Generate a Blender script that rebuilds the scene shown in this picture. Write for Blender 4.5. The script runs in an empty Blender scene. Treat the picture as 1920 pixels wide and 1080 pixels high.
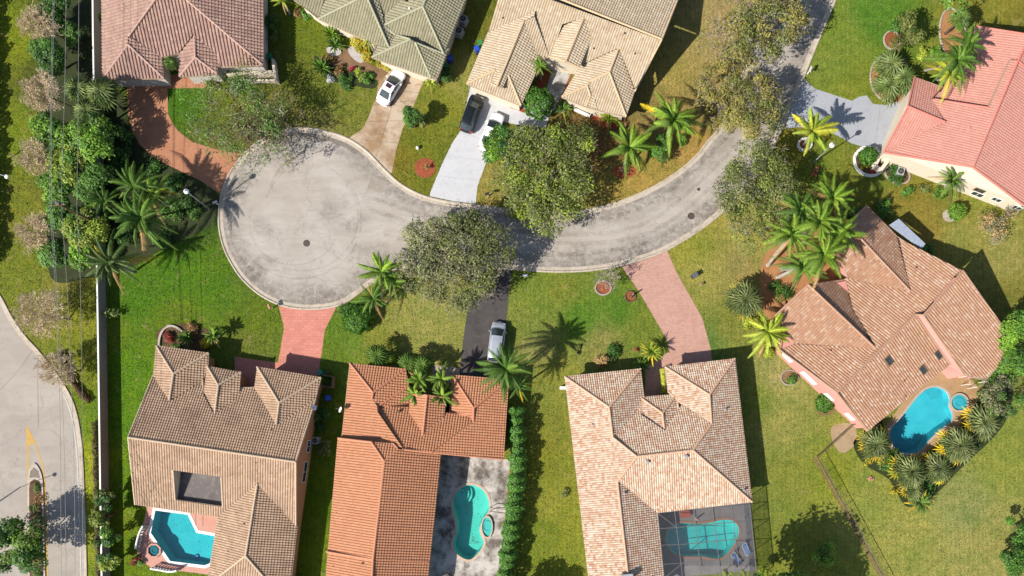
import bpy, math, random
import numpy as np
from mathutils import Vector, Matrix
from mathutils.geometry import tessellate_polygon

# ------------------------------------------------------------------ basics
S = bpy.context.scene
C = S.collection
CAMH = 90.0
PPM = 15.0                                   # photo pixels per metre on the ground
NX, NY = (1004-960)/PPM, (540-826)/PPM       # the point straight below the drone
ORG = {}

def W(px, py, z=0.0):
    """point of the place at height z that the photo shows at (px, py)"""
    gx, gy = (px-960)/PPM, (540-py)/PPM
    s = (CAMH-z)/CAMH
    return (NX+(gx-NX)*s, NY+(gy-NY)*s, z)

def W2(px, py, z=0.0):
    p = W(px, py, z)
    return (p[0], p[1])

def lin(rgb, k=1.0):
    out = []
    for c in rgb:
        c /= 255.0
        out.append((c/12.92 if c <= .04045 else ((c+.055)/1.055)**2.4)*k)
    return tuple(out)

KALB = 0.50
def alb(r, g, b, k=1.0):
    return tuple(min(.9, v) for v in lin((r, g, b), KALB*k))

def setp(o, label=None, cat=None, group=None, kind=None):
    if label: o['label'] = label
    if cat: o['category'] = cat
    if group: o['group'] = group
    if kind: o['kind'] = kind
    return o

def thing(name, label, cat, loc, group=None):
    o = bpy.data.objects.new(name, None)
    o.empty_display_size = .3
    C.objects.link(o)
    o.location = loc
    ORG[o] = np.array(loc, float)
    return setp(o, label, cat, group)

def mk(name, V, F, mat, parent=None, label=None, cat=None, group=None, kind=None,
       col=None, vcol=None, smooth=False, uv=None, loc=None, mats=None, mi=None):
    V = np.asarray(V, float).reshape(-1, 3)
    if parent is not None:
        org = ORG[parent]
    elif loc is not None:
        org = np.array(loc, float)
    else:
        org = np.zeros(3)
    me = bpy.data.meshes.new(name)
    me.from_pydata((V-org).tolist(), [], F if isinstance(F, list) else F.tolist())
    if mats:
        for m in mats: me.materials.append(m)
        if mi is not None: me.polygons.foreach_set('material_index', np.asarray(mi, np.int32))
    elif mat: me.materials.append(mat)
    if col is not None:
        a = me.attributes.new('Col', 'FLOAT_COLOR', 'FACE')
        c4 = np.ones((len(col), 4), np.float32); c4[:, :3] = np.asarray(col)[:, :3]
        a.data.foreach_set('color', c4.ravel())
    if vcol is not None:
        a = me.attributes.new('Col', 'FLOAT_COLOR', 'POINT')
        c4 = np.ones((len(vcol), 4), np.float32); c4[:, :3] = np.asarray(vcol)[:, :3]
        a.data.foreach_set('color', c4.ravel())
    if uv is not None:
        ul = me.uv_layers.new(name='UVMap')
        ul.data.foreach_set('uv', np.asarray(uv, np.float32).ravel())
    if smooth:
        me.polygons.foreach_set('use_smooth', np.ones(len(me.polygons), bool))
    me.update()
    o = bpy.data.objects.new(name, me)
    C.objects.link(o)
    ORG[o] = org
    if parent is not None: o.parent = parent
    else: o.location = org.tolist()
    return setp(o, label, cat, group, kind)

class MB:
    def __init__(s): s.V = []; s.F = []; s.col = []
    def add(s, V, F, col=None):
        b = len(s.V)
        s.V += [tuple(v) for v in V]
        s.F += [tuple(i+b for i in f) for f in F]
        s.col += [col or (1, 1, 1)]*len(F)
        return s
    def box(s, c, size, rz=0.0, col=None, taper=1.0):
        x, y, z = size[0]/2, size[1]/2, size[2]/2
        vs = []
        ca, sa = math.cos(rz), math.sin(rz)
        for zz, t in ((-z, 1.0), (z, taper)):
            for a, b in ((-x, -y), (x, -y), (x, y), (-x, y)):
                a *= t; b *= t
                vs.append((c[0]+a*ca-b*sa, c[1]+a*sa+b*ca, c[2]+zz))
        return s.add(vs, [(3, 2, 1, 0), (4, 5, 6, 7), (0, 1, 5, 4), (1, 2, 6, 5), (2, 3, 7, 6), (3, 0, 4, 7)], col)
    def tube(s, pts, rad, n=6, col=None, caps=True):
        pts = [Vector(p) for p in pts]
        if not hasattr(rad, '__len__'): rad = [rad]*len(pts)
        vs = []
        for i, p in enumerate(pts):
            d = (pts[min(i+1, len(pts)-1)]-pts[max(i-1, 0)])
            d = d.normalized() if d.length > 1e-9 else Vector((0, 0, 1))
            u = d.cross(Vector((0, 0, 1)) if abs(d.z) < .9 else Vector((1, 0, 0))).normalized()
            w = d.cross(u)
            for k in range(n):
                a = 2*math.pi*k/n
                vs.append(p+(u*math.cos(a)+w*math.sin(a))*rad[i])
        fs = []
        for i in range(len(pts)-1):
            for k in range(n):
                k2 = (k+1) % n
                fs.append((i*n+k, i*n+k2, (i+1)*n+k2, (i+1)*n+k))
        if caps:
            fs.append(tuple(range(n-1, -1, -1))); fs.append(tuple((len(pts)-1)*n+k for k in range(n)))
        return s.add(vs, fs, col)
    def disc(s, c, r, n=16, col=None, rz=0.0):
        return s.add([(c[0]+r*math.cos(2*math.pi*k/n+rz), c[1]+r*math.sin(2*math.pi*k/n+rz), c[2]) for k in range(n)], [tuple(range(n))], col)
    def lathe(s, c, prof, n=16, col=None):
        vs = []
        for r, z in prof:
            for k in range(n):
                a = 2*math.pi*k/n
                vs.append((c[0]+r*math.cos(a), c[1]+r*math.sin(a), c[2]+z))
        fs = []
        for i in range(len(prof)-1):
            for k in range(n):
                k2 = (k+1) % n
                fs.append((i*n+k, i*n+k2, (i+1)*n+k2, (i+1)*n+k))
        return s.add(vs, fs, col)
    def prism(s, poly, z0, z1, col=None):
        poly = ccw(poly)
        n = len(poly)
        tri = tess(poly)
        vs = [(p[0], p[1], z0) for p in poly]+[(p[0], p[1], z1) for p in poly]
        fs = [tuple(i+n for i in t) for t in tri]+[tuple(reversed(t)) for t in tri]
        fs += [(k, (k+1) % n, n+(k+1) % n, n+k) for k in range(n)]
        return s.add(vs, fs, col)
    def mesh(s, name, mat, parent=None, **kw):
        return mk(name, s.V, s.F, mat, parent, **kw)
    def cmesh(s, name, mat, parent=None, **kw):
        return mk(name, s.V, s.F, mat, parent, col=s.col, **kw)

def area2(p):
    return sum(p[i][0]*p[(i+1) % len(p)][1]-p[(i+1) % len(p)][0]*p[i][1] for i in range(len(p)))
def ccw(p):
    p = list(p)
    return p if area2(p) > 0 else p[::-1]
def tess(poly, holes=()):
    loops = [[Vector((p[0], p[1], 0)) for p in poly]]+[[Vector((p[0], p[1], 0)) for p in h] for h in holes]
    flat = [v for l in loops for v in l]
    out = []
    for t in tessellate_polygon(loops):
        a, b, c = (flat[i] for i in t)
        if abs((b-a).cross(c-a).z) < 1e-9: continue
        out.append(tuple(t) if (b-a).cross(c-a).z > 0 else (t[0], t[2], t[1]))
    return out
def offset_poly(p, d):
    """positive d = inwards, polygon made counter-clockwise"""
    p = ccw(p); n = len(p); out = []
    for i in range(n):
        a, b, c = np.array(p[i-1][:2]), np.array(p[i][:2]), np.array(p[(i+1) % n][:2])
        e1 = b-a; e2 = c-b
        e1 = e1/(np.linalg.norm(e1)+1e-9); e2 = e2/(np.linalg.norm(e2)+1e-9)
        n1 = np.array((-e1[1], e1[0])); n2 = np.array((-e2[1], e2[0]))
        m = n1+n2; l = max(.5, 1+float(n1@n2))
        out.append(tuple(b+m*d/l))
    return out
def spline(pts, per=8, closed=False):
    P = [np.array(p, float) for p in pts]; n = len(P); out = []
    rng = range(n if closed else n-1)
    for i in rng:
        if closed: a, b, c, d = P[i-1], P[i], P[(i+1) % n], P[(i+2) % n]
        else: a, b, c, d = P[max(i-1, 0)], P[i], P[i+1], P[min(i+2, n-1)]
        for k in range(per):
            t = k/per
            out.append(tuple(.5*((2*b)+(-a+c)*t+(2*a-5*b+4*c-d)*t*t+(-a+3*b-3*c+d)*t**3)))
    if not closed: out.append(tuple(P[-1]))
    return out
def inpoly(x, y, p):
    r = False; n = len(p); j = n-1
    for i in range(n):
        if (p[i][1] > y) != (p[j][1] > y) and x < (p[j][0]-p[i][0])*(y-p[i][1])/(p[j][1]-p[i][1])+p[i][0]: r = not r
        j = i
    return r
def WP(pts, z=0.0): return [W2(a, b, z) for a, b in pts]

# ------------------------------------------------------------------ materials
def newmat(name):
    m = bpy.data.materials.new(name); m.use_nodes = True
    nt = m.node_tree; nt.nodes.clear()
    out = nt.nodes.new('ShaderNodeOutputMaterial')
    b = nt.nodes.new('ShaderNodeBsdfPrincipled')
    nt.links.new(b.outputs[0], out.inputs[0])
    return m, nt, b, out
def N(nt, typ, **kw):
    n = nt.nodes.new('ShaderNode'+typ)
    for k, v in kw.items():
        if k.startswith('i_'): n.inputs[k[2:].replace('_', ' ')].default_value = v
        else: setattr(n, k, v)
    return n
def pos(nt):
    return nt.nodes.new('ShaderNodeNewGeometry').outputs['Position']
def noise(nt, vec, scale, detail=4, rough=.6, dist=0.0):
    n = N(nt, 'TexNoise'); n.inputs['Scale'].default_value = scale; n.inputs['Detail'].default_value = detail
    n.inputs['Roughness'].default_value = rough; n.inputs['Distortion'].default_value = dist
    nt.links.new(vec, n.inputs['Vector'])
    return n.outputs['Fac']
def ramp(nt, fac, stops):
    r = N(nt, 'ValToRGB'); nt.links.new(fac, r.inputs[0])
    e = r.color_ramp.elements
    while len(e) < len(stops): e.new(.5)
    for i, (p, c) in enumerate(stops):
        e[i].position = p; e[i].color = tuple(c)+(1,) if len(c) == 3 else c
    return r.outputs[0]
def fr(nt, fac, a, b):
    m = N(nt, 'MapRange'); nt.links.new(fac, m.inputs[0])
    m.inputs[1].default_value = a; m.inputs[2].default_value = b
    return m.outputs[0]
def mix(nt, fac, a, b, mode='MIX'):
    m = N(nt, 'Mix', data_type='RGBA', blend_type=mode)
    for v, i in ((fac, 0), (a, 6), (b, 7)):
        if isinstance(v, (int, float)): m.inputs[i].default_value = v
        elif isinstance(v, tuple): m.inputs[i].default_value = v+(1,) if len(v) == 3 else v
        else: nt.links.new(v, m.inputs[i])
    return m.outputs[2]
def bump(nt, b, h, strength=.4, dist=.05):
    n = N(nt, 'Bump'); n.inputs['Strength'].default_value = strength; n.inputs['Distance'].default_value = dist
    nt.links.new(h, n.inputs['Height']); nt.links.new(n.outputs[0], b.inputs['Normal'])
def M_plain(name, c, rough=.6, metal=0.0, var=.12, scale=3.0, coat=0.0):
    m, nt, b, o = newmat(name)
    f = noise(nt, pos(nt), scale)
    a = tuple(v*(1-var) for v in c); d = tuple(min(.95, v*(1+var)) for v in c)
    nt.links.new(ramp(nt, f, [(.3, a), (.7, d)]), b.inputs['Base Color'])
    b.inputs['Roughness'].default_value = rough; b.inputs['Metallic'].default_value = metal
    if coat: b.inputs['Coat Weight'].default_value = coat; b.inputs['Coat Roughness'].default_value = .05
    return m
def M_stain(name, c, c2, c3, s1=.35, s2=1.6, rough=.85, lo=.45, hi=.7, bricks=None, lines=None):
    """base c, blotches of c2, small marks of c3"""
    m, nt, b, o = newmat(name)
    P = pos(nt)
    col = mix(nt, fr(nt, noise(nt, P, s1, 6, .62), lo, hi), c, c2)
    col = mix(nt, fr(nt, noise(nt, P, s2, 5, .7, .6), .52, .8), col, c3)
    g = noise(nt, P, 18, 3, .6)
    col = mix(nt, .35, col, ramp(nt, g, [(.3, (.6, .6, .6)), (.7, (1.25, 1.25, 1.25))]), 'MULTIPLY')
    if bricks:
        br = N(nt, 'TexBrick'); nt.links.new(P, br.inputs['Vector'])
        br.inputs['Scale'].default_value = bricks
        br.inputs['Color1'].default_value = (1, 1, 1, 1); br.inputs['Color2'].default_value = (.84, .82, .8, 1)
        br.inputs['Mortar'].default_value = (.66, .62, .6, 1); br.inputs['Mortar Size'].default_value = .012
        col = mix(nt, .9, col, br.outputs[0], 'MULTIPLY')
    nt.links.new(col, b.inputs['Base Color'])
    b.inputs['Roughness'].default_value = rough
    b.inputs['Specular IOR Level'].default_value = .25
    bump(nt, b, g, .25, .02)
    return m
def M_attr(name, rough=.7, trans=0.0, spec=.3, var=.25, scale=4.0, jitter=True):
    m, nt, b, o = newmat(name)
    a = N(nt, 'Attribute', attribute_name='Col')
    col = a.outputs[0]
    if jitter:
        f = noise(nt, pos(nt), scale, 3)
        col = mix(nt, 1.0, col, ramp(nt, f, [(.3, (1-var,)*3), (.7, (1+var,)*3)]), 'MULTIPLY')
    nt.links.new(col, b.inputs['Base Color'])
    b.inputs['Roughness'].default_value = rough; b.inputs['Specular IOR Level'].default_value = spec
    if trans:
        t = N(nt, 'BsdfTranslucent'); nt.links.new(col, t.inputs[0])
        mx = N(nt, 'MixShader'); mx.inputs[0].default_value = trans
        nt.links.new(b.outputs[0], mx.inputs[1]); nt.links.new(t.outputs[0], mx.inputs[2])
        nt.links.new(mx.outputs[0], o.inputs[0])
    return m
def M_tile(name, cols, weath=None, wamt=.35, rough=.75):
    """clay or concrete roof tile: one colour per tile, picked by the tile's own cell, plus weathering"""
    m, nt, b, o = newmat(name)
    u = N(nt, 'UVMap'); wn = N(nt, 'TexWhiteNoise', noise_dimensions='2D')
    nt.links.new(u.outputs[0], wn.inputs['Vector'])
    st = [(i/max(1, len(cols)-1), c) for i, c in enumerate(cols)]
    col = ramp(nt, wn.outputs['Value'], st)
    P = pos(nt)
    if weath:
        f = fr(nt, noise(nt, P, .55, 6, .68, .4), .46, .72)
        f2 = N(nt, 'Math', operation='MULTIPLY'); nt.links.new(f, f2.inputs[0]); f2.inputs[1].default_value = wamt
        col = mix(nt, f2.outputs[0], col, weath)
    al = fr(nt, noise(nt, P, .2, 6, .7, .8), .48, .78)
    a2 = N(nt, 'Math', operation='MULTIPLY'); nt.links.new(al, a2.inputs[0]); a2.inputs[1].default_value = wamt*.7
    col = mix(nt, a2.outputs[0], col, (.55, .52, .5), 'MULTIPLY')
    g = noise(nt, P, 9, 4, .65)
    col = mix(nt, .5, col, ramp(nt, g, [(.3, (.7, .7, .7)), (.7, (1.2, 1.2, 1.2))]), 'MULTIPLY')
    nt.links.new(col, b.inputs['Base Color'])
    b.inputs['Roughness'].default_value = rough; b.inputs['Specular IOR Level'].default_value = .3
    return m
def M_glass(name, c=(.02, .03, .035), rough=.04):
    m, nt, b, o = newmat(name)
    f = noise(nt, pos(nt), 2.0)
    nt.links.new(ramp(nt, f, [(.3, tuple(v*.8 for v in c)), (.7, tuple(v*1.3 for v in c))]), b.inputs['Base Color'])
    b.inputs['Roughness'].default_value = rough; b.inputs['Specular IOR Level'].default_value = .7
    return m
def M_water(name, tint):
    m, nt, b, o = newmat(name)
    nt.nodes.remove(b)
    t = N(nt, 'BsdfTransparent'); t.inputs[0].default_value = tint+(1,)
    g = N(nt, 'BsdfGlossy'); g.inputs['Roughness'].default_value = .06
    bm = N(nt, 'Bump'); bm.inputs['Strength'].default_value = .25; bm.inputs['Distance'].default_value = .05
    nt.links.new(noise(nt, pos(nt), 2.2, 3, .5, .4), bm.inputs['Height'])
    nt.links.new(bm.outputs[0], g.inputs['Normal'])
    mx = N(nt, 'MixShader'); mx.inputs[0].default_value = .04
    nt.links.new(t.outputs[0], mx.inputs[1]); nt.links.new(g.outputs[0], mx.inputs[2])
    nt.links.new(mx.outputs[0], o.inputs[0])
    return m
def M_screen(name, c, opacity):
    m, nt, b, o = newmat(name)
    f = noise(nt, pos(nt), 1.2, 3)
    nt.links.new(ramp(nt, f, [(.3, tuple(v*.85 for v in c)), (.7, tuple(v*1.15 for v in c))]), b.inputs['Base Color'])
    b.inputs['Roughness'].default_value = .8
    t = N(nt, 'BsdfTransparent'); mx = N(nt, 'MixShader'); mx.inputs[0].default_value = opacity
    nt.links.new(t.outputs[0], mx.inputs[1]); nt.links.new(b.outputs[0], mx.inputs[2])
    nt.links.new(mx.outputs[0], o.inputs[0])
    return m

MAT = {}
MAT['leaf'] = M_attr('leaf', .55, .36, .35, .18, 5)
MAT['bark'] = M_stain('bark', alb(120, 100, 78), alb(90, 76, 60), alb(150, 132, 108), 1.5, 5)
MAT['palm_bark'] = M_stain('palm_bark', alb(190, 182, 168), alb(160, 150, 135), alb(130, 118, 104), 1.5, 6)
MAT['twig'] = M_attr('twig', .9, 0, .1, .2, 3)
MAT['white'] = M_plain('white_paint', alb(238, 236, 230, 1.35), .55, var=.05)
MAT['metal'] = M_plain('grey_metal', alb(150, 152, 155), .4, .6)
MAT['dark_metal'] = M_plain('dark_metal', alb(70, 68, 66), .5, .4)
MAT['galv'] = M_plain('galvanised', alb(205, 208, 210, 1.2), .4, .5)
MAT['glass'] = M_glass('dark_glass')
MAT['black'] = M_plain('black_rubber', (.012, .012, .012), .7)
MAT['wood'] = M_stain('weathered_wood', alb(140, 112, 84), alb(105, 84, 62), alb(165, 138, 108), 1.2, 6)
MAT['attr'] = M_attr('painted', .5, 0, .4, .08, 3)
# ================================================================== setting
# --- pools first: their outlines cut holes in the ground and decks
POOLS = {
 'F': [(291.5,957),(352,965),(368.5,999),(403,1005),(394,1056),(384,1060),(319.6,1052),(283,999)],
 'G': spline([(866,914),(881,909),(897,913),(910,924),(916.7,942),(916.7,957),(908,971),(902,982),(899,993),(902,1005),(907,1017),(900,1033),(882,1049),(864,1044),(852,1031),(850,1017),(855,1001),(857,984),(852,963),(849,944),(854,926)], 3, True),
 'H': spline([(1248,1005),(1255,990),(1273,981),(1306,982),(1331,980),(1352,975),(1373,976),(1384,988),(1384,1005),(1373,1026),(1359,1042),(1342,1048),(1319,1043.5),(1290,1043.5),(1267,1040),(1252,1024)], 3, True),
 'E': spline([(1717,748),(1735,731),(1755,726),(1773,734),(1780,748),(1779,762),(1785,776),(1783,790),(1763,805),(1742,825),(1720,848),(1684,846),(1668,812),(1692,780)], 3, True),
}
POOLW = {k: ccw(WP(v)) for k, v in POOLS.items()}

# --- lawn colours (real differences between the lots: watered, dry, bare soil)
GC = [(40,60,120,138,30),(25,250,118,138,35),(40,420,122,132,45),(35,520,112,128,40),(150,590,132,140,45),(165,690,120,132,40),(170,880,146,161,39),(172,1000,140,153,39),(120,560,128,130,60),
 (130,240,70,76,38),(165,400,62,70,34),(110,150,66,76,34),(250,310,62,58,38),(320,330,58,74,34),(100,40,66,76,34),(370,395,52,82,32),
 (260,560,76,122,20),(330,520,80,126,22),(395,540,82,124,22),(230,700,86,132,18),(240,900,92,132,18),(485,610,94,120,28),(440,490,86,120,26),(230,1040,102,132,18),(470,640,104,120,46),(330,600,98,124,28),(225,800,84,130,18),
 (360,190,80,118,28),(330,185,74,120,26),(560,215,118,126,56),(600,180,112,126,46),(645,190,112,126,48),(575,60,104,122,32),(600,235,142,139,80),(545,120,98,112,36),(450,260,122,118,62),(420,200,104,116,36),(520,230,110,118,52),
 (790,270,112,124,38),(775,335,118,124,42),(830,200,124,134,46),(870,150,146,149,78),(895,60,104,112,40),(755,300,124,118,40),(915,350,146,141,74),(850,300,108,122,38),
 (1250,130,156,149,84),(1300,60,154,149,94),(1230,330,156,143,74),(1290,275,168,145,84),(1130,250,120,98,62),(1200,350,166,147,78),(1350,60,162,149,110),(1220,200,140,129,80),(1330,200,150,135,86),
 (1580,60,116,140,54),(1640,30,84,130,42),(1560,130,120,140,58),(1600,160,120,136,48),(1850,25,132,134,54),(1905,60,118,118,46),(1490,275,126,128,50),(1540,300,110,130,46),
 (1600,330,116,126,48),(1700,380,132,128,54),(1800,440,142,145,76),(1885,480,146,147,82),(1890,560,122,124,56),(1850,380,134,142,62),(1740,420,134,128,58),(1640,320,104,126,46),
 (1010,560,116,138,54),(1090,600,84,128,36),(1160,580,88,128,40),(1000,650,144,149,92),(1130,640,136,141,78),(1200,620,112,132,50),(1220,560,116,132,50),(1040,700,134,142,62),(1050,540,118,134,52),(980,620,120,136,60),
 (1320,510,152,153,82),(1300,470,144,149,64),(1360,620,130,138,64),(1335,640,96,130,62),(1410,440,154,155,82),(1390,500,146,141,86),
 (660,640,104,136,48),(760,600,142,149,78),(820,620,148,153,84),(800,560,146,153,88),(640,610,94,128,36),(850,660,142,149,78),(630,665,98,126,36),(700,640,130,140,56),
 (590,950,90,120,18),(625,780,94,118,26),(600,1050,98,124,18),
 (1010,850,128,136,48),(1035,950,134,142,54),(1060,800,124,132,54),(1020,1000,120,136,44),(1000,760,122,134,56),
 (1450,800,142,149,80),(1480,900,132,142,62),(1560,900,128,142,48),(1600,960,142,153,76),(1700,1000,146,153,80),(1800,950,138,149,90),(1850,1030,150,153,90),(1880,860,132,146,66),(1460,700,150,153,96),(1420,745,122,140,62),(1650,905,138,149,72),(1430,950,122,138,62),(1500,1050,128,140,56)]
GA = np.array(GC, float)
gxy = np.stack([(GA[:,0]-960)/PPM, (540-GA[:,1])/PPM], 1)
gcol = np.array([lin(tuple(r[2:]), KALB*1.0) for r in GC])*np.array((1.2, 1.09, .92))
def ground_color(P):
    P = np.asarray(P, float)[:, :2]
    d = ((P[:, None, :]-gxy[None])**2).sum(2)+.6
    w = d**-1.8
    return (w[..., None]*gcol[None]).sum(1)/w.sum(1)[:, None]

m, nt, b, o = newmat('lawn')
P = pos(nt)
a = N(nt, 'Attribute', attribute_name='Col')
n1 = noise(nt, P, .28, 5, .62, .8); n2 = noise(nt, P, 1.3, 5, .7, .3); n3 = noise(nt, P, 7.0, 4, .7); n4 = noise(nt, P, .8, 3, .5, 1.0)
col = mix(nt, .85, a.outputs[0], ramp(nt, n1, [(.3, (.72, .86, .7)), (.5, (1, 1, 1)), (.7, (1.25, 1.13, 1.2))]), 'MULTIPLY')
col = mix(nt, .9, col, ramp(nt, n2, [(.32, (.62, .72, .6)), (.52, (1.0, 1.0, 1.0)), (.7, (1.34, 1.2, 1.4))]), 'MULTIPLY')
col = mix(nt, .95, col, ramp(nt, n3, [(.3, (.5, .56, .5)), (.5, (1.0, 1.0, 1.0)), (.7, (1.55, 1.45, 1.5))]), 'MULTIPLY')
wv = N(nt, 'TexWave', wave_type='BANDS', bands_direction='X'); wv.inputs['Scale'].default_value = .55; wv.inputs['Distortion'].default_value = 2.2; wv.inputs['Detail'].default_value = 2; nt.links.new(P, wv.inputs[0])
col = mix(nt, .5, col, ramp(nt, wv.outputs['Fac'], [(.2, (.86, .9, .84)), (.8, (1.12, 1.08, 1.1))]), 'MULTIPLY')
bare = N(nt, 'Math', operation='MULTIPLY'); nt.links.new(fr(nt, n4, .62, .74), bare.inputs[0]); bare.inputs[1].default_value = .55
col = mix(nt, bare.outputs[0], col, alb(172, 152, 96))
nt.links.new(col, b.inputs['Base Color']); b.inputs['Roughness'].default_value = .9; b.inputs['Specular IOR Level'].default_value = .12
bump(nt, b, n3, .7, .08)
MAT['lawn'] = m

xs = np.concatenate([[-420, -200, -110, -85], np.arange(-70, 71, 1.0), [85, 110, 200, 420]])
ys = np.concatenate([[-420, -200, -90, -60], np.arange(-44, 45, 1.0), [60, 90, 200, 420]])
nx, ny = len(xs), len(ys)
V = [(x, y, 0.0) for y in ys for x in xs]
skip = set(); fills = []
for k, pw in POOLW.items():
    x0, x1 = min(p[0] for p in pw)-.3, max(p[0] for p in pw)+.3
    y0, y1 = min(p[1] for p in pw)-.3, max(p[1] for p in pw)+.3
    i0 = np.searchsorted(xs, x0)-1; i1 = np.searchsorted(xs, x1); j0 = np.searchsorted(ys, y0)-1; j1 = np.searchsorted(ys, y1)
    for j in range(j0, j1):
        for i in range(i0, i1): skip.add((i, j))
    ring = [(i, j0) for i in range(i0, i1)]+[(i1, j) for j in range(j0, j1)]+[(i, j1) for i in range(i1, i0, -1)]+[(i0, j) for j in range(j1, j0, -1)]
    fills.append((ring, pw))
F = [(j*nx+i, j*nx+i+1, (j+1)*nx+i+1, (j+1)*nx+i) for j in range(ny-1) for i in range(nx-1) if (i, j) not in skip]
for ring, pw in fills:
    ids = [j*nx+i for i, j in ring]
    base = len(V); V += [(p[0], p[1], 0) for p in pw]
    allid = ids+list(range(base, base+len(pw)))
    for t in tess([V[i] for i in ids], [pw]): F.append(tuple(allid[i] for i in t))
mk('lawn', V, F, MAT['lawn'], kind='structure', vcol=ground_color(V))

NOGRASS = []
def sheet(name, poly, z, mat, holes=(), kind='structure', **kw):
    poly = ccw(poly)
    NOGRASS.append(poly)
    fl = list(poly)
    for h in holes: fl += list(h)
    return mk(name, [(p[0], p[1], z) for p in fl], tess(poly, holes), mat, kind=kind, **kw)

def strip_(pts, w, z):
    p = [np.array(q) for q in pts]; V = []; F = []
    for i in range(len(p)):
        d = p[min(i+1, len(p)-1)]-p[max(i-1, 0)]; d /= np.linalg.norm(d); nn = np.array((-d[1], d[0]))
        ww = w[i] if hasattr(w, '__len__') else w
        V += [tuple(p[i]+nn*ww/2)+(z,), tuple(p[i]-nn*ww/2)+(z,)]
    for i in range(len(p)-1): F.append((2*i, 2*i+1, 2*i+3, 2*i+2))
    return V, F
# --- road surfaces
def M_asphalt(name, c, dark, pale, tyre):
    m, nt, b, o = newmat(name)
    P = pos(nt)
    col = mix(nt, fr(nt, noise(nt, P, .2, 7, .66, .8), .4, .62), c, pale)
    mp = N(nt, 'Mapping'); mp.inputs['Scale'].default_value = (.16, .7, 1); mp.inputs['Rotation'].default_value = (0, 0, .12)
    nt.links.new(P, mp.inputs[0])
    f = fr(nt, noise(nt, mp.outputs[0], 1.4, 6, .66, .5), .46, .7)
    fm = N(nt, 'Math', operation='MULTIPLY'); nt.links.new(f, fm.inputs[0]); fm.inputs[1].default_value = .38
    col = mix(nt, fm.outputs[0], col, tyre)
    d = fr(nt, noise(nt, P, .3, 8, .74, 1.4), .57, .8)
    dm = N(nt, 'Math', operation='MULTIPLY'); nt.links.new(d, dm.inputs[0]); dm.inputs[1].default_value = .7
    col = mix(nt, dm.outputs[0], col, dark)
    vo = N(nt, 'TexVoronoi', feature='DISTANCE_TO_EDGE'); vo.inputs['Scale'].default_value = .16
    wp = N(nt, 'VectorMath', operation='ADD'); nz = N(nt, 'TexNoise'); nz.inputs['Scale'].default_value = .8; nz.inputs['Detail'].default_value = 5
    nt.links.new(P, nz.inputs['Vector']); sc = N(nt, 'VectorMath', operation='SCALE'); sc.inputs['Scale'].default_value = 2.4
    nt.links.new(nz.outputs['Color'], sc.inputs[0]); nt.links.new(P, wp.inputs[0]); nt.links.new(sc.outputs[0], wp.inputs[1]); nt.links.new(wp.outputs[0], vo.inputs['Vector'])
    ck = fr(nt, vo.outputs['Distance'], .012, .0); cm = N(nt, 'Math', operation='MULTIPLY'); nt.links.new(ck, cm.inputs[0]); cm.inputs[1].default_value = .28
    col = mix(nt, cm.outputs[0], col, dark)
    sp = fr(nt, noise(nt, P, 2.4, 2, .5), .73, .77)
    sm = N(nt, 'Math', operation='MULTIPLY'); nt.links.new(sp, sm.inputs[0]); sm.inputs[1].default_value = .6
    col = mix(nt, sm.outputs[0], col, dark)
    g = noise(nt, P, 22, 2, .6)
    col = mix(nt, .6, col, ramp(nt, g, [(.3, (.78,)*3), (.7, (1.18,)*3)]), 'MULTIPLY')
    nt.links.new(col, b.inputs['Base Color']); b.inputs['Roughness'].default_value = .9; b.inputs['Specular IOR Level'].default_value = .2
    bump(nt, b, g, .3, .015)
    return m
MAT['asphalt'] = M_asphalt('old_asphalt', alb(196, 186, 174), alb(120, 108, 94), alb(208, 199, 188), alb(160, 149, 135))
MAT['avenue'] = M_asphalt('avenue_asphalt', alb(188, 177, 166), alb(136, 124, 112), alb(200, 190, 178), alb(170, 158, 147))
MAT['kerb'] = M_stain('kerb_concrete', alb(220, 206, 186), alb(196, 180, 160), alb(130, 116, 102), .5, 2.2)

LEFT_IN = [(1478,-60),(1452,0),(1425,60),(1398,120),(1378,175),(1362,215),(1345,243),(1325,265),(1308,287),(1280,313),(1242,339),(1200,361),(1150,380),(1100,392),(1050,399),(1000,398),(950,391),(915,386),(870,381),(820,373),(782,361),(748,341),(720,315),(690,284),(655,260),(615,246),(575,239),(535,242),(500,254),(468,277),(440,308),(421,343),(411,380),(409,420),(416,458),(430,490),(452,523),(484,552),(522,572),(560,580),(600,580),(640,572),(672,552),(702,530),(740,514),(790,504),(850,500),(905,502),(955,505),(1000,509),(1050,511),(1100,509),(1150,502),(1200,489),(1250,470),(1300,441),(1345,408),(1382,372),(1412,335),(1440,296),(1458,262),(1480,213),(1512,135),(1540,66),(1566,5),(1592,-60)]
road_out = WP(spline(LEFT_IN, 6))
n_r = len(road_out)
nrm = []
for i in range(n_r):
    a = np.array(road_out[max(i-1, 0)]); c = np.array(road_out[min(i+1, n_r-1)])
    d = (c-a)/np.linalg.norm(c-a); nrm.append(np.array((d[1], -d[0])))
sgn = 1 if inpoly(*(np.array(road_out[n_r//2])+nrm[n_r//2]*.5), road_out) else -1
road_in = [tuple(np.array(p)+sgn*q*.62) for p, q in zip(road_out, nrm)]
gut_in = [tuple(np.array(p)+sgn*q*.70) for p, q in zip(road_out, nrm)]
NOGRASS.append(offset_poly(road_out, -.05))
sheet('road', road_in, .014, MAT['asphalt'])
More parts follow.
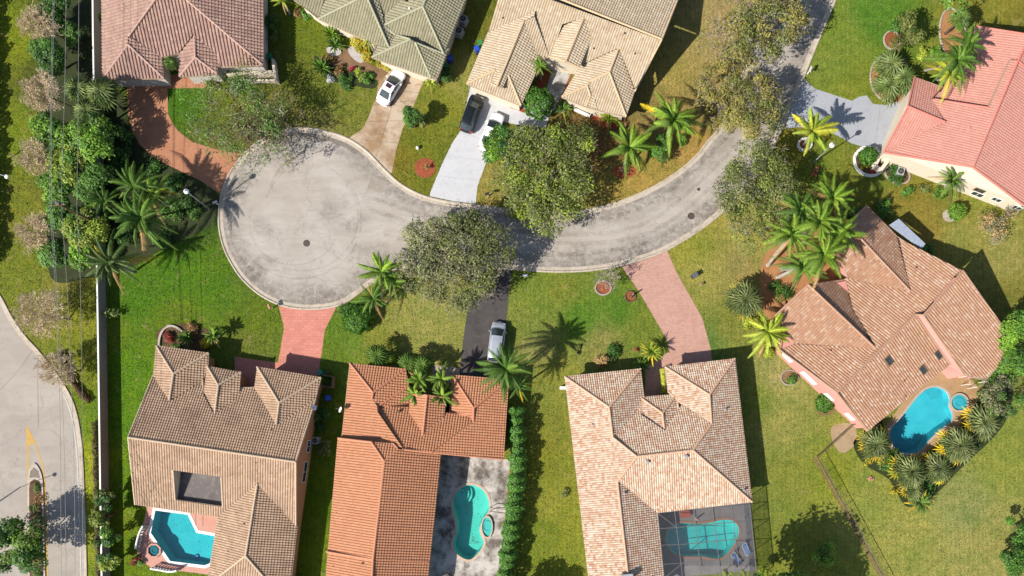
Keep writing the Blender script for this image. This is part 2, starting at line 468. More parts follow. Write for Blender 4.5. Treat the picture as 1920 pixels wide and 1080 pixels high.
# rolled kerb with a gutter pan: real step, one strip right round the close
prof = [(-.03, 0.0), (.0, .10), (.14, .12), (.24, .045), (.30, .022), (.64, .022), (.66, 0.0)]
KV = []; KF = []
for p, q in zip(road_out, nrm):
    for d, z in prof: KV.append((p[0]+sgn*q[0]*d, p[1]+sgn*q[1]*d, z))
L = len(prof)
for i in range(n_r-1):
    for k in range(L-1): KF.append((i*L+k, (i+1)*L+k, (i+1)*L+k+1, i*L+k+1))
mk('kerb', KV, KF, MAT['kerb'], kind='structure')
def M_dirt(name, c, k):
    m, nt, b, o = newmat(name)
    P = pos(nt); b.inputs['Base Color'].default_value = c+(1,); b.inputs['Roughness'].default_value = .9
    a = N(nt, 'Attribute', attribute_name='Col')
    f = fr(nt, noise(nt, P, 1.3, 8, .74, .8), .36, .72)
    m1 = N(nt, 'Math', operation='MULTIPLY'); nt.links.new(f, m1.inputs[0]); nt.links.new(a.outputs['Fac'], m1.inputs[1])
    m2 = N(nt, 'Math', operation='MULTIPLY'); nt.links.new(m1.outputs[0], m2.inputs[0]); m2.inputs[1].default_value = k
    t = N(nt, 'BsdfTransparent'); mx = N(nt, 'MixShader'); nt.links.new(m2.outputs[0], mx.inputs[0])
    nt.links.new(t.outputs[0], mx.inputs[1]); nt.links.new(b.outputs[0], mx.inputs[2]); nt.links.new(mx.outputs[0], o.inputs[0])
    return m
MAT['dirt'] = M_dirt('gutter_dirt', alb(104, 92, 78), .5)
def dirt_strip(pts, normals, s, d0, d1, z, i0=0, i1=None):
    V = []; VC = []; F = []; rows = (d0, d0+(d1-d0)*.35, d1); w_ = (1, .75, 0)
    sel = list(zip(pts, normals))[i0:i1]
    for p, q in sel:
        for d, c in zip(rows, w_): V.append((p[0]+s*q[0]*d, p[1]+s*q[1]*d, z)); VC.append((c, c, c))
    for i in range(len(sel)-1):
        for k in range(2): F.append((i*3+k, i*3+k+1, (i+1)*3+k+1, (i+1)*3+k))
    mk('road_dirt', V, F, MAT['dirt'], kind='structure', vcol=VC)
dirt_strip(road_out, nrm, sgn, .67, 3.4, .0165)
# blotches of old oil and leaf stain in the turning circle and the bend
for bx, by, br in ((452,352,2.6),(470,520,3.0),(600,555,3.2),(700,470,2.2),(620,392,2.0),(540,300,2.2),(1205,468,2.0),(1180,478,1.6),(1330,400,1.6),(500,430,1.8),(660,420,1.8),(1080,470,1.5)):
    c0 = W2(bx, by); V = [(c0[0], c0[1], .0175)]; VC = [(.8,)*3]; F = []
    for k in range(18):
        a = 2*math.pi*k/18; rr = br*(1+.3*math.sin(2*a+bx)+.2*math.sin(3*a+by)); V.append((c0[0]+rr*1.3*math.cos(a), c0[1]+rr*.8*math.sin(a), .0175)); VC.append((0, 0, 0))
        F.append((0, k+1, (k+1) % 18+1))
    mk('road_dirt', V, F, MAT['dirt'], kind='structure', vcol=VC)
for cx_, cy_, rr, a0, a1 in ((560,412,118,-60,150),(566,408,106,-40,130),(552,418,84,20,200),(560,412,132,120,250),(640,420,150,200,262)):
    pts = [(cx_+rr*math.cos(math.radians(a)), cy_+rr*.94*math.sin(math.radians(a))) for a in np.linspace(a0, a1, 26)]
    V, F = strip_(WP(pts), .22, .0168); mk('tyre_mark', V, F, MAT['dirt'], kind='structure', vcol=[(.32,)*3]*len(V))
for pts in ([(700,372),(820,410),(960,432),(1100,440),(1210,418),(1300,352),(1390,262)],[(690,392),(815,428),(960,448),(1104,456),(1222,434),(1316,366),(1404,272)],[(720,440),(860,470),(980,478),(1110,474),(1230,448),(1330,376),(1420,290)],[(745,350),(860,392),(980,410),(1090,414),(1195,392),(1286,332),(1372,246)]):
    V, F = strip_(WP(spline(pts, 6)), .5, .0166); mk('tyre_mark', V, F, MAT['dirt'], kind='structure', vcol=[(.42,)*3]*len(V))
# darker re-laid edge of the turning circle and square patch
MAT['patch'] = M_stain('asphalt_patch', alb(150, 140, 128), alb(128, 118, 106), alb(170, 160, 148), .8, 4)
i0 = min(range(n_r), key=lambda i: (road_out[i][0]-W2(478,268)[0])**2+(road_out[i][1]-W2(478,268)[1])**2)
i1 = min(range(n_r), key=lambda i: (road_out[i][0]-W2(680,276)[0])**2+(road_out[i][1]-W2(680,276)[1])**2)
a, c = min(i0, i1), max(i0, i1)
e1 = [tuple(np.array(road_out[i])+sgn*nrm[i]*.7) for i in range(a, c)]
e2 = [tuple(np.array(road_out[i])+sgn*nrm[i]*(1.25+.12*math.sin(i*1.3))) for i in range(a, c)]
mk('road_patch', [(p[0], p[1], .018) for p in e1+e2], [(i, i+1, len(e1)+i+1, len(e1)+i) for i in range(len(e1)-1)], MAT['patch'], kind='structure')
MAT['patch2'] = M_stain('asphalt_square', alb(182, 170, 156), alb(160, 150, 138), alb(195, 184, 170), .8, 3)
sheet('road_patch', WP([(698,330),(727,342),(716,363),(688,354)]), .018, MAT['patch2'])

# --- avenue at the lower left
AV = spline([(-40,500),(0,552),(22,592),(45,626),(72,656),(98,688),(118,716),(134,744),(143,768),(150,800),(156,850),(159,920),(162,1000),(165,1130)], 6)
avw = WP(AV)
sheet('avenue', [avw[0]]+avw[1:]+[W2(-400,1130), W2(-400,480)], .010, MAT['avenue'])
nav = []
for i in range(len(avw)):
    a = np.array(avw[max(i-1, 0)]); c = np.array(avw[min(i+1, len(avw)-1)]); d = (c-a)/np.linalg.norm(c-a); nav.append(np.array((d[1], -d[0])))
sg = 1 if nav[5][0] < 0 else -1
KV = []; KF = []
for i, (p, q) in enumerate(zip(avw, nav)):
    for d, z in [(-.03, 0), (0, .11), (.12, .12), (.2, .04), (.6, .022), (.62, 0)]: KV.append((p[0]+sg*q[0]*d, p[1]+sg*q[1]*d, z))
for i in range(len(avw)-1):
    for k in range(5): KF.append((i*6+k, (i+1)*6+k, (i+1)*6+k+1, i*6+k+1))
mk('kerb', KV, KF, MAT['kerb'], kind='structure')
strip = strip_
MAT['ypaint'] = M_stain('yellow_road_paint', alb(228, 184, 96), alb(214, 172, 100), alb(190, 165, 120), 1.0, 6)
MAT['wpaint'] = M_stain('white_road_paint', alb(232, 228, 220), alb(215, 208, 198), alb(190, 180, 168), 1.0, 6)
def marking(pts, w, mat, z=.016):
    V, F = strip(WP(pts), w, z)
    mk('road_marking', V, F, mat, kind='structure')
marking([(50,800),(51.5,900),(53.5,1000),(55,1130)], .12, MAT['ypaint'])
marking([(52.6,802),(54.2,860),(55.5,960),(58,1130)], .12, MAT['ypaint'])
marking(spline([(50,799),(58,815),(66,832),(73,852),(79,872),(83,893),(85,918),(87,980),(90,1130)], 5), .19, MAT['ypaint'], .018)
sheet('road_marking', WP([(49,797),(59,818),(64,832),(60,831),(57,834),(54,838),(52,840)]), .020, MAT['ypaint'])
V, F = strip([tuple(np.array(p)+sg*q*.78) for p, q in zip(avw[40:], nav[40:])], .13, .0275)
mk('road_marking', V, F, MAT['wpaint'], kind='structure')
# traffic island: kerbed, with a paved nose
isl = spline([(54,1130),(54,1000),(53,920),(53.5,892),(57,877),(65,868),(73,876),(79,890),(82,915),(84,1000),(87,1130)], 5)
iw = ccw(WP(isl))
mb = MB(); mb.prism(iw, 0, .13)
mb.mesh('traffic_island', M_stain('island_concrete', alb(222, 210, 194), alb(200, 188, 170), alb(170, 156, 140), .8, 3), kind='structure')
MAT['paver_dark'] = M_stain('island_paving', alb(150, 136, 122), alb(130, 118, 106), alb(170, 155, 140), 1.0, 5)
sheet('island_paving', WP([(56.5,896),(58,884),(65,875.5),(73,883),(77,897),(72,896),(64,895)]), .136, MAT['paver_dark'])
MAT['soil'] = M_stain('planting_soil', alb(112, 84, 58), alb(84, 62, 44), alb(140, 104, 72), .9, 5)
sheet('island_soil', WP([(57,1130),(56.5,1000),(56,915),(58,903),(66,898),(75,902),(79,915),(81,1000),(84,1130)]), .136, MAT['soil'])
def joint(pts, w=.05):
    marking(pts, w, MAT['patch'], .014)
joint([(0,731),(30,700),(66,651)]); joint([(71,650),(71,720),(72,800)], .06)

# --- driveways and paths
MAT['brick'] = M_stain('clay_pavers', alb(214, 152, 116), alb(200, 138, 104), alb(184, 120, 90), .5, 3, bricks=1.6)
MAT['tanconc'] = M_stain('stained_concrete', alb(220, 198, 172), alb(178, 146, 110), alb(138, 106, 76), .38, 1.0, lo=.4, hi=.62)
MAT['whiteconc'] = M_stain('white_concrete', alb(226, 226, 228), alb(216, 216, 219), alb(200, 200, 205), .5, 2)
MAT['greyconc'] = M_stain('grey_painted_concrete', alb(190, 193, 199), alb(182, 185, 192), alb(172, 172, 176), .5, 2)
MAT['pinkconc'] = M_stain('pink_concrete', alb(240, 160, 140), alb(232, 152, 132), alb(220, 142, 124), .5, 2, bricks=.7)
MAT['rosepave'] = M_stain('rose_pavers', alb(226, 178, 160), alb(218, 170, 152), alb(202, 156, 140), .4, 2, bricks=1.3)
MAT['tar'] = M_stain('black_sealed_asphalt', alb(92, 86, 84), alb(74, 68, 68), alb(112, 104, 98), .6, 2.2)
DW = [
 ('brick', [(200,100),(314,100),(314,140),(408,136),(408,165),(314,166),(315,212),(322,229),(334,246),(360,266),(400,279),(459,288),(438,312),(422,342),(414,366),(406,359),(375,338),(320,312),(290,298),(262,271),(247,245),(240,210),(238,180),(237,147)]),
 ('tanconc', [(715,118),(800,145),(794,152),(770,212),(755,241),(746,271),(739,300),(735,322),(732,326),(706,298),(680,275),(655,258),(668,250),(680,241),(690,222),(706,180)]),
 ('whiteconc', [(885,150),(1040,200),(1029,221),(1022,239),(975,235),(940,228),(925,270),(915,295),(895,350),(892,379),(892,382),(850,377),(806,368),(807,360),(830,305),(847,270),(862,247)]),
 ('greyconc', [(1506,147),(1527,166),(1597,189),(1612,181),(1625,179),(1637,195),(1662,197),(1702,184),(1740,190),(1710,270),(1657,290),(1640,282),(1597,269),(1560,249),(1500,238),(1472,241),(1474,232)]),
 ('pinkconc', [(522,572),(545,578),(570,581),(600,580.5),(631,574.5),(615,607),(609,620),(602,670),(590,740),(440,730),(440,669),(521,680),(526,655),(532,617),(531,607)]),
 ('tar', [(885,500),(960,505),(955,545),(946,640),(935,730),(858,725),(868,640),(876,585),(884,540)]),
 ('rosepave', [(1165,500),(1210,487),(1251,470),(1268,510),(1285,540),(1317,597),(1332,652),(1338,700),(1242,720),(1240,760),(1208,765),(1210,690),(1240,668),(1255,660),(1250,637),(1235,610),(1194,540)]),
]
for mt, pl in DW: sheet('driveway', WP(pl), .007, MAT[mt])
MAT['path'] = M_stain('worn_concrete', alb(206, 204, 198), alb(170, 166, 160), alb(220, 218, 212), .8, 2.4, lo=.48, hi=.52)
sheet('path', WP([(1043,108),(1076,124),(1040,208),(1015,196)]), .011, MAT['path'])
sheet('path', WP([(811,684),(862,690),(862,720),(811,716)]), .009, M_stain('slab_path', alb(196, 178, 158), alb(180, 160, 140), alb(160, 140, 120), .8, 3))
MAT['bedbrown'] = M_stain('bark_mulch', alb(150, 118, 86), alb(120, 92, 66), alb(170, 136, 104), .9, 4)
MAT['bedred'] = M_stain('red_mulch', alb(178, 92, 60), alb(150, 72, 48), alb(196, 116, 80), 1.2, 5)
MAT['bedorange'] = M_stain('orange_mulch', alb(196, 140, 92), alb(170, 112, 70), alb(212, 160, 112), .9, 4)
MAT['gravel'] = M_stain('pale_gravel', alb(212, 204, 200), alb(190, 180, 176), alb(225, 220, 216), 2.0, 6)
MAT['stone'] = M_stain('edging_stone', alb(206, 194, 180), alb(180, 166, 150), alb(226, 216, 204), 2.0, 6)
MAT['groundcover'] = M_stain('shaded_groundcover', alb(56, 68, 28), alb(40, 50, 22), alb(92, 84, 50), .9, 4)  # groundcover colour, darkened to hold the shade under the thicket
sheet('path', WP(spline([(622,118),(640,96),(664,92),(690,118),(712,128),(728,136),(708,150),(680,136),(650,128),(636,130)], 4, True)), .009, MAT['bedbrown'])
sheet('gravel', WP(spline([(612,92),(626,84),(640,96),(634,104),(620,104)], 4, True)), .012, MAT['gravel'])
sheet('gravel', WP(spline([(652,92),(664,88),(682,110),(676,118),(660,108)], 4, True)), .012, MAT['gravel'])
sheet('mulch', WP(spline([(590,104),(620,120),(650,132),(690,140),(708,152),(700,166),(660,160),(616,150),(596,130)], 4, True)), .006, MAT['groundcover'])
sheet('mulch', WP(spline([(90,-40),(165,-40),(168,120),(230,180),(240,230),(262,280),(350,330),(408,366),(395,420),(300,470),(250,500),(170,520),(95,520),(88,380),(80,200)], 5, True)), .005, MAT['groundcover'])  # thicket floor: tree shade is put into this sheet's colour
sheet('mulch', WP(spline([(1428,500),(1440,470),(1480,440),(1560,430),(1600,520),(1540,545),(1470,610),(1430,580),(1425,535)], 5, True)), .006, MAT['bedorange'])
sheet('mulch', WP([(1028,118),(1040,112),(1018,168),(1000,200),(985,205),(1000,170)]), .009, MAT['bedred'])
sheet('mulch', WP([(1068,122),(1076,124),(1058,182),(1045,190),(1040,188)]), .009, MAT['bedred'])
sheet('mulch', WP([(955,192),(985,205),(998,190),(990,214),(956,202)]), .011, MAT['bedred'])
sheet('mulch', WP(spline([(1100,205),(1120,205),(1175,220),(1160,240),(1120,232)], 4, True)), .008, MAT['bedred'])
sheet('mulch', WP(spline([(1645,700),(1625,800),(1600,830),(1620,870),(1668,900),(1700,950),(1750,930),(1800,880),(1880,800),(1900,730),(1870,690),(1820,760),(1760,840),(1700,860),(1660,820)], 4, True)), .005, MAT['groundcover'])
sheet('mulch', WP(spline([(1560,800),(1600,795),(1604,830),(1580,850),(1562,830)], 4, True)), .005, M_stain('bare_soil', alb(190, 164, 130), alb(170, 142, 108), alb(200, 176, 144), 1, 5))

# --- pool decks, basins, water
MAT['deckpink'] = M_stain('pink_deck', alb(232, 176, 156), alb(222, 164, 146), alb(206, 146, 130), .5, 2.5)
MAT['deckstain'] = M_stain('mildewed_deck', alb(226, 218, 208), alb(128, 116, 106), alb(58, 50, 46), .45, 1.0, lo=.42, hi=.6)
MAT['deckgrey'] = M_stain('grey_deck', alb(160, 154, 152), alb(140, 134, 134), alb(122, 116, 114), .6, 2)
MAT['decktan'] = M_stain('tan_deck', alb(198, 162, 118), alb(180, 142, 98), alb(214, 184, 144), .6, 2)
DK = {'F': ('deckpink', [(276,948),(412,960),(412,1000),(396,1078),(330,1070),(283,1064),(260,1048),(256,1030),(268,985)]),
      'G': ('deckstain', [(815,850),(957,862),(948,960),(936,1082),(800,1082)]),
      'H': ('deckgrey', [(1225,955),(1407,937),(1418,1070),(1240,1084)]),
      'E': ('decktan', [(1660,800),(1690,758),(1760,690),(1812,700),(1842,735),(1822,770),(1796,803),(1750,838),(1716,862),(1678,856),(1655,818)])}
for k, (mt, pl) in DK.items(): sheet('pool_deck', WP(pl), .012, MAT[mt], holes=[POOLW[k]])
def plaster(name, c, c2):
    return M_stain(name, c, c2, c2, .35, .8, lo=.35, hi=.75)
PP = {'F': (plaster('plaster_turquoise', alb(96, 214, 222, 1.05), alb(70, 196, 206, 1.05)), (.6, .92, .93), 1.35, MAT['stone']),
      'G': (plaster('plaster_green', alb(140, 226, 210, 1.2), alb(116, 206, 192, 1.2)), (.6, .93, .91), 1.3, M_plain('coping_tan', alb(222, 190, 164), .7)),
      'H': (plaster('plaster_mottled', alb(76, 206, 206, 1.5), alb(136, 232, 222, 1.7)), (.55, .92, .92), 1.3, M_plain('coping_brick', alb(190, 136, 108), .7)),
      'E': (plaster('plaster_blue', alb(120, 214, 224, 1.1), alb(90, 196, 210, 1.05)), (.5, .88, .92), 2.0, M_plain('coping_sand', alb(204, 180, 160), .7))}
LAB = {'F': 'angular turquoise pool beside the pink deck, under the house with the sunken roof court',
       'G': 'green-blue bean shaped pool set in a mildew-stained concrete deck',
       'H': 'turquoise freeform pool inside the mesh screen enclosure',
       'E': 'deep blue freeform pool ringed by fan palms beside the pink-walled house'}
def ring_strip(poly, d0, d1, z0, z1):
    a = offset_poly(poly, -d0); b2 = offset_poly(poly, -d1); n = len(a)
    mb = MB()
    V = [(p[0], p[1], z1) for p in a]+[(p[0], p[1], z1) for p in b2]+[(p[0], p[1], z0) for p in b2]+[(p[0], p[1], z0) for p in a]
    F = []
    for i in range(n):
        j = (i+1) % n
        F += [(i, n+i, n+j, j), (n+i, 2*n+i, 2*n+j, n+j), (3*n+i, i, j, 3*n+j)]
    return mb.add(V, F)
def basin(poly, depth, shallow=None):
    n = len(poly)
    xs_ = [p[0] for p in poly]; ys_ = [p[1] for p in poly]
    def dz(p):
        if shallow is None: return -depth
        t = ((p[0]-shallow[0])*shallow[2]+(p[1]-shallow[1])*shallow[3])
        return -min(depth, max(.7, .7+t*.16))
    ins = offset_poly(poly, .25)
    V = [(p[0], p[1], .0) for p in poly]+[(p[0], p[1], dz(p)) for p in ins]
    F = [(i, n+i, n+(i+1) % n, (i+1) % n) for i in range(n)]
    F += [tuple(n+k for k in t) for t in tess(ins)]
    return MB().add(V, F)
SH = {'F': (*W2(403,1030), -1, 0), 'G': (*W2(885,908), 0, -1), 'H': (*W2(1250,1010), 1, 0), 'E': (*W2(1775,735), -.7, -.7)}
for k, pw in POOLW.items():
    mt, tint, dep, cop = PP[k]
    cx = sum(p[0] for p in pw)/len(pw); cy = sum(p[1] for p in pw)/len(pw)
    t = thing('swimming_pool', LAB[k], 'swimming pool', (cx, cy, 0))
    basin(pw, dep, SH[k]).mesh('basin', mt, t)
    mk('water', [(p[0], p[1], -.10) for p in offset_poly(pw, .005)], tess(offset_poly(pw, .005)), M_water('pool_water', tint), t)
    ring_strip(pw, 0.0, .28 if k != 'F' else .36, -.05, .045).mesh('coping', cop if k != 'F' else MAT['white'], t)
    if k == 'G':
        mb = MB()
        for r, z in ((1.5, -.72), (1.1, -.5), (.7, -.3)):
            c0 = W2(863, 926); mb.lathe((c0[0], c0[1], 0), [(.01, z+.18), (r, z+.18), (r, z-.2)], 20)
        mb.mesh('steps', mt, t)
    if k == 'E':
        mb = MB()
        for r, z in ((1.0, -.4), (.55, -.28)):
            c0 = W2(1755, 733); mb.lathe((c0[0], c0[1], 0), [(.01, z), (r, z), (r, z-.5)], 20)
        mb.mesh('steps', mt, t)
def spa(px, py, r, label, mt, cop, n=20, sq=1.0, rot=0.0, raised=.22):
    c0 = W2(px, py)
    t = thing('spa_tub', label, 'spa tub', (c0[0], c0[1], 0))
    mb = MB(); pts = lambda rr: [(c0[0]+rr*math.cos(2*math.pi*k/n+rot)*sq, c0[1]+rr*math.sin(2*math.pi*k/n+rot)) for k in range(n)]
    ins = pts(r-.22)
    V = [p+(raised-.02,) for p in ins]+[p+(.06,) for p in ins]+[(c0[0], c0[1], .06)]
    F = [(i, (i+1) % n, n+(i+1) % n, n+i) for i in range(n)]+[(n+i, n+(i+1) % n, 2*n) for i in range(n)]
    mb.add(V, F); mb.mesh('basin', mt, t)
    mb = MB(); mb.lathe((c0[0], c0[1], 0), [(r*.55, .07), (r*.55, .12), (r*.3, .12)], n); mb.mesh('seat', mt, t)
    mk('water', [p+(raised-.06,) for p in pts(r-.221)], [tuple(range(n))], M_water('spa_water', (.6, .9, .92)), t)
    o_ = pts(r); i_ = ins
    V = [p+(raised+.02,) for p in i_]+[p+(raised+.02,) for p in o_]+[p+(.0,) for p in o_]+[p+(raised-.1,) for p in i_]
    F = []
    for i in range(n):
        j = (i+1) % n
        F += [(i, n+i, n+j, j), (n+i, 2*n+i, 2*n+j, n+j), (3*n+i, i, j, 3*n+j)]
    MB().add(V, F).mesh('rim', cop, t)
spa(1797, 755, 1.2, 'round raised spa with steps beside the deep blue pool', PP['E'][0], PP['E'][3])
spa(290, 1032, .95, 'small octagonal spa on the pink deck corner', plaster('spa_plaster', alb(60, 140, 150), alb(40, 110, 124)), MAT['deckpink'], 8, rot=.39)
spa(913.5, 988, 1.45, 'lens shaped spa joined to the bean shaped pool', PP['G'][0], PP['G'][3], 20, sq=.5)

# --- boundary wall by the avenue
MAT['wallpaint'] = M_stain('wall_render', alb(176, 170, 162), alb(160, 152, 142), alb(188, 182, 176), .5, 2)
WT = [(173,-60),(174,60),(176,180),(178.5,330),(181,480),(183,600),(185.5,760),(187.5,900),(189.5,1020),(191,1130)]
def wall_run(pts, zt, th, mat, name, label, cat, capmat=None, cap=.05):
    c = [np.array(W2(a, b2, zt)) for a, b2 in pts]
    t = thing(name, label, cat, (c[0][0], c[0][1], 0))
    def run(w, z0, z1):
        mb = MB(); L_ = []; R_ = []
        for i in range(len(c)):
            d = c[min(i+1, len(c)-1)]-c[max(i-1, 0)]; d = d/np.linalg.norm(d); q = np.array((-d[1], d[0]))
            L_.append(c[i]+q*w/2); R_.append(c[i]-q*w/2)
        mb.prism([tuple(p) for p in L_]+[tuple(p) for p in R_[::-1]], z0, z1)
        return mb
    run(th, 0, zt-cap).mesh('wall_body', mat, t)
    run(th+.03, zt-cap, zt).mesh('coping', capmat or mat, t)
    return t
wall_run(WT, 1.7, .16, MAT['wallpaint'], 'boundary_wall', 'long rendered boundary wall with white coping along the avenue verge', 'wall', MAT['white'])

for pts in ([(862,247),(905,262)],[(835,292),(912,302)],[(822,330),(900,338)],[(872,208),(934,230)]): joint2 = marking(pts, .035, MAT['greyconc'], .0095)
for pts in ([(701,196),(782,188)],[(688,228),(764,226)],[(672,262),(746,268)],[(716,166),(786,174)],[(752,145),(706,290)]): marking(pts, .035, M_plain('slab_joint', alb(120, 96, 72), .9), .0095)
for pts in ([(1530,168),(1500,238)],[(1600,190),(1575,258)],[(1650,200),(1640,280)]): marking(pts, .04, M_plain('slab_joint_grey', alb(150, 152, 156), .9), .0095)
# ================================================================== houses
EV = 2.8
def clip(poly, ax, val, keep_ge):
    out = []; n = len(poly)
    for i in range(n):
        a = poly[i]; b2 = poly[(i+1) % n]
        ia = (a[ax] >= val) == keep_ge or abs(a[ax]-val) < 1e-9
        ib = (b2[ax] >= val) == keep_ge or abs(b2[ax]-val) < 1e-9
        if ia: out.append(a)
        if ia != ib:
            t = (val-a[ax])/(b2[ax]-a[ax]); c = [0, 0]
            c[ax] = val; c[1-ax] = a[1-ax]+t*(b2[1-ax]-a[1-ax]); out.append(tuple(c))
    return out

def tile_face(acc, P3, g, pu, pv, hb=.055, lift=.06):
    """cover one roof plane with real courses of barrel tiles; g = uphill direction (horizontal)"""
    gu = np.array((g[0], g[1])); gu = gu/np.linalg.norm(gu)
    A = np.array([(p[0], p[1], 1) for p in P3]); z = np.array([p[2] for p in P3])
    a, b2, c = np.linalg.lstsq(A, z, rcond=None)[0]
    nrm = np.array((-a, -b2, 1.0)); nrm /= np.linalg.norm(nrm)
    Uh = np.array((gu[1], -gu[0], 0.0)); Uv = Uh-nrm*(Uh@nrm); Uv /= np.linalg.norm(Uv)
    Vv = np.cross(nrm, Uv)
    if Vv[2] < 0: Vv = -Vv
    O = np.array((0, 0, c))
    flat = [np.array((p[0], p[1], a*p[0]+b2*p[1]+c)) for p in P3]
    uvp = [((p-O)@Uv, (p-O)@Vv) for p in flat]
    tri = tess([(p[0], p[1]) for p in uvp])
    Vs, Fs, UV, base = acc['V'], acc['F'], acc['uv'], acc['seed']
    cuts = (0.0, .30, .70)
    def prof(f):
        return 0.0 if f <= 0 or f >= 1 else (hb if .2 < f < .8 else 0)
    for t in tri:
        T = [uvp[i] for i in t]
        v0 = min(q[1] for q in T); v1 = max(q[1] for q in T)
        for kv in range(int(math.floor(v0/pv)), int(math.floor(v1/pv))+1):
            S1 = clip(clip(T, 1, kv*pv, True), 1, (kv+1)*pv, False) if True else T
            if len(S1) < 3: continue
            u0 = min(q[0] for q in S1); u1 = max(q[0] for q in S1)
            for ku in range(int(math.floor(u0/pu)), int(math.floor(u1/pu))+1):
                if (ku+1)*pu <= u0 or ku*pu >= u1: continue
                for ci in range(3):
                    ua = (ku+cuts[ci])*pu; ub = (ku+(cuts[ci+1] if ci < 2 else 1.0))*pu
                    if ub <= u0 or ua >= u1: continue
                    S2 = clip(clip(S1, 0, ua, True), 0, ub, False)
                    if len(S2) < 3: continue
                    ar = abs(sum(S2[i][0]*S2[(i+1) % len(S2)][1]-S2[(i+1) % len(S2)][0]*S2[i][1] for i in range(len(S2))))
                    if ar < 2e-4: continue
                    hts = []
                    ha = (0, hb, hb, 0)[ci]; hbb = (hb, hb, 0)[ci]
                    for q in S2:
                        f = (q[0]-ua)/(ub-ua)
                        hts.append(ha+(hbb-ha)*f+lift*(1-(q[1]/pv-kv)))
                    b0 = len(Vs)
                    for q, h in zip(S2, hts): Vs.append(O+Uv*q[0]+Vv*q[1]+nrm*h)
                    Fs.append(tuple(range(b0, b0+len(S2))))
                    cell = ((ku+.5)*.137+base, (kv+.5)*.173+base)
                    UV.extend([cell]*len(S2))
                    low = [i for i, q in enumerate(S2) if abs(q[1]-kv*pv) < 1e-6]
                    if len(low) == 2:
                        b1 = len(Vs)
                        i, j = low
                        for q, h in ((S2[i], hts[i]), (S2[j], hts[j])): Vs.append(O+Uv*q[0]+Vv*q[1]+nrm*h)
                        for q, h in ((S2[j], hts[j]), (S2[i], hts[i])): Vs.append(O+Uv*q[0]+Vv*q[1]+nrm*(h-lift-.015))
                        Fs.append((b1, b1+1, b1+2, b1+3)); UV.extend([cell]*4)
    # sheathing under the tiles
    b0 = len(acc['SV'])
    for p in flat: acc['SV'].append(p-nrm*.03)
    for t in tess([(p[0], p[1]) for p in flat]): acc['SF'].append(tuple(i+b0 for i in t))
    return flat, nrm

def cap_line(mb, p, q, r=.13, seg=.42, n=5):
    p = Vector(p); q = Vector(q); d = q-p; Ln = d.length
    if Ln < .2: return
    d.normalize(); u = d.cross(Vector((0, 0, 1)))
    if u.length < 1e-6: return
    u.normalize(); w = u.cross(d)
    k = max(1, int(round(Ln/seg)))
    lowfirst = p.z <= q.z
    for s in range(k):
        a = p+d*(Ln*s/k); b2 = p+d*(Ln*(s+1)/k)
        ra, rb = (r*1.12, r*.92) if lowfirst else (r*.92, r*1.12)
        V = []
        for c, rr in ((a, ra), (b2, rb)):
            for i in range(n+1):
                t = math.pi*i/n
                V.append(c+u*math.cos(t)*rr+w*(math.sin(t)*rr*.9+.03))
        F = [(i, i+1, n+2+i, n+1+i) for i in range(n)]
        F.append(tuple(range(n+1))); F.append(tuple(range(2*n+1, n, -1)))
        mb.add(V, F)

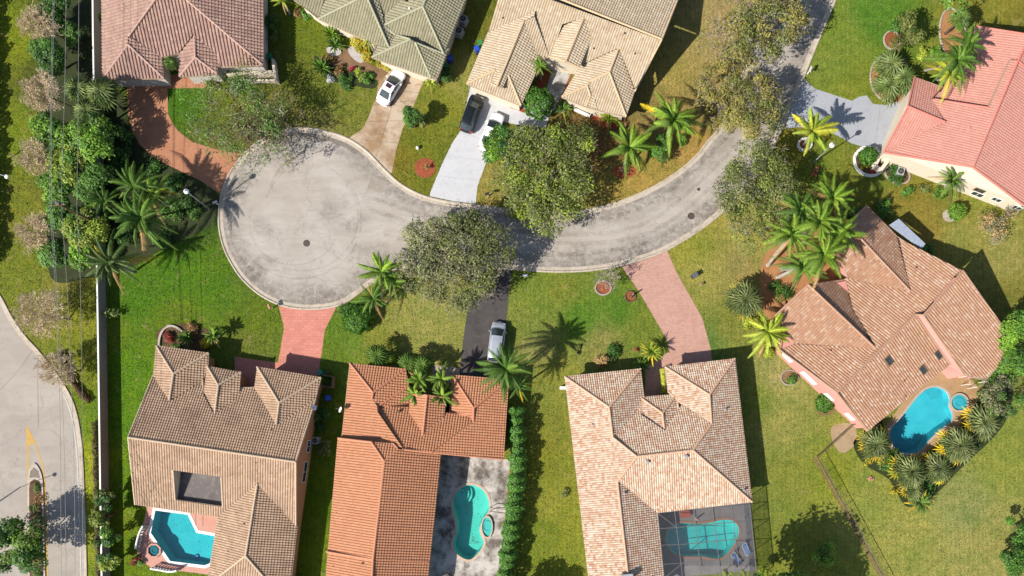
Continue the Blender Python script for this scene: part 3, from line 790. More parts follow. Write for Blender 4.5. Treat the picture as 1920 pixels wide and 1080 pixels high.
def house(name, label, verts, faces, outline, tile, capmat, wallmat, slope=.40, pu=.31, pv=.34, ez=EV, inset=.5,
          seed=0.0, gables=(), solve=True, extra_fixed=None, hb=.075):
    """verts: id -> (px, py[, z]);  faces: ([ids], (i, j)) with level line i->j walked with uphill on its left in the photo"""
    ids = list(verts); ix = {k: i for i, k in enumerate(ids)}
    fixed = {k: v[2] for k, v in verts.items() if len(v) > 2}
    z = np.array([fixed.get(k, ez+1.2) for k in ids], float)
    def xy(k): return np.array(W2(verts[k][0], verts[k][1], z[ix[k]]))
    grads = []
    for it in range(4):
        rows = []; rhs = []; nv = len(ids); nf = len(faces); grads = []
        for fi, f in enumerate(faces):
            (i, j) = f[1]
            sl = f[2] if len(f) > 2 else slope
            pi_ = np.array(W2(*verts[i][:2], z[ix[i]]) if isinstance(i, str) else W2(*i, 3.5))
            pj = np.array(W2(*verts[j][:2], z[ix[j]]) if isinstance(j, str) else W2(*j, 3.5))
            d = pj-pi_; d /= np.linalg.norm(d)
            g = np.array((-d[1], d[0]))*sl          # left of travel seen from above
            grads.append(g)
            for k in f[0]:
                r = np.zeros(nv+nf); r[ix[k]] = 1; r[nv+fi] = -1
                rows.append(r); rhs.append(g@xy(k))
        for k, zz in fixed.items():
            r = np.zeros(nv+nf); r[ix[k]] = 6; rows.append(r); rhs.append(6*zz)
        sol = np.linalg.lstsq(np.array(rows), np.array(rhs), rcond=None)[0]
        z = sol[:nv]
        for k, zz in fixed.items(): z[ix[k]] = zz
    P = {k: np.array(W(verts[k][0], verts[k][1], z[ix[k]])) for k in ids}
    out = ccw(WP(outline, ez))
    cx = sum(p[0] for p in out)/len(out); cy = sum(p[1] for p in out)/len(out)
    T = thing(name, label, 'house', (cx, cy, 0), 'houses around the cul-de-sac')
    ins = offset_poly(out, inset); NOGRASS.append(ins)
    mb = MB(); mb.prism(ins, 0, ez-.12)
    for gp in gables:
        pts = [P[k] for k in gp[0]]
        dr = np.array(gp[1]+(0,)) if len(gp) > 1 else np.zeros(3)
        pts = [p+dr for p in pts]
        n = len(pts); V = [tuple(p-np.array((0, 0, .1))) for p in pts]
        mb.add(V, [tuple(range(n))])
    wall = mb.mesh('wall', wallmat, T)
    acc = dict(V=[], F=[], uv=[], SV=[], SF=[], seed=seed)
    edges = {}
    info = []
    for fi, f in enumerate(faces):
        flat, nrm = tile_face(acc, [P[k] for k in f[0]], grads[fi], pu, pv, hb)
        info.append((flat, nrm))
        L_ = f[0]
        for a in range(len(L_)):
            e = (L_[a], L_[(a+1) % len(L_)])
            edges.setdefault(tuple(sorted(e)), []).append((fi, e))
    roof = mk('roof', acc['V'], acc['F'], tile, T, uv=acc['uv'])
    mk('sheathing', acc['SV'], acc['SF'], MAT['dark_metal'], roof)
    fas = MB(); nw = [0]
    def one_cap(p, q, r=.13):
        mb = MB(); cap_line(mb, p, q, r)
        if mb.F: mb.mesh('ridge_cap', capmat, roof)
    for e, fs in edges.items():
        p, q = P[e[0]], P[e[1]]
        if len(fs) == 2:
            (fa, _), (fb, _) = fs
            ca = np.mean(info[fa][0], 0); cb = np.mean(info[fb][0], 0)
            m_ = (p+q)/2
            # convex when the neighbour's centre lies below this plane
            if (cb-m_)@info[fa][1] < -.02 and (ca-m_)@info[fb][1] < -.02:
                one_cap(p+np.array((0, 0, .06)), q+np.array((0, 0, .06)))
        else:
            d = (q-p); ln = np.linalg.norm(d[:2])
            if ln < .15: continue
            nn = np.array((-d[1], d[0], 0))/ln*.03
            V = [p+nn, q+nn, q-nn, p-nn]
            hi = np.array((0, 0, .05)); lo = np.array((0, 0, -.2))
            fas.add([v+lo for v in V]+[v+hi for v in V], [(3, 2, 1, 0), (4, 5, 6, 7), (0, 1, 5, 4), (1, 2, 6, 5), (2, 3, 7, 6), (3, 0, 4, 7)])
            # rake caps where the edge climbs
            if abs(d[2])/ln > .15: one_cap(p+np.array((0, 0, .03)), q+np.array((0, 0, .03)), .11)
    fas.mesh('fascia', MAT['fascia'], roof)
    return T, roof, P, ins, info

def roof_z(info, x, y):
    best = None
    for flat, nrm in info:
        if inpoly(x, y, [(p[0], p[1]) for p in flat]):
            p = flat[0]; z = p[2]-((x-p[0])*nrm[0]+(y-p[1])*nrm[1])/nrm[2]
            if best is None or z > best[0]: best = (z, nrm)
    return best or (3.5, np.array((0, 0, 1.0)))
def on_roof(info, px, py):
    z = 4.0
    for _ in range(6):
        x, y, _z = W(px, py, z); z, nrm = roof_z(info, x, y)
    x, y, _z = W(px, py, z)
    return x, y, z, nrm
def vents(h, pts):
    T, roof, P, ins, info = h
    for px, py, r, hh, mt in pts:
        x, y, z, nn = on_roof(info, px, py)
        mb = MB(); mb.lathe((x, y, z), [(r*.6, -.1), (r*.6, hh*.7), (r, hh*.7), (r*.9, hh), (.01, hh*1.05)], 12)
        mb.mesh('roof_vent', mt, roof)
def window_on(h, ax, ay, bx, by, t, w, hgt, z0, frame, pane, proud=.05, name='window'):
    """window on the wall whose foot runs from photo point a to b (given at ground level, already true)"""
    T = h[0]
    a = np.array((ax, ay)); b2 = np.array((bx, by)); d = (b2-a); ln = np.linalg.norm(d); d /= ln
    q = np.array((d[1], -d[0]))                       # outward when the outline runs counter-clockwise
    c = a+d*ln*t
    mb = MB(); ang = math.atan2(d[1], d[0])
    o_ = c+q*(proud/2)
    fw = .07
    for dx, dz, sx, sz in ((0, hgt/2-fw/2, w, fw), (0, -hgt/2+fw/2, w, fw), (-w/2+fw/2, 0, fw, hgt-2*fw), (w/2-fw/2, 0, fw, hgt-2*fw), (0, 0, fw*.7, hgt-2*fw)):
        p = o_+d*dx
        mb.box((p[0], p[1], z0+hgt/2+dz), (sx, proud+.02, sz), ang)
    f = mb.mesh(name, frame, T)
    mb = MB(); p = c+q*.012
    mb.box((p[0], p[1], z0+hgt/2), (w-2*fw, .03, hgt-2*fw), ang)
    mb.mesh('pane', pane, f)

MAT['fascia'] = M_plain('fascia', alb(200, 176, 150), .6)
_M_tile = M_tile
def M_tile(name, cols, weath=None, wamt=.35, m=(1, 1, 1)):
    f = lambda c: tuple(min(.92, v*k) for v, k in zip(c, m))
    return _M_tile(name, [f(c) for c in cols], f(weath), wamt)
tA = M_tile('tile_rosebrown', [alb(196, 152, 136), alb(182, 138, 124), alb(206, 164, 146), alb(172, 128, 116)], alb(140, 108, 100), .4, (1.0, 1.1, 1.1))
tB = M_tile('tile_sage', [alb(178, 170, 128), alb(166, 158, 118), alb(188, 180, 140), alb(158, 150, 112)], alb(136, 130, 104), .35, (.97, .98, 1.12))
tC = M_tile('tile_sand', [alb(226, 188, 144), alb(214, 174, 130), alb(234, 200, 158), alb(204, 164, 122)], alb(190, 150, 110), .35, (.97, 1.17, 1.45))
tD = M_tile('tile_salmon', [alb(240, 158, 140), alb(232, 150, 132), alb(244, 166, 148)], alb(226, 142, 126), .4, (.9, 1.08, 1.1))
tE = M_tile('tile_speckled', [alb(200, 152, 120), alb(188, 140, 110), alb(210, 166, 134), alb(196, 150, 118), alb(226, 198, 174)], alb(172, 128, 104))
tF = M_tile('tile_greytan', [alb(206, 174, 146), alb(192, 160, 132), alb(214, 184, 156), alb(180, 148, 122)], alb(150, 122, 102), .6, (1.13, 1.1, 1.06))
tG = M_tile('tile_terracotta', [alb(220, 140, 102), alb(212, 132, 94), alb(226, 148, 110), alb(206, 128, 92)], alb(196, 118, 82), .3, (1.0, 1.22, 1.24))
tH = M_tile('tile_blend', [alb(244,222,192), alb(238,206,168), alb(204,138,102), alb(242,218,186), alb(226,184,146), alb(212,156,120), alb(246,226,198)], alb(214, 170, 130), .25, (1.0, 1.08, 1.2))
wCream = M_plain('cream_render', alb(244, 230, 206), .8, var=.06)
wPink = M_plain('pink_render', alb(236, 164, 152), .8, var=.06)
wOrange = M_plain('apricot_render', alb(214, 150, 104), .8, var=.06)
wWhite = M_plain('white_render', alb(232, 224, 214), .8, var=.06)
cA = M_plain('cap_rose', alb(208, 168, 150), .7); cB = M_plain('cap_sage', alb(186, 184, 150), .7); cC = M_plain('cap_sand', alb(228, 196, 154), .7)
cD = M_plain('cap_salmon', alb(232, 134, 118), .7); cE = M_plain('cap_tan', alb(196, 152, 124), .7); cF = M_plain('cap_straw', alb(220, 192, 160), .7)
cG = M_plain('cap_terracotta', alb(222, 146, 108), .7); cH = M_plain('cap_peach', alb(230, 186, 152), .7)
e = EV

# ---- A: rose-brown roof, upper left
hA = house('house', 'house with rose-brown barrel tile roof beside the brick paver driveway', {
 'a0': (190,-170,e), 'b': (193,149,e), 'c': (308,147,e), 'd': (304,108), 'L': (242,69), 'L2': (241,84), 'T': (314,-31), 'T2': (317,-60),
 'R': (494,123,e), 'R0': (493,-170,e), 'w0': (365,66), 'w1': (367,108), 'wl': (337,144,e), 'wr': (408,139,e), 'wlt': (336,101), 'wrt': (409,104), 'f1': (412,126,e)},
 [(['b','L2','L','T','T2','a0'], ('a0','b')), (['b','c','L2'], ('b','c')), (['L2','c','d','L'], ('R','R0')),
  (['L','d','wlt','w0','wrt','f1','R','T'], ('f1','R')), (['R','R0','T2','T'], ('R','R0')), (['T2','R0','a0'], ('R0','a0')),
  (['w0','wlt','wl','w1'], ('a0','b')), (['wl','wr','w1'], ('wl','wr')), (['w1','wr','wrt','w0'], ('R','R0'))],
 [(190,-170),(193,149),(308,147),(305,110),(337,107),(337,144),(408,139),(410,126),(494,123),(493,-170)], tA, cA, wWhite, pu=.40, pv=.36, seed=.11, hb=.125)

# ---- B: sage green roof, top centre-left
hB = house('house', 'house with sage green tile roof and three stepped hips above the tan driveway', {
 'p1': (598,36,e), 'p2': (706,84,e), 'p3': (731,92), 'A1': (686.8,-8.4), 'q1': (742,66), 'q2': (719,48), 'q3': (719,33), 'q4': (706,-10),
 'h1': (714,51), 'h2': (832,101,e+.25), 'A2': (793,13), 'h3': (836,92,e+.2), 'h4': (878,-12,e+.2), 'A3': (803,-12), 'q5': (762,-11),
 'k1': (697.6,108,e), 'k2': (808,146,e), 'k3': (779,80), 'k4': (770,74), 'k5': (821.5,143.5,e), 'k6': (841,93,e),
 'm1': (612,-10), 'm2': (690,-40), 'n0': (551,0,e), 'n1': (600,33,e), 'n2': (572,-45)},
 [(['p1','p2','p3','A1'], ('p1','p2')), (['A1','p3','q1','q2','q3','q4'], ('h3','h4')), (['q4','q3','q5'], ('p1','p2')),
  (['h1','h2','A2'], ('p1','p2')), (['h1','A2','A3','q5','q3','q2'], ('h4','h3')), (['A2','h2','h3','h4','A3'], ('h3','h4')),
  (['k1','k2','k3','k4'], ('k1','k2')), (['k1','k4','q1','p3','p2'], ('k6','k5')), (['k3','k2','k5','k6','h2'], ('k5','k6')),
  (['p1','A1','m2','m1'], ('h4','h3')), (['n0','n1','p1','m1','n2'], ('p1','p2'))],
 [(552,4),(598,36),(706,84),(697.6,108),(808,146),(821.5,143.5),(841,93),(876,-10),(890,-60),(580,-60)], tB, cB, wCream, pu=.33, pv=.33, seed=.23, inset=.55)

# ---- C: sand coloured roof, top centre
ML, MR = (1054,0), (1241,74)
hC = house('house', 'house with sand coloured tile roof and forked front wings by the white driveway', {
 'm0': (946,-21,e), 'm1': (915,62,e), 'm2': (1004,21), 'm3': (1002,31), 'm4': (1030,107), 'g1': (1032,106.5), 'g2': (1054,48), 'g3': (1095,33.5), 'g4': (1109,72), 'g5': (1086,126.5), 'g6': (1061,115.5),
 'r0': (1160,91), 'r1': (1190,172,e), 'MR': MR, 'ML': ML, 'MT': (1000,-21), 'bk1': (1290,-50,e), 'bk0': (1060,-140,e),
 'l1': (875,157.5,e), 'l2': (929,132), 'l3': (921,157), 'l4': (932,162.5), 'l5': (982,41), 'l6': (942,165), 'l7': (953,141), 'l8': (977,198,e), 'l9': (1004,137,e), 'l10': (1007,102), 's1': (1018,114,e),
 'r2': (1087,125), 'r3': (1053,182,e), 'r4': (1101,162), 'r5': (1106,153), 'r6': (1142.5,136), 'r7': (1107,180), 'r8': (1099,200,e), 'r9': (1120,206,e), 'r10': (1174,219,e)},
 [(['m0','m1','m2','m3','m4','g1','g2','g3','g4','r2','r0','r1','MR','ML','MT'], ('ML','MR')),
  (['MT','ML','MR','bk1','bk0'], ('MR','ML')),
  (['m1','l1','l2','l3','l4','l5','m3','m2'], ('m1','l1')),
  (['l5','l4','l6','l7','l8','l9','l10'], ('l8','l9')),
  (['l5','l10','s1','m4','m3'], ('ML','MR')),
  (['l1','l8','l7','l2'], ('l1','l8')),
  (['g3','g2','g1','g6'], ('g2','g1')), (['g3','g6','g5','g4'], ('g5','g4')),
  (['r0','r2','r3','r4','r5','r6'], ('m1','l1')), (['r3','r8','r7','r4'], ('r3','r8')), (['r5','r4','r7','r8','r9'], ('r10','r1')),
  (['r5','r9','r10','r6'], ('r3','r8')), (['r0','r6','r10','r1'], ('r10','r1'))],
 [(946,-21),(915,62),(875,157.5),(977,198),(1004,137),(1018,114),(1086,126.5),(1053,182),(1099,200),(1120,206),(1174,219),(1190,172),(1222,90),(1290,-50),(1060,-140)],
 tC, cC, wCream, pu=.30, pv=.36, seed=.37)

# ---- D: salmon roof, upper right
hD = house('house', 'salmon roofed house with cream walls beside the grey painted driveway', {
 'n0': (1824,49,e), 'n1': (1768,168,e), 'n2': (1752,185), 'n3': (1854,201), 'n4': (1893,112), 'n5': (1908,115), 'n6': (1932,66),
 's0': (1656.4,285.6,e), 's1': (1824,313,5.4), 's3': (1893,113,), 's4': (1852,202), 's5': (1753,187), 's6': (1744,186), 's7': (1771,229),
 'e0': (1926,390,e), 'e1': (2010,192,e), 'e2': (2040,90,e), 'd0': (1715,145,e), 'd1': (1702,200), 'd2': (1766,163,e)},
 [(['n0','n1','n2','n3','n4','n5','n6'], ('n5','s1'), .34), (['s0','s1','n5','s3','s4','s5','s6','s7'], ('n5','s1'), .36),
  (['s1','e0','e1','n5'], ('s1','n5'), .36), (['n5','e1','e2','n6'], ('s1','n5'), .36),
  (['d0','d1','s7','s6','d2'], ('d2','d0')), (['d1','s0','s7'], ('d1','s7'))],
 [(1824,49),(1768,168),(1715,145),(1656.4,285.6),(1926,390),(2010,192),(2036,92),(1932,68)], tD, cD, wCream, pu=.30, pv=.34, seed=.41, hb=.035,
 gables=[(('s0','s1','e0'), (.15, .45))], inset=.35)

# ---- E: tan speckled roof with pink walls, right
hE = house('house', 'pink-walled house with a tan speckled gabled roof beside the deep blue pool', {
 'a0': (1625,386,e), 'a1': (1588,421), 'a2': (1706,546), 'a3': (1680,442,e), 'b1': (1563,441,e), 'b2': (1590,521,e),
 'f0': (1790,516,e), 'f1': (1583,525), 'f2': (1597,581), 'w1': (1642,654), 'r1': (1716,590), 'r2': (1731,591), 'r3': (1805,508), 'w0': (1515,534), 'w2': (1547,530,e),
 'c0': (1452,593,e), 'c1': (1490,646), 'c2': (1462,656,e), 'r0': (1569,736), 't0': (1625,808,e), 't1': (1781,684,e), 'k1': (1808,704), 'k2': (1850,711,e), 'k3': (1889,668,e), 'k4': (1885,621)},
 [(['a0','a1','a2','a3'], ('a3','a0')), (['a1','b1','b2','a2'], ('a1','a2')),
  (['a3','a2','b2','f1','f2','w1','r1','r2','r3','f0'], ('r1','r0'), .36),
  (['w0','w1','f2','f1','w2'], ('w1','w0')), (['w0','c0','c1','w1'], ('w0','w1')), (['c1','c2','r0','w1'], ('r1','r0'), .36), (['w1','r0','r1'], ('r1','r0'), .36),
  (['r0','t0','t1','r1'], ('r0','r1'), .38), (['r2','k1','k2','k3','k4','r3'], ('r2','r3'), .34)],
 [(1462,656),(1625,808),(1781,684),(1811,706),(1850,711),(1889,668),(1885,621),(1815,516),(1790,516),(1680,442),(1625,386),(1563,441),(1590,521),(1547,530),(1515,550),(1452,593),(1470,625)],
 tE, cE, wPink, pu=.32, pv=.36, seed=.53, inset=.28, gables=[(('c2','r0','t0'), (.15, .2)), (('b1','a1','a0'), (.2, -.3)), (('c0','w0','w2'), (.2, -.3))])

# ---- F: grey-tan roof, lower left
hF = house('house', 'house with grey-tan tile roof and a square sunken roof court', {
 'a1': (293.5,648,e), 'a2': (288,704,e), 'a3': (318,751), 'a4': (326,701), 'a5': (391.5,662,e), 'a6': (381,714), 'a7': (390,686,e),
 'b1': (389.4,687,e+.1), 'b2': (382,739), 'b3': (403,778), 'b4': (410,722), 'b5': (452,698,e+.1), 'b6': (447,750), 'b7': (452,727,e), 'b8': (477,726,e),
 'c1': (483,688,e), 'c2': (478,727,e), 'c3': (518.5,796), 'c4': (524,755), 'c5': (602,708,e), 'c6': (592,749,e),
 'o1': (241,820), 'o2': (555,866), 'o3': (555,985), 'o4': (254,946,e), 'h1': (325,881), 'h2': (415.4,893.5), 'h3': (418.5,950), 'h4': (329,937), 'v': (483,907), 'vl': (408,969,e),
 'd1': (389,1098,e), 'd2': (541,1134,e), 'd3': (461,1042), 'd4': (558,985,e)},
 [(['a1','a2','a3','a4'], ('a1','a2')), (['a5','a1','a4'], ('a5','a1')), (['a4','a3','a6','a7','a5'], ('a7','a5')),
  (['b1','b2','b3','b4'], ('a1','a2')), (['b5','b1','b4'], ('a5','a1')), (['b4','b3','b6','b5'], ('a7','a5')),
  (['c1','c2','c3','c4'], ('a1','a2')), (['c5','c1','c4'], ('a5','a1')), (['c4','c3','c6','c5'], ('a7','a5')),
  (['o1','a2','a3','a6','b2','b3','b6','b7','b8','c2','c3','c6','o2'][::-1], ('o2','o1')),
  (['o1','o4','h4','h1'], ('o1','o2'), .36), (['o1','h1','h2','o2'], ('o1','o2'), .36), (['o2','h2','h3','vl','v'], ('o1','o2'), .36), (['o4','vl','h3','h4'], ('o1','o2'), .36), (['o2','v','o3'], ('o1','o2'), .36),
  (['v','vl','d1','d3'], ('vl','d1')), (['d1','d2','d3'], ('d1','d2')), (['v','d3','d2','d4','o3'], ('d2','d4'))],
 [(391.5,662),(293.5,648),(288,704),(254,946),(408,969),(389,1098),(541,1134),(558,985),(592,749),(602,708),(483,688),(478,727),(452,727),(452,698),(389.4,687)],
 tF, cF, wOrange, pu=.30, pv=.34, seed=.61, gables=[(('a2','o1','o4'), (.5, 0)), (('c6','o2','d4'), (-.45, 0))], inset=.45)
T_, roof_, P_, ins_, inf_ = hF
# sunken court in the roof: dark deck below tile level with rendered sides
cz = 2.9
cor = [P_['h1'], P_['h2'], P_['h3'], P_['h4']]
mb = MB()
V = [tuple(p-np.array((0, 0, .04))) for p in cor]+[(p[0], p[1], 2.6) for p in cor]
mb.add(V, [(0, 1, 5, 4), (1, 2, 6, 5), (2, 3, 7, 6), (3, 0, 4, 7)])
mb.mesh('court_wall', wCream, roof_)
zc = 2.78
mk('court_deck', [(p[0], p[1], zc) for p in cor], tess([(p[0], p[1]) for p in cor]), M_stain('court_membrane', alb(128, 120, 118), alb(106, 100, 100), alb(172, 164, 156), .5, 1.2), roof_)

# ---- G: terracotta roof, lower centre-left
hG = house('house', 'house with terracotta roof at the end of the black driveway', {
 'a1': (656,681,e), 'a2': (760.5,692,e), 'a3': (700,736), 'a4': (698,747.5), 'a5': (709,762), 'a6': (767,723,e), 'a7': (709.5,772.5), 'l0': (640.6,821.5,e),
 'f1': (767,760), 'f2': (725,762), 'M1': (758,843), 'M2': (810,848.5), 'R1': (887.5,790), 'R2': (888.5,765), 'c1': (848,703,e), 'c2': (954,712,e), 'c3': (877,778), 'c4': (843,772), 'br': (944,861,e), 'f3': (835,774,e), 'f4': (766,764,e),
 'g0': (801,741), 'g1': (770,740,e+.7), 'g2': (765.6,791), 'g3': (791.7,826.7), 'g4': (831,795), 'g5': (836,746,e+.7),
 'w0': (634,821.5,e+.5), 'w1': (697,829), 'w2': (721,865), 'w3': (700,1048), 'w4': (696,1118), 'w5': (608,1118,e+.5), 'w6': (747,842), 'w7': (738,832), 'w8': (800,1118,e), 'w9': (827,853,e)},
 [(['a1','l0','w7','M1','a7','a5','a4','a3'], ('a1','l0')), (['a2','a1','a3'], ('c2','c1')), (['a3','a4','a5','a6','a2'], ('br','c2')),
  (['a5','f2','f1','a6'], ('br','c2'), .3),
  (['M1','M2','R1','c3','f3','f4','f2','a5','a7'][::-1], ('M2','M1')),
  (['c1','c4','c3','R1','R2'], ('c1','c4')), (['c2','c1','R2'], ('c2','c1')), (['M2','br','c2','R2','R1'], ('br','c2')),
  (['g0','g1','g2','g3'], ('a1','l0')), (['g0','g3','g4','g5'], ('br','c2')),
  (['w0','w5','w4','w3','w2','w1'], ('w0','w5')), (['w1','w2','w6','w7'], ('M2','M1')), (['w2','w3','w4','w8','w9','M2','M1','w6'], ('w8','w9'))],
 [(656,681),(640.6,821.5),(634,821.5),(608,1118),(800,1118),(827,853),(944,861),(954,712),(848,703),(843,774),(766,764),(767,723),(760.5,692)],
 tG, cG, wWhite, pu=.32, pv=.33, seed=.71)
T_, roof_, P_, ins_, inf_ = hG
mb = MB()
for ks in (('g1','g2'), ('g5','g4')):
    p, q = P_[ks[0]], P_[ks[1]]
    mb.add([tuple(p-np.array((0,0,.1))), tuple(q-np.array((0,0,.1))), (q[0], q[1], q[2]-.7), (p[0], p[1], p[2]-.9)], [(0, 1, 2, 3)])
p, q, r_ = P_['g1'], P_['g5'], P_['g0']
mb.add([(p[0], p[1]-.3, p[2]-.1), (q[0], q[1]-.3, q[2]-.1), (r_[0], r_[1]-.3, r_[2]-.1), (p[0], p[1]-.3, .0), (q[0], q[1]-.3, .0)], [(0, 1, 2), (0, 3, 4, 1)])
mb.mesh('porch_wall', wWhite, T_)
# cap course across the long wing
mb = MB()
x0, y0, z0, _ = on_roof(inf_, 612, 1034); x1, y1, z1, _ = on_roof(inf_, 699, 1049); x2, y2, z2, _ = on_roof(inf_, 803, 1053)
cap_line(mb, (x0, y0, z0+.05), (x1, y1, z1+.05), .1); cap_line(mb, (x1, y1, z1+.05), (x2, y2, z2+.05), .1)
mb.mesh('cap_course', cG, roof_)

# ---- H: blended peach roof, lower centre-right
hH = house('house', 'house with blended peach and brick tile roof next to the screened pool', {
 'a1': (1059,706,e), 'a2': (1201,691.5,e), 'a3': (1142,763.5), 'a4': (1149,820), 'a5': (1198,764), 'a6': (1207.7,744,e), 'M1': (1194,856), 'M2': (1299,844), 'R1': (1334,794), 'R2': (1330,740),
 'b1': (1247,688,e), 'b2': (1377.5,672.5,e), 'b3': (1252.5,734,e), 'b4': (1279.6,758), 'c1': (1200,745,e), 'c2': (1203,779), 'c3': (1246,808), 'c4': (1242,774.6), 'c5': (1269,739,e), 'c6': (1272,767),
 'l1': (1157.7,903), 'l2': (1182,1118), 'l3': (1107.5,1118,e), 's1': (1233,961,e), 's2': (1410,941,e), 'l4': (1248,1118,e)},
 [(['a1','l3','l2','l1','M1','a4','a3'], ('a1','l3')), (['a2','a1','a3'], ('a2','a1')), (['a3','a4','a5','a6','a2'], ('s2','b2')),
  (['a4','M1','M2','R1','b4','c6','c3','c2','a5'][::-1], ('M2','M1')),
  (['b1','b3','b4','R1','R2'], ('b1','b3')), (['b2','b1','R2'], ('b2','b1')), (['M2','s2','b2','R2','R1'], ('s2','b2')),
  (['c1','c2','c3','c4'], ('a1','l3')), (['c5','c1','c4'], ('a2','a1')), (['c4','c3','c6','c5'], ('s2','b2')),
  (['M1','l1','s1','s2','M2'], ('s1','s2')), (['l1','l2','l4','s1'], ('l4','s1'))],
 [(1059,706),(1107.5,1118),(1248,1118),(1233,961),(1410,941),(1377.5,672.5),(1247,688),(1252.5,734),(1269,739),(1200,745),(1207.7,744),(1201,691.5)],
 tH, cH, wCream, pu=.27, pv=.32, seed=.83)

# roof vents, skylights
vents(hH, [(1110,796,.13,.3,MAT['galv']), (1359,768,.15,.35,MAT['galv']), (1213,866,.22,.4,MAT['galv']), (1286,856,.22,.4,MAT['galv']), (1170,925,.15,.35,MAT['galv']), (1394,919,.15,.35,MAT['galv'])])
vents(hC, [(1171,64,.1,.25,MAT['dark_metal']), (1113,92,.1,.22,MAT['dark_metal']), (1190,102,.1,.22,MAT['dark_metal']), (943,35,.1,.22,MAT['dark_metal'])])
vents(hG, [(748,772,.18,.35,MAT['wood']), (725,818,.07,.15,MAT['dark_metal']), (632,961,.07,.15,MAT['dark_metal']), (680,1056,.14,.3,MAT['wood']), (625,1061,.07,.15,MAT['dark_metal'])])
vents(hF, [(509,806,.09,.2,MAT['dark_metal']), (260,872,.08,.2,MAT['dark_metal']), (480,868,.07,.2,MAT['wood']), (458,982,.1,.25,MAT['wood']), (428,1033,.08,.2,MAT['dark_metal'])])
vents(hE, [(1696,743,.1,.25,MAT['wood']), (1694,715,.1,.25,MAT['wood']), (1557,657,.1,.2,MAT['dark_metal']), (1717,502,.1,.2,MAT['dark_metal'])])
vents(hB, [(768,18,.12,.3,MAT['white']), (762,3,.15,.35,MAT['dark_metal'])])
vents(hD, [(1818,240,.09,.2,cD)])
T_, roof_, P_, ins_, inf_ = hE
for px, py in ((1666,676), (1730,693), (1759,665)):
    x, y, z, nn = on_roof(inf_, px, py)
    up = Vector(nn); du = (P_['r1']-P_['r0']); du = Vector(du/np.linalg.norm(du)); dv = up.cross(du)
    mb = MB(); hw, hl = .36, .56; c0 = Vector((x, y, z))
    for a, b2, sa, sb in ((0, hl, hw+.05, .05), (0, -hl, hw+.05, .05), (hw, 0, .05, hl), (-hw, 0, .05, hl)):
        V = []
        for zz in (-.05, .16):
            for q, w_ in ((-1, -1), (1, -1), (1, 1), (-1, 1)): V.append(c0+du*(a+q*sa)+dv*(b2+w_*sb)+up*zz)
        mb.add(V, [(3, 2, 1, 0), (4, 5, 6, 7), (0, 1, 5, 4), (1, 2, 6, 5), (2, 3, 7, 6), (3, 0, 4, 7)])
    sk = mb.mesh('skylight', MAT['wood'], roof_)
    mk('pane', [c0+du*q*hw+dv*w_*hl+up*.13 for q, w_ in ((-1, -1), (1, -1), (1, 1), (-1, 1))], [(0, 1, 2, 3)], MAT['glass'], sk)

# pink wall between the lower slope and the raised right block of E
p, q = P_['r2'], P_['k1']; a_, c_ = P_['r1'], P_['t1']
mb = MB()
mb.add([tuple(p-np.array((0,0,.1))), tuple(q-np.array((0,0,.1))), (q[0]-.25, q[1]-.15, 0), (c_[0]+.1, c_[1], 0), (c_[0], c_[1], c_[2]-.3), tuple(a_-np.array((0,0,.3)))], [(0, 1, 2, 3, 4, 5)])
mb.mesh('wall', wPink, T_)
# windows seen on the walls that face the camera
def wall_edge(ins, target):
    """the wall edge whose middle is nearest to the photo point target"""
    t = np.array(W2(*target, 1.4)); best = None
    for i in range(len(ins)):
        a = np.array(ins[i]); b2 = np.array(ins[(i+1) % len(ins)]); d = b2-a; L2 = d@d
        if L2 < .3: continue
        s = min(1, max(0, (t-a)@d/L2)); dist = np.linalg.norm(a+d*s-t)
        if best is None or dist < best[0]: best = (dist, a, b2, s)
    return best
whiteframe = MAT['white']
for h, px, py, w_, hh, z0, fm, pn in ((hF,572,836,1.5,1.2,1.0,whiteframe,MAT['glass']), (hF,567,884,2.6,1.3,.95,whiteframe,MAT['glass']),
        (hD,1836,347,1.3,.8,1.6,MAT['wood'],MAT['glass']), (hD,1836,363,1.5,1.0,.5,whiteframe,MAT['glass']), (hD,1868,375,1.2,.9,1.0,whiteframe,MAT['glass']), (hD,1906,391,1.1,.9,1.0,whiteframe,MAT['glass']),
        (hE,1476,669,1.6,1.1,1.1,whiteframe,MAT['white']), (hE,1516,708,2.3,1.2,1.0,whiteframe,MAT['white']), (hE,1554,743,1.3,1.1,1.0,whiteframe,MAT['white']), (hE,1592,781,1.3,1.1,1.0,whiteframe,MAT['white'])):
    dist, a, b2, s = wall_edge(h[3], (px, py))
    window_on(h, a[0], a[1], b2[0], b2[1], s, w_, hh, z0, fm, pn)
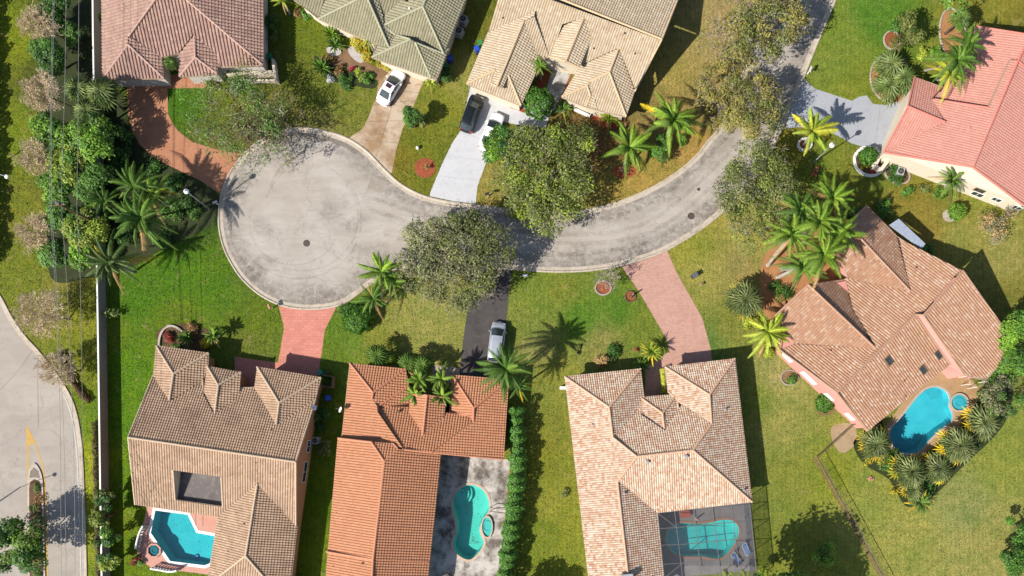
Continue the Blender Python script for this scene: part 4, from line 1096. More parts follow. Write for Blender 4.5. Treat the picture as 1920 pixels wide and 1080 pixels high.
# ================================================================== vegetation
rng = np.random.default_rng(7)
LK = 1.7
PAL = {k: np.array([lin(c, KALB*LK) for c in v]) for k, v in {
 'bright': [(112,156,40),(90,138,34),(146,172,62),(70,112,30)],
 'deep': [(58,96,32),(46,78,28),(74,116,40),(84,126,48)],
 'mid': [(84,126,44),(66,104,36),(108,146,58)],
 'greyolive': [(131,131,89),(108,113,70),(147,144,110),(89,97,57)],
 'olive': [(112,122,55),(92,104,45),(132,137,73)],
 'yellowgreen': [(154,144,70),(131,124,58),(169,157,89),(105,109,50)],
 'streetgreen': [(119,132,55),(99,115,45),(141,147,77),(82,99,40)],
 'mixyellow': [(150,164,50),(120,146,46),(96,124,42),(170,176,70)],
 'fanpale': [(128,146,78),(100,124,58),(152,164,100),(76,100,46)],
 'fangreen': [(98,132,52),(74,106,40),(124,150,70)],
 'fanolive': [(124,136,78),(92,110,56),(146,152,98),(74,92,48)],
 'lime': [(164,180,50),(138,160,42),(186,194,76)],
 'palm': [(86,122,40),(68,102,34),(116,146,54)],
 'palmbright': [(114,146,42),(90,124,36),(140,166,56)],
 'palmyellow': [(158,182,56),(130,162,48),(196,190,60)],
 'coconut': [(92,118,54),(110,128,66),(74,98,42)],
 'yellow': [(222,190,40),(206,170,36),(196,196,60)],
 'croton': [(214,196,50),(170,180,56),(222,160,50),(120,150,50)],
 'red': [(170,60,54),(140,44,44),(120,80,50)],
 'magenta': [(206,50,96),(180,40,80)],
 'redgreen': [(160,104,72),(120,120,60),(186,120,86),(96,112,50)],
 'dry': [(186,152,96),(166,134,84),(200,170,116)],
 'straw': [(196,172,128),(170,148,106),(212,190,150)],
 'hedge': [(84,134,40),(62,106,32),(112,160,58),(48,84,28)],
 'hedgeyellow': [(186,190,60),(150,170,50),(206,200,84)],
 'silver': [(190,190,190),(160,170,160)],
}.items()}
BARE = np.array([lin(c, KALB*1.5) for c in [(206,184,152),(186,164,130),(220,200,166)]])
GREYTW = np.array([lin(c, KALB*1.15) for c in [(176,164,146),(148,136,120),(196,184,168)]])

def leaves(P, Nrm, size, cols, asp=.55, jit=.36):
    """one small pointed leaf per point: (n*4 verts, n faces, colours)"""
    n = len(P)
    nn = Nrm+rng.normal(0, jit, (n, 3)); nn /= np.linalg.norm(nn, axis=1)[:, None]+1e-9
    r = rng.normal(0, 1, (n, 3)); u = np.cross(nn, r); u /= np.linalg.norm(u, axis=1)[:, None]+1e-9
    w = np.cross(nn, u)
    s = size*rng.uniform(.65, 1.35, (n, 1))
    V = np.empty((n, 4, 3))
    V[:, 0] = P-u*s; V[:, 1] = P+w*s*asp-u*s*.1; V[:, 2] = P+u*s; V[:, 3] = P-w*s*asp-u*s*.1
    F = np.arange(n*4).reshape(n, 4)
    return V.reshape(-1, 3), F, cols

def pick(pal, n):
    c = PAL[pal] if isinstance(pal, str) else pal
    return (c[rng.integers(0, len(c), n)]*.6+c.mean(0)*.4)*rng.uniform(.86, 1.14, (n, 1))

def ball(n, hollow=.55):
    d = rng.normal(0, 1, (n, 3)); d /= np.linalg.norm(d, axis=1)[:, None]
    r = (hollow**3+(1-hollow**3)*rng.random((n, 1)))**(1/3)
    return d*r, d

def crown(center, R, Hh, pal, nblob, nleaf, leaf, blobr=.42, pal2=None, p2=.25, gap=0.0, flat=.75):
    """clumps of leaves scattered over an uneven dome"""
    Vs = []; Fs = []; Cs = []; off = 0; blobs = []
    ph = rng.uniform(0, 6.28, 3)
    for b in range(nblob):
        a = rng.uniform(0, 2*math.pi); rr = math.sqrt(rng.random())*(1-blobr*.6)
        rr *= rng.uniform(.85, 1.12)*(1+.13*math.sin(2*a+ph[0])+.10*math.sin(3*a+ph[1])+.07*math.sin(5*a+ph[2]))
        zz = math.sqrt(max(0.05, 1-min(1, rr*rr)))*rng.uniform(.45, 1.0)-.25*rng.random()
        c = np.array((center[0]+R*rr*math.cos(a), center[1]+R*rr*math.sin(a), center[2]+Hh*zz*.62))
        br = R*blobr*rng.uniform(.6, 1.15)
        blobs.append((c, br))
        n = max(8, int(nleaf/nblob*rng.uniform(.6, 1.4)))
        P, d = ball(n, .5)
        sq = np.array((1, 1, flat))
        # ragged: push the odd leaf spray outward
        P = P*(1+.35*(rng.random((n, 1))**4)*rng.random((n, 1)))
        keep = d[:, 2] > -.55
        P = P[keep]; d = d[keep]; n = len(P)
        pal_b = pal2 if (pal2 and rng.random() < p2) else pal
        col = pick(pal_b, n)*rng.uniform(.58, 1.34)
        V, F, col = leaves(c+P*br*sq, d*.6+np.array((0, 0, .6)), leaf, col)
        Vs.append(V); Fs.append(F+off); Cs.append(col); off += len(V)
    return np.concatenate(Vs), np.concatenate(Fs), np.concatenate(Cs), blobs

def limbs(base, top_pts, r0, mb, wob=.25, n=6):
    """trunk that forks, one limb to each clump"""
    base = np.array(base, float)
    tp = np.array([t for t in top_pts]); mid = base+(tp.mean(0)-base)*np.array((.35, .35, .45))
    pts = [base, base+(mid-base)*.5+rng.normal(0, wob*.25, 3)*np.array((1, 1, 0)), mid]
    mb.tube(pts, [r0*1.25, r0, r0*.8], n)
    for t in tp:
        m2 = mid+(t-mid)*.5+rng.normal(0, wob, 3)
        mb.tube([mid, m2, t], [r0*.5, r0*.3, r0*.1], 5)

def branch(mb, p, d, L, r, depth, col, spread=.6, up=.1, nb=(2, 4)):
    p = np.array(p, float); d = np.array(d, float); d /= np.linalg.norm(d)
    q1 = p+d*L*.5+rng.normal(0, L*.06, 3); q2 = p+d*L+rng.normal(0, L*.08, 3)
    r = max(r, .019); mb.tube([p, q1, q2], [r, r*.75, r*.5], 4 if depth > 1 else 3, tuple(col[rng.integers(len(col))]), caps=False)
    tips.append(q2)
    if depth == 0: return
    k = rng.integers(nb[0], nb[1]+1)
    for i in range(k):
        d2 = d+rng.normal(0, spread, 3); d2[2] += up
        t = q1 if (i == 0 and depth > 1) else q2
        branch(mb, t, d2, L*rng.uniform(.55, .85), r*.55, depth-1, col, spread, up, nb)
tips = []

def put_foliage(t, name, V, F, col): return mk(name, V, F, MAT['leaf'], t, col=col)

def leafy_tree(label, px, py, rpx, zc, pal, nb=14, nl=3500, leaf=.17, name='broadleaf_tree', cat='tree', group=None, pal2=None, p2=.3, blobr=.4, trunk=.16, hz=None, flat=.8, grey=0):
    x, y, _ = W(px, py, zc); R = rpx/PPM*(CAMH-zc)/CAMH
    Hh = hz or R*1.1
    t = thing(name, label, cat, (x, y, 0), group)
    V, F, col, bl = crown((x, y, zc-Hh*.25), R, Hh, pal, int(nb*1.25), int(nl*1.75), leaf*.9, blobr, pal2, p2, flat=flat)
    put_foliage(t, 'crown', V, F, col)
    mb = MB(); limbs((x, y, -.05), [b[0] for b in bl][:12], trunk, mb)
    mb.mesh('trunk', MAT['bark'], t)
    if grey:
        del tips[:]
        for b, br in bl[:grey]:
            mb = MB()
            for k in range(5):
                a = rng.uniform(0, 6.28)
                branch(mb, b-np.array((0, 0, br*.5)), (math.cos(a), math.sin(a), rng.uniform(.3, 1.0)), br*.75, .035, 2, GREYTW, .5, .15, (2, 3))
            mb.cmesh('twigs', MAT['twig'], t)
    return t

def bare_tree(label, px, py, rpx, zc, name='bare_tree', col=BARE, depth=4, leafy=None, nl=0, group=None, lean=(0, 0), r=.07, nmain=9, nb=(2, 4)):
    x, y, _ = W(px, py, zc); R = rpx/PPM
    t = thing(name, label, 'tree', (x+lean[0], y+lean[1], 0), group)
    del tips[:]
    z0 = max(.3, zc-R*.7)
    tb = MB(); tb.tube([(x+lean[0], y+lean[1], -.05), (x+lean[0]*.5, y+lean[1]*.5, z0*.5), (x, y, z0)], [r*1.5, r*1.2, r], 6)
    tb.mesh('trunk', MAT['bark'], t)
    mb = MB()
    for k in range(nmain):
        a = 2*math.pi*k/nmain+rng.uniform(-.3, .3)
        branch(mb, (x, y, z0), (math.cos(a), math.sin(a), rng.uniform(.3, 1.3)), R*.40, r*.5, depth, col, .55, .12, nb)
    mb.cmesh('crown', MAT['twig'], t)
    if leafy is not None and nl:
        tp = np.array(tips); k = rng.integers(0, len(tp), nl)
        P = tp[k]+rng.normal(0, .16, (nl, 3))
        V, F, c = leaves(P, np.tile((0, 0, 1.0), (nl, 1)), .13, pick(leafy, nl))
        put_foliage(t, 'leaves', V, F, c)
    return t

def frond(base, az, el, L, pal, droop=1.1, nleaf=26, lw=.6, wid=.055, young=1.0, twist=0.0):
    """pinnate frond: rachis arching out, two rows of narrow leaflets hanging from it"""
    ts = np.linspace(0, 1, nleaf)
    h = np.array((math.cos(az), math.sin(az), 0.0)); up = np.array((0, 0, 1.0))
    rad = L*(np.cos(el)*ts+.12*ts*ts); zz = L*(math.sin(el)*ts-droop*.5*ts**2.2)
    pts = np.array(base)+h*rad[:, None]+up*zz[:, None]
    side = np.cross(h, up)
    pts += side*(twist*L*.12*ts**2)[:, None]
    V = []; F = []; C_ = []
    cols = pick(pal, 1)[0]*rng.uniform(.7, 1.25)
    tang = np.gradient(pts, axis=0); tang /= np.linalg.norm(tang, axis=1)[:, None]
    for i in range(2, nleaf):
        t = ts[i]; ll = lw*L*(math.sin(math.pi*min(1, .12+t*.88))**.6)*.30*rng.uniform(.85, 1.1)
        for s in (-1, 1):
            dr = side*s*.85+tang[i]*.75+up*(-.35-.35*rng.random())
            dr /= np.linalg.norm(dr)
            p0 = pts[i]; p2 = p0+dr*ll-up*.10*ll; pm = p0+dr*ll*.5+up*.04*ll
            wv = tang[i]*wid*L/3
            b = len(V); V += [p0-wv, p0+wv, pm+wv*.9, p2, pm-wv*.9]
            F.append((b, b+1, b+2, b+3, b+4)); C_.append(cols*rng.uniform(.8, 1.2))
    b = len(V); w0 = side*.035
    for i in range(nleaf): V += [pts[i]+w0*(1-ts[i]*.8)+up*.02, pts[i]-w0*(1-ts[i]*.8)+up*.02]
    for i in range(nleaf-1): F.append((b+2*i, b+2*i+1, b+2*i+3, b+2*i+2)); C_.append(cols*1.25)
    return V, F, C_

def palm(label, px, py, rpx, zc, pal='palm', n=15, name='feather_palm', cat='palm tree', group=None, lean=(0, 0), droop=1.1, tr=.13, old=0, nleaf=26, lw=.6, wid=.055, base_px=None, el=(.05, 1.1), pal_old='yellow'):
    x, y, _ = W(px, py, zc); L = rpx/PPM*(CAMH-zc)/CAMH*1.02
    bx, by = (W2(*base_px) if base_px else (x+lean[0], y+lean[1]))
    t = thing(name, label, cat, (bx, by, 0), group)
    V = []; F = []; C_ = []
    tilt = rng.uniform(-.35, .35); taz = rng.uniform(0, 6.28)
    n = int(n*1.6); nleaf = int(nleaf*1.35); wid *= .66
    for k in range(n):
        az = k*2.39996+rng.uniform(-.25, .25); f = k/max(1, n-1)
        e_ = el[0]+(el[1]-el[0])*f+rng.uniform(-.1, .1)
        pl = pal_old if k < old else ('dry' if (k < 3 and rng.random() < .55) else pal)
        if pl == 'dry': e_ -= .5
        v, fc, c = frond((x, y, zc), az+tilt*math.sin(az), e_+.22*math.cos(az-taz), L*rng.uniform(.68, 1.1)*(1-.12*f), pl, droop*(1-.35*f)*rng.uniform(.7, 1.35), nleaf, lw*rng.uniform(.8, 1.15), wid, twist=rng.uniform(-2, 2))
        b = len(V); V += v; F += [tuple(i+b for i in q) for q in fc]; C_ += c
    mk('crown', V, F, MAT['leaf'], t, col=C_)
    if zc > .8:
        mb = MB(); b0 = np.array((bx, by, -.05)); tp = np.array((x, y, zc-.05)); d = tp-b0
        m1 = b0+d*.35+np.array((d[0]*.06, d[1]*.06, 0)); m2 = b0+d*.7+np.array((d[0]*.05, d[1]*.05, 0))
        mb.tube([b0, b0+d*.1, m1, m2, tp-d*.08, tp], [tr*1.5, tr*1.15, tr, tr*.92, tr*.9, tr*.7], 10)
        mb.mesh('trunk', MAT['palm_bark'], t)
    return t

def fan_palm(label, px, py, rpx, zc, pal='fanpale', n=26, name='fan_palm', cat='palm tree', group=None, leafr=.55, old=0, tr=.13, pal_old='yellow'):
    x, y, _ = W(px, py, zc); R = rpx/PPM*(CAMH-zc)/CAMH
    t = thing(name, label, cat, (x, y, 0), group)
    V = []; F = []; C_ = []
    lr = R*leafr
    for k in range(n):
        az = k*2.39996+rng.uniform(-.25, .25); f = (k+.5)/n
        e_ = -.2+1.75*f+rng.uniform(-.12, .12)
        pl = (R-lr*.9)*rng.uniform(.8, 1.1)*(1-.35*f)
        d = np.array((math.cos(az)*math.cos(e_), math.sin(az)*math.cos(e_), math.sin(e_)*.8))
        hub = np.array((x, y, zc))+d*pl
        out = np.array((math.cos(az), math.sin(az), -.35+.8*f)); out /= np.linalg.norm(out)
        sd = np.cross(out, (0, 0, 1.0)); sd /= np.linalg.norm(sd)+1e-9
        up = np.cross(sd, out)
        col = pick(pal_old if k < old else pal, 1)[0]*rng.uniform(.75, 1.2)
        n_ = n; m = 8; rr = lr*rng.uniform(.9, 1.2)
        for j in range(m):
            a0 = -1.75+3.5*j/m; a1 = -1.75+3.5*(j+1)/m; am = (a0+a1)/2
            def pt(a, r, dz): return hub+(out*math.cos(a)+sd*math.sin(a))*r+up*dz
            ln = rr*(1-.25*abs(am)/1.75)*rng.uniform(.9, 1.1); b = len(V)
            V += [hub, pt(a0+.04, ln*.5, -.07*rr), pt(am, ln, -.22*rr), pt(a1-.04, ln*.5, -.07*rr), pt(am, ln*.5, .05*rr)]
            F += [(b, b+1, b+4), (b, b+4, b+3), (b+1, b+2, b+4), (b+4, b+2, b+3)]
            cc = col*rng.uniform(.8, 1.2); C_ += [cc, cc*.8, cc, cc*.8]  # fold shade painted in: one half of each segment darker
        b = len(V); w0 = sd*.02
        c0 = np.array((x, y, zc)); V += [c0+w0, c0-w0, hub-w0, hub+w0]; F.append((b, b+1, b+2, b+3)); C_.append(col*1.1)
    mk('crown', V, F, MAT['leaf'], t, col=C_)
    mb = MB(); mb.tube([(x, y, -.05), (x, y, zc*.5), (x, y, zc)], [tr*1.3, tr, tr*.9], 8); mb.mesh('trunk', MAT['bark'], t)
    return t

def shrub(label, px, py, rpx, h, pal='mid', name='shrub', cat='shrub', group=None, n=None, leaf=.11, nb=6, pal2=None, p2=.3, round_=False):
    zc = h*.5; x, y, _ = W(px, py, zc); R = rpx/PPM
    t = thing(name, label, cat, (x, y, 0), group)
    if round_:
        k = n or int(1500*R*R)
        P, d = ball(k, .86); keep = d[:, 2] > -.7; P = P[keep]; d = d[keep]; k = len(P)
        bumps = 1+.10*np.sin(d[:, 0]*7+1)*np.sin(d[:, 1]*6)+.07*np.sin(d[:, 2]*9+2)
        V, F, c = leaves(np.array((x, y, zc))+P*bumps[:, None]*np.array((R, R, h*.5)), d, leaf, pick(pal, k), jit=.5)
    else:
        V, F, c, bl = crown((x, y, h*.15), R, h*.9, pal, nb, n or int(520*R*R+120), leaf, .5, pal2, p2)
    put_foliage(t, 'foliage', V, F, c)
    mb = MB()
    for k in range(3):
        a = rng.uniform(0, 6.28); mb.tube([(x+.02*k, y, -.02), (x+R*.35*math.cos(a), y+R*.35*math.sin(a), h*.55)], [.03, .015], 5)
    mb.mesh('stem', MAT['bark'], t)
    return t

def hedge(label, pts, wpx, h, pal='hedge', name='hedge', n=140, leaf=.12, group=None, cat='hedge'):
    c = np.array([W2(a, b2, h*.5) for a, b2 in pts]); t = thing(name, label, cat, (c[0][0], c[0][1], 0), group)
    seg = np.linalg.norm(np.diff(c, axis=0), axis=1); Lt = seg.sum(); k = int(Lt*n); wd = wpx/PPM
    s = rng.random(k)*Lt; cum = np.concatenate([[0], np.cumsum(seg)]); i = np.clip(np.searchsorted(cum, s)-1, 0, len(seg)-1)
    f = ((s-cum[i])/seg[i])[:, None]; p = c[i]*(1-f)+c[i+1]*f
    d = (c[i+1]-c[i])/seg[i][:, None]; q = np.stack([-d[:, 1], d[:, 0]], 1)
    a = rng.uniform(-.35, math.pi+.35, k); rr = rng.uniform(.8, 1.05, k)*(1+.16*np.sin(s*2.1+1)+.12*np.sin(s*5.3))
    P = np.zeros((k, 3)); P[:, :2] = p+q*(np.cos(a)*rr*wd/2)[:, None]; P[:, 2] = np.maximum(.05, h*.3+np.sin(a)*rr*h*.7)
    Nn = np.zeros((k, 3)); Nn[:, :2] = q*np.cos(a)[:, None]; Nn[:, 2] = np.sin(a)+.4
    V, F, col = leaves(P, Nn, leaf, pick(pal, k)); put_foliage(t, 'foliage', V, F, col)
    for j in range(len(c)-1):
        m = max(1, int(seg[j]/2.4))
        for w_ in range(m):
            mb = MB(); b = c[j]+(c[j+1]-c[j])*(w_+.5)/m; mb.tube([(b[0], b[1], -.02), (b[0]+.05, b[1], h*.6)], [.04, .02], 5)
            mb.mesh('stem', MAT['bark'], t)
    return t
def rosette(label, px, py, rpx, z=.25, pal='fangreen', n=22, name='agave', cat='plant', group=None, wid=.09):
    """stiff sword leaves from one heart"""
    x, y, _ = W(px, py, z); L = rpx/PPM
    t = thing(name, label, cat, (x, y, 0), group); V = []; F = []; C_ = []
    for k in range(n):
        az = k*2.39996; e_ = .15+1.1*k/n; d = np.array((math.cos(az)*math.cos(e_), math.sin(az)*math.cos(e_), math.sin(e_)))
        s = np.cross(d, (0, 0, 1.0)); s /= np.linalg.norm(s); l = L*rng.uniform(.85, 1.1); b = len(V); o_ = np.array((x, y, z))
        w_ = wid*L
        V += [o_-s*w_*.6, o_+s*w_*.6, o_+d*l*.55+s*w_+np.array((0, 0, .02)), o_+d*l-np.array((0, 0, .12*l)), o_+d*l*.55-s*w_]
        F.append((b, b+1, b+2, b+3, b+4)); C_.append(pick(pal, 1)[0])
    mk('foliage', V, F, MAT['leaf'], t, col=C_)
    mb = MB(); mb.tube([(x, y, -.02), (x, y, z)], [.08, .06], 6); mb.mesh('stem', MAT['bark'], t)
    return t

# ---------------------------------------------------------------- planting
gB = 'bare trees along the avenue verge'
for i, (a, b2, r, z, lb) in enumerate([(66,40,32,4.2,'bare tan tree on the verge at the very top left corner'), (70,166,36,5,'bare tan tree on the verge left of the pale fan palm clump'),
    (60,292,33,4.4,'bare straw coloured tree on the verge beside the bright leafy thicket'), (60,432,33,4.4,'bare tan tree on the verge just below the utility pole'),
    (64,586,44,4.6,'largest bare twiggy tree at the bend of the avenue kerb'), (98,690,34,3.6,'bare twiggy tree spreading over the avenue pavement edge')]):
    bare_tree(lb, a, b2, r*1.12, z, 'bare_tree', BARE, 4, None, 0, gB, lean=(1.2, 0), nmain=20, nb=(3, 4))
gT = 'thicket trees along the boundary wall'
for a, b2, r, z, pal, lb in [(98,12,30,3,'deep','dark green bush tree behind the top left bare tree'), (92,102,34,3.2,'deep','dark round tree between the two uppermost bare trees'),
    (130,60,20,2.4,'mid','small mid green tree beside the boundary wall at the top'), (98,250,36,3.6,'bright','bright green tree left edge of the thicket under the fan palms'),
    (172,262,42,4.2,'bright','big bright green tree on the paver driveway side of the thicket'), (128,306,36,4,'mixyellow','yellow-green tree in the middle of the thicket'),
    (108,348,30,3.6,'bright','lime leafed tree beside the utility pole'), (175,345,34,3.4,'mid','mid green tree between thicket and feather palms'),
    (120,405,32,3.4,'mid','leafy tree just below the utility pole'), (158,430,36,3.6,'mixyellow','mottled light green tree above the coconut palm'),
    (100,478,26,2.8,'mid','small tree at the lower end of the thicket near the verge'), (150,480,24,2.6,'bright','small bright tree touching the coconut palm fronds')]:
    leafy_tree(lb, a, b2, r*1.1, z, pal, 18, 4200, .17, group=gT, pal2='mid', p2=.25)
gF = 'pale fan palms by the boundary wall'
fan_palm('pale fan palm, upper left of the clump at the wall end', 148, 168, 34, 4.2, group=gF)
fan_palm('pale fan palm, upper right of the clump, nearest the rose-brown roof', 190, 172, 36, 4.6, group=gF)
fan_palm('pale fan palm, lowest of the clump, above the bright thicket', 165, 208, 32, 4.0, group=gF)
gP = 'feather palms in the thicket left of the turning circle'
palm('feather palm nearest the paver driveway edge in the dark thicket', 250, 350, 56, 4.8, 'palm', 15, group=gP, old=1)
palm('feather palm with a lime heart left of the globe street lamp', 286, 366, 48, 4.4, 'palmbright', 13, group=gP)
palm('dark feather palm throwing its shadow on the lawn', 264, 412, 64, 6.2, 'palm', 18, group=gP, base_px=(268, 408))
palm('coconut palm with browning fronds beside the boundary wall', 206, 492, 60, 5.0, 'coconut', 17, name='coconut_palm', group=gP, old=2)
palm('small feather palm at the left edge of the palm thicket', 196, 378, 44, 3.6, 'palm', 12, group=gP)

leafy_tree('thin sparse tree with grey twigs over the paver driveway edge', 446, 212, 106, 4.4, 'mid', 72, 4300, .125, 'sparse_tree', pal2='olive', p2=.45, blobr=.19, grey=30, hz=2.4)
bare_tree('purple-leaved low tree beside the turning circle kerb', 486, 236, 32, 2.2, 'plum_tree', GREYTW, 3, np.array([lin((128,72,72),KALB),lin((150,96,80),KALB)]), 700, nmain=7)
bare_tree('leafless street tree by the kerb whose shadow nets the lawn', 508, 222, 88, 5.0, 'bare_tree', np.array([lin((150,136,112),KALB)]), 4, None, 0, nmain=9, nb=(2, 3))
fan_palm('small dark fan palm against the rose-brown eave', 320, 118, 17, 3.4, 'fangreen', 20)
shrub('narrow bright hedge bush left of the rose-brown house', 186, 30, 10, 1.2, 'bright')
shrub('dark shrub along the right wall of the rose-brown house', 506, 38, 18, 1.8, 'deep', nb=8)
shrub('yellow-green shrub in the side yard shade by the green bin', 514, 66, 12, 1.6, 'olive')
palm('bright small palm poking in at the top edge between two roofs', 530, 2, 22, 2.6, 'lime', 10)
shrub('low green shrub against the rose-brown porch wall', 440, 158, 20, .9, 'mid', nb=7)
shrub('low leafy shrub on the clay paver apron edge', 395, 158, 15, .8, 'olive')

gG = 'garden plants in the front beds of the sage roof house'
shrub('clipped low green edging along the sage roof eave', 578, 22, 17, .7, 'mid', group=gG)
rosette('strappy bright green plant at the sage house entry', 622, 66, 21, .5, 'palmbright', 24, 'cordyline', group=gG)
rosette('broad leaved green plant beside the pale gravel', 628, 86, 21, .5, 'palm', 24, 'cordyline', group=gG)
shrub('golden croton bush against the sage roof', 676, 78, 24, 1.6, 'croton', 'croton_bush', group=gG, nb=8)
shrub('yellow and orange croton at the foot of the golden bush', 688, 104, 17, 1.1, 'yellow', 'croton_bush', group=gG, pal2='croton', p2=.6)
palm('small bright palm with yellow fronds over the golden croton', 692, 76, 22, 2.6, 'palmyellow', 11, group=gG)
shrub('low green and gold border shrub by the car bonnet', 718, 122, 12, .8, 'croton', group=gG)
rosette('spiky green rosette at the left of the front bed', 604, 128, 24, .4, 'palm', 26, 'agave', group=gG)
shrub('red-brown leaved bush in the front bed', 612, 112, 14, .7, 'redgreen', group=gG)
shrub('dusty red bush in the middle of the front bed', 640, 132, 15, .7, 'redgreen', group=gG)
shrub('pink flowering shrub in the front bed', 659, 128, 5, .8, 'magenta', group=gG)
shrub('pale yellow-green shrub at the end of the front bed', 676, 140, 14, .7, 'mixyellow', group=gG)
shrub('mottled green shrub beside the worn garden path', 692, 148, 15, .7, 'mid', group=gG)
shrub('white flowering tuft at the lawn edge of the front bed', 620, 148, 9, .4, 'silver', group=gG)
shrub('dark green shrub filling the middle of the front bed', 645, 150, 19, .6, 'deep', group=gG)
palm('lime fronded dwarf palm at the sage garage corner', 808, 156, 17, .8, 'lime', 14, 'dwarf_palm', 'palm', group=gG)
shrub('dark green bush at the right corner of the sage roof', 836, 142, 15, 1.6, 'deep', group=gG)
leafy_tree('small dark tree alone on the lawn between tan and white driveways', 772, 220, 22, 2.6, 'mid', 9, 1500, .13, pal2='deep', p2=.5)
shrub('small yellow-green bush touching the lone dark lawn tree', 792, 226, 10, .9, 'olive')
shrub('weedy sapling on the round red mulch disc', 800, 312, 6, 1.3, 'olive', 'sapling', 'plant', n=60)

palm('bright feather palm in the entry court of the sand roof house', 1014, 124, 24, 3.2, 'palmbright', 11)
shrub('round dark clipped tree at the sand roof garage corner', 1010, 194, 27, 3.6, 'hedge', 'clipped_tree', 'tree', round_=True, leaf=.12)
palm('dark cycad with a few yellow fronds by the planter box', 1055, 203, 20, .9, 'fangreen', 22, 'cycad', 'plant', old=3, droop=.7)
shrub('red flowered bush at the end of the planter box', 1124, 207, 9, .9, 'red')
palm('yellow-green cycad below the sand roof eave', 1143, 222, 22, .9, 'palmyellow', 20, 'cycad', 'plant', droop=.6)
shrub('dead straw coloured clump beside the yellow-green cycad', 1166, 228, 12, .6, 'dry', 'dry_grass', 'plant')
leafy_tree('bright dense tree leaning over the half hidden white car', 945, 277, 44, 3.2, 'bright', 16, 3900, .16, pal2='deep', p2=.35)
leafy_tree('broad mottled tree with grey twigs over the street edge', 1030, 318, 104, 4.6, 'streetgreen', 90, 10500, .15, 'broadleaf_tree', pal2='mixyellow', p2=.3, blobr=.2, grey=46, trunk=.22, hz=3.2)
leafy_tree('yellow-green low tree reaching over the kerb beneath the broad mottled tree', 1000, 386, 46, 2.6, 'mixyellow', 14, 3400, .15, pal2='olive', p2=.3)
gQ = 'feather palms between the sand roof house and the street'
palm('tall bright feather palm with yellow tips nearest the sand roof', 1262, 226, 62, 5.4, 'palmbright', 17, group=gQ, old=2, droop=1.2, wid=.07, lw=.7)
palm('bright feather palm rising from the dark red mulch bed', 1180, 276, 54, 3.6, 'palmbright', 15, group=gQ, base_px=(1167, 320), old=1, wid=.07, lw=.7)
leafy_tree('deep green bush tree between the two bright feather palms', 1232, 276, 26, 1.8, 'mid', 10, 1800, .15)
shrub('bright green shrub at the foot of the tall yellow tipped palm', 1280, 262, 15, 1.2, 'bright')
gY = 'sparse yellow-leaved trees along the side street'
leafy_tree('sparse yellow-green tree at the top edge over the side street', 1432, 40, 86, 5, 'yellowgreen', 64, 6400, .145, 'sparse_tree', group=gY, pal2='olive', p2=.35, blobr=.2, grey=40, hz=3)
leafy_tree('sparse gold leaved tree on the dry lawn beside the sand roof house', 1352, 178, 62, 4, 'yellowgreen', 44, 3500, .13, 'sparse_tree', group=gY, blobr=.22, grey=26, hz=2.4)
leafy_tree('sparse golden tree overhanging the bend of the street', 1410, 196, 68, 4.8, 'yellowgreen', 54, 5600, .145, 'sparse_tree', group=gY, pal2='olive', p2=.25, blobr=.22, grey=30, hz=2.6)
bare_tree('thin grey twigged tree between the golden trees', 1372, 60, 56, 4.4, 'bare_tree', GREYTW, 4, 'yellowgreen', 700, nmain=9, group=gY)

leafy_tree('olive leaved tree at the small stone ringed bed', 1702, 56, 34, 3.2, 'olive', 14, 2400, .14, pal2='deep', p2=.35)
gR = 'fan palms in the stone edged bed beside the salmon roof'
for a, b2, r, z, lb in [(1668,124,36,1.8,'pale fan palm, upper of the clump on the stone edged bed'), (1692,148,33,1.8,'pale fan palm, right hand of the clump by the salmon gable'), (1664,164,34,1.4,'pale fan palm, lowest of the clump at the grey driveway')]:
    fan_palm(lb, a, b2, r, z, 'fanpale', 26, group=gR, old=1)
fan_palm('dark fan palm in the orange bed above the salmon roof', 1802, 34, 26, 3.4, 'fangreen', 24)
shrub('lime shrub between the stone beds near the salmon roof', 1730, 100, 15, 1.3, 'lime')
shrub('leafy green bush under the leaning palms of the salmon house', 1755, 96, 17, 1.4, 'bright')
gS = 'feather palms leaning over the salmon roof'
palm('dark feather palm highest over the salmon roof', 1812, 84, 50, 6.4, 'palm', 14, group=gS, base_px=(1770, 112))
palm('feather palm with pale trunk in the middle over the salmon roof', 1796, 112, 54, 6.6, 'palm', 15, group=gS, base_px=(1735, 132))
palm('yellow tipped feather palm lowest over the salmon roof', 1780, 140, 48, 5.6, 'palmyellow', 13, group=gS, base_px=(1752, 152), pal_old='yellow', old=3)
palm('yellow-green palm in a ring planter beside the grey driveway', 1524, 246, 48, 4.4, 'palmyellow', 10, base_px=(1507, 272), old=2, droop=.8, lw=.75, wid=.10, nleaf=22)
shrub('round bright lollipop bush in the white edged bed', 1628, 293, 17, 1.8, 'hedge', 'clipped_bush', round_=True)
shrub('yellow flowers below the round lollipop bush', 1620, 308, 9, .4, 'yellow', 'flower_clump', 'plant')
shrub('dark red low plants in front of the white block planter', 1638, 318, 9, .4, 'red', 'flower_clump', 'plant', n=120)
shrub('dark green low bush around the salmon house air conditioner', 1682, 328, 20, .8, 'deep', nb=8)
palm('feather palm against the cream wall of the salmon house', 1785, 338, 42, 3.0, 'palm', 13, base_px=(1768, 355))
shrub('bright bush at the foot of the cream wall palm', 1762, 360, 16, 1.1, 'bright')
shrub('clipped yellow-green bush beside a stone patch on the lawn', 1795, 397, 16, 1.5, 'bright', 'clipped_bush', round_=True)
leafy_tree('small grey dry tree on the lawn below the cream wall', 1872, 420, 38, 1.8, 'greyolive', 14, 900, .11, 'dry_tree', pal2='dry', p2=.4, blobr=.32, grey=12, hz=1.8, trunk=.08)
shrub('dark hedge plants behind the pink gable tip', 1600, 396, 20, 1.2, 'deep', nb=8)
shrub('shaded green bush beside the pale patio roof', 1662, 392, 24, 1.5, 'mid', nb=8)
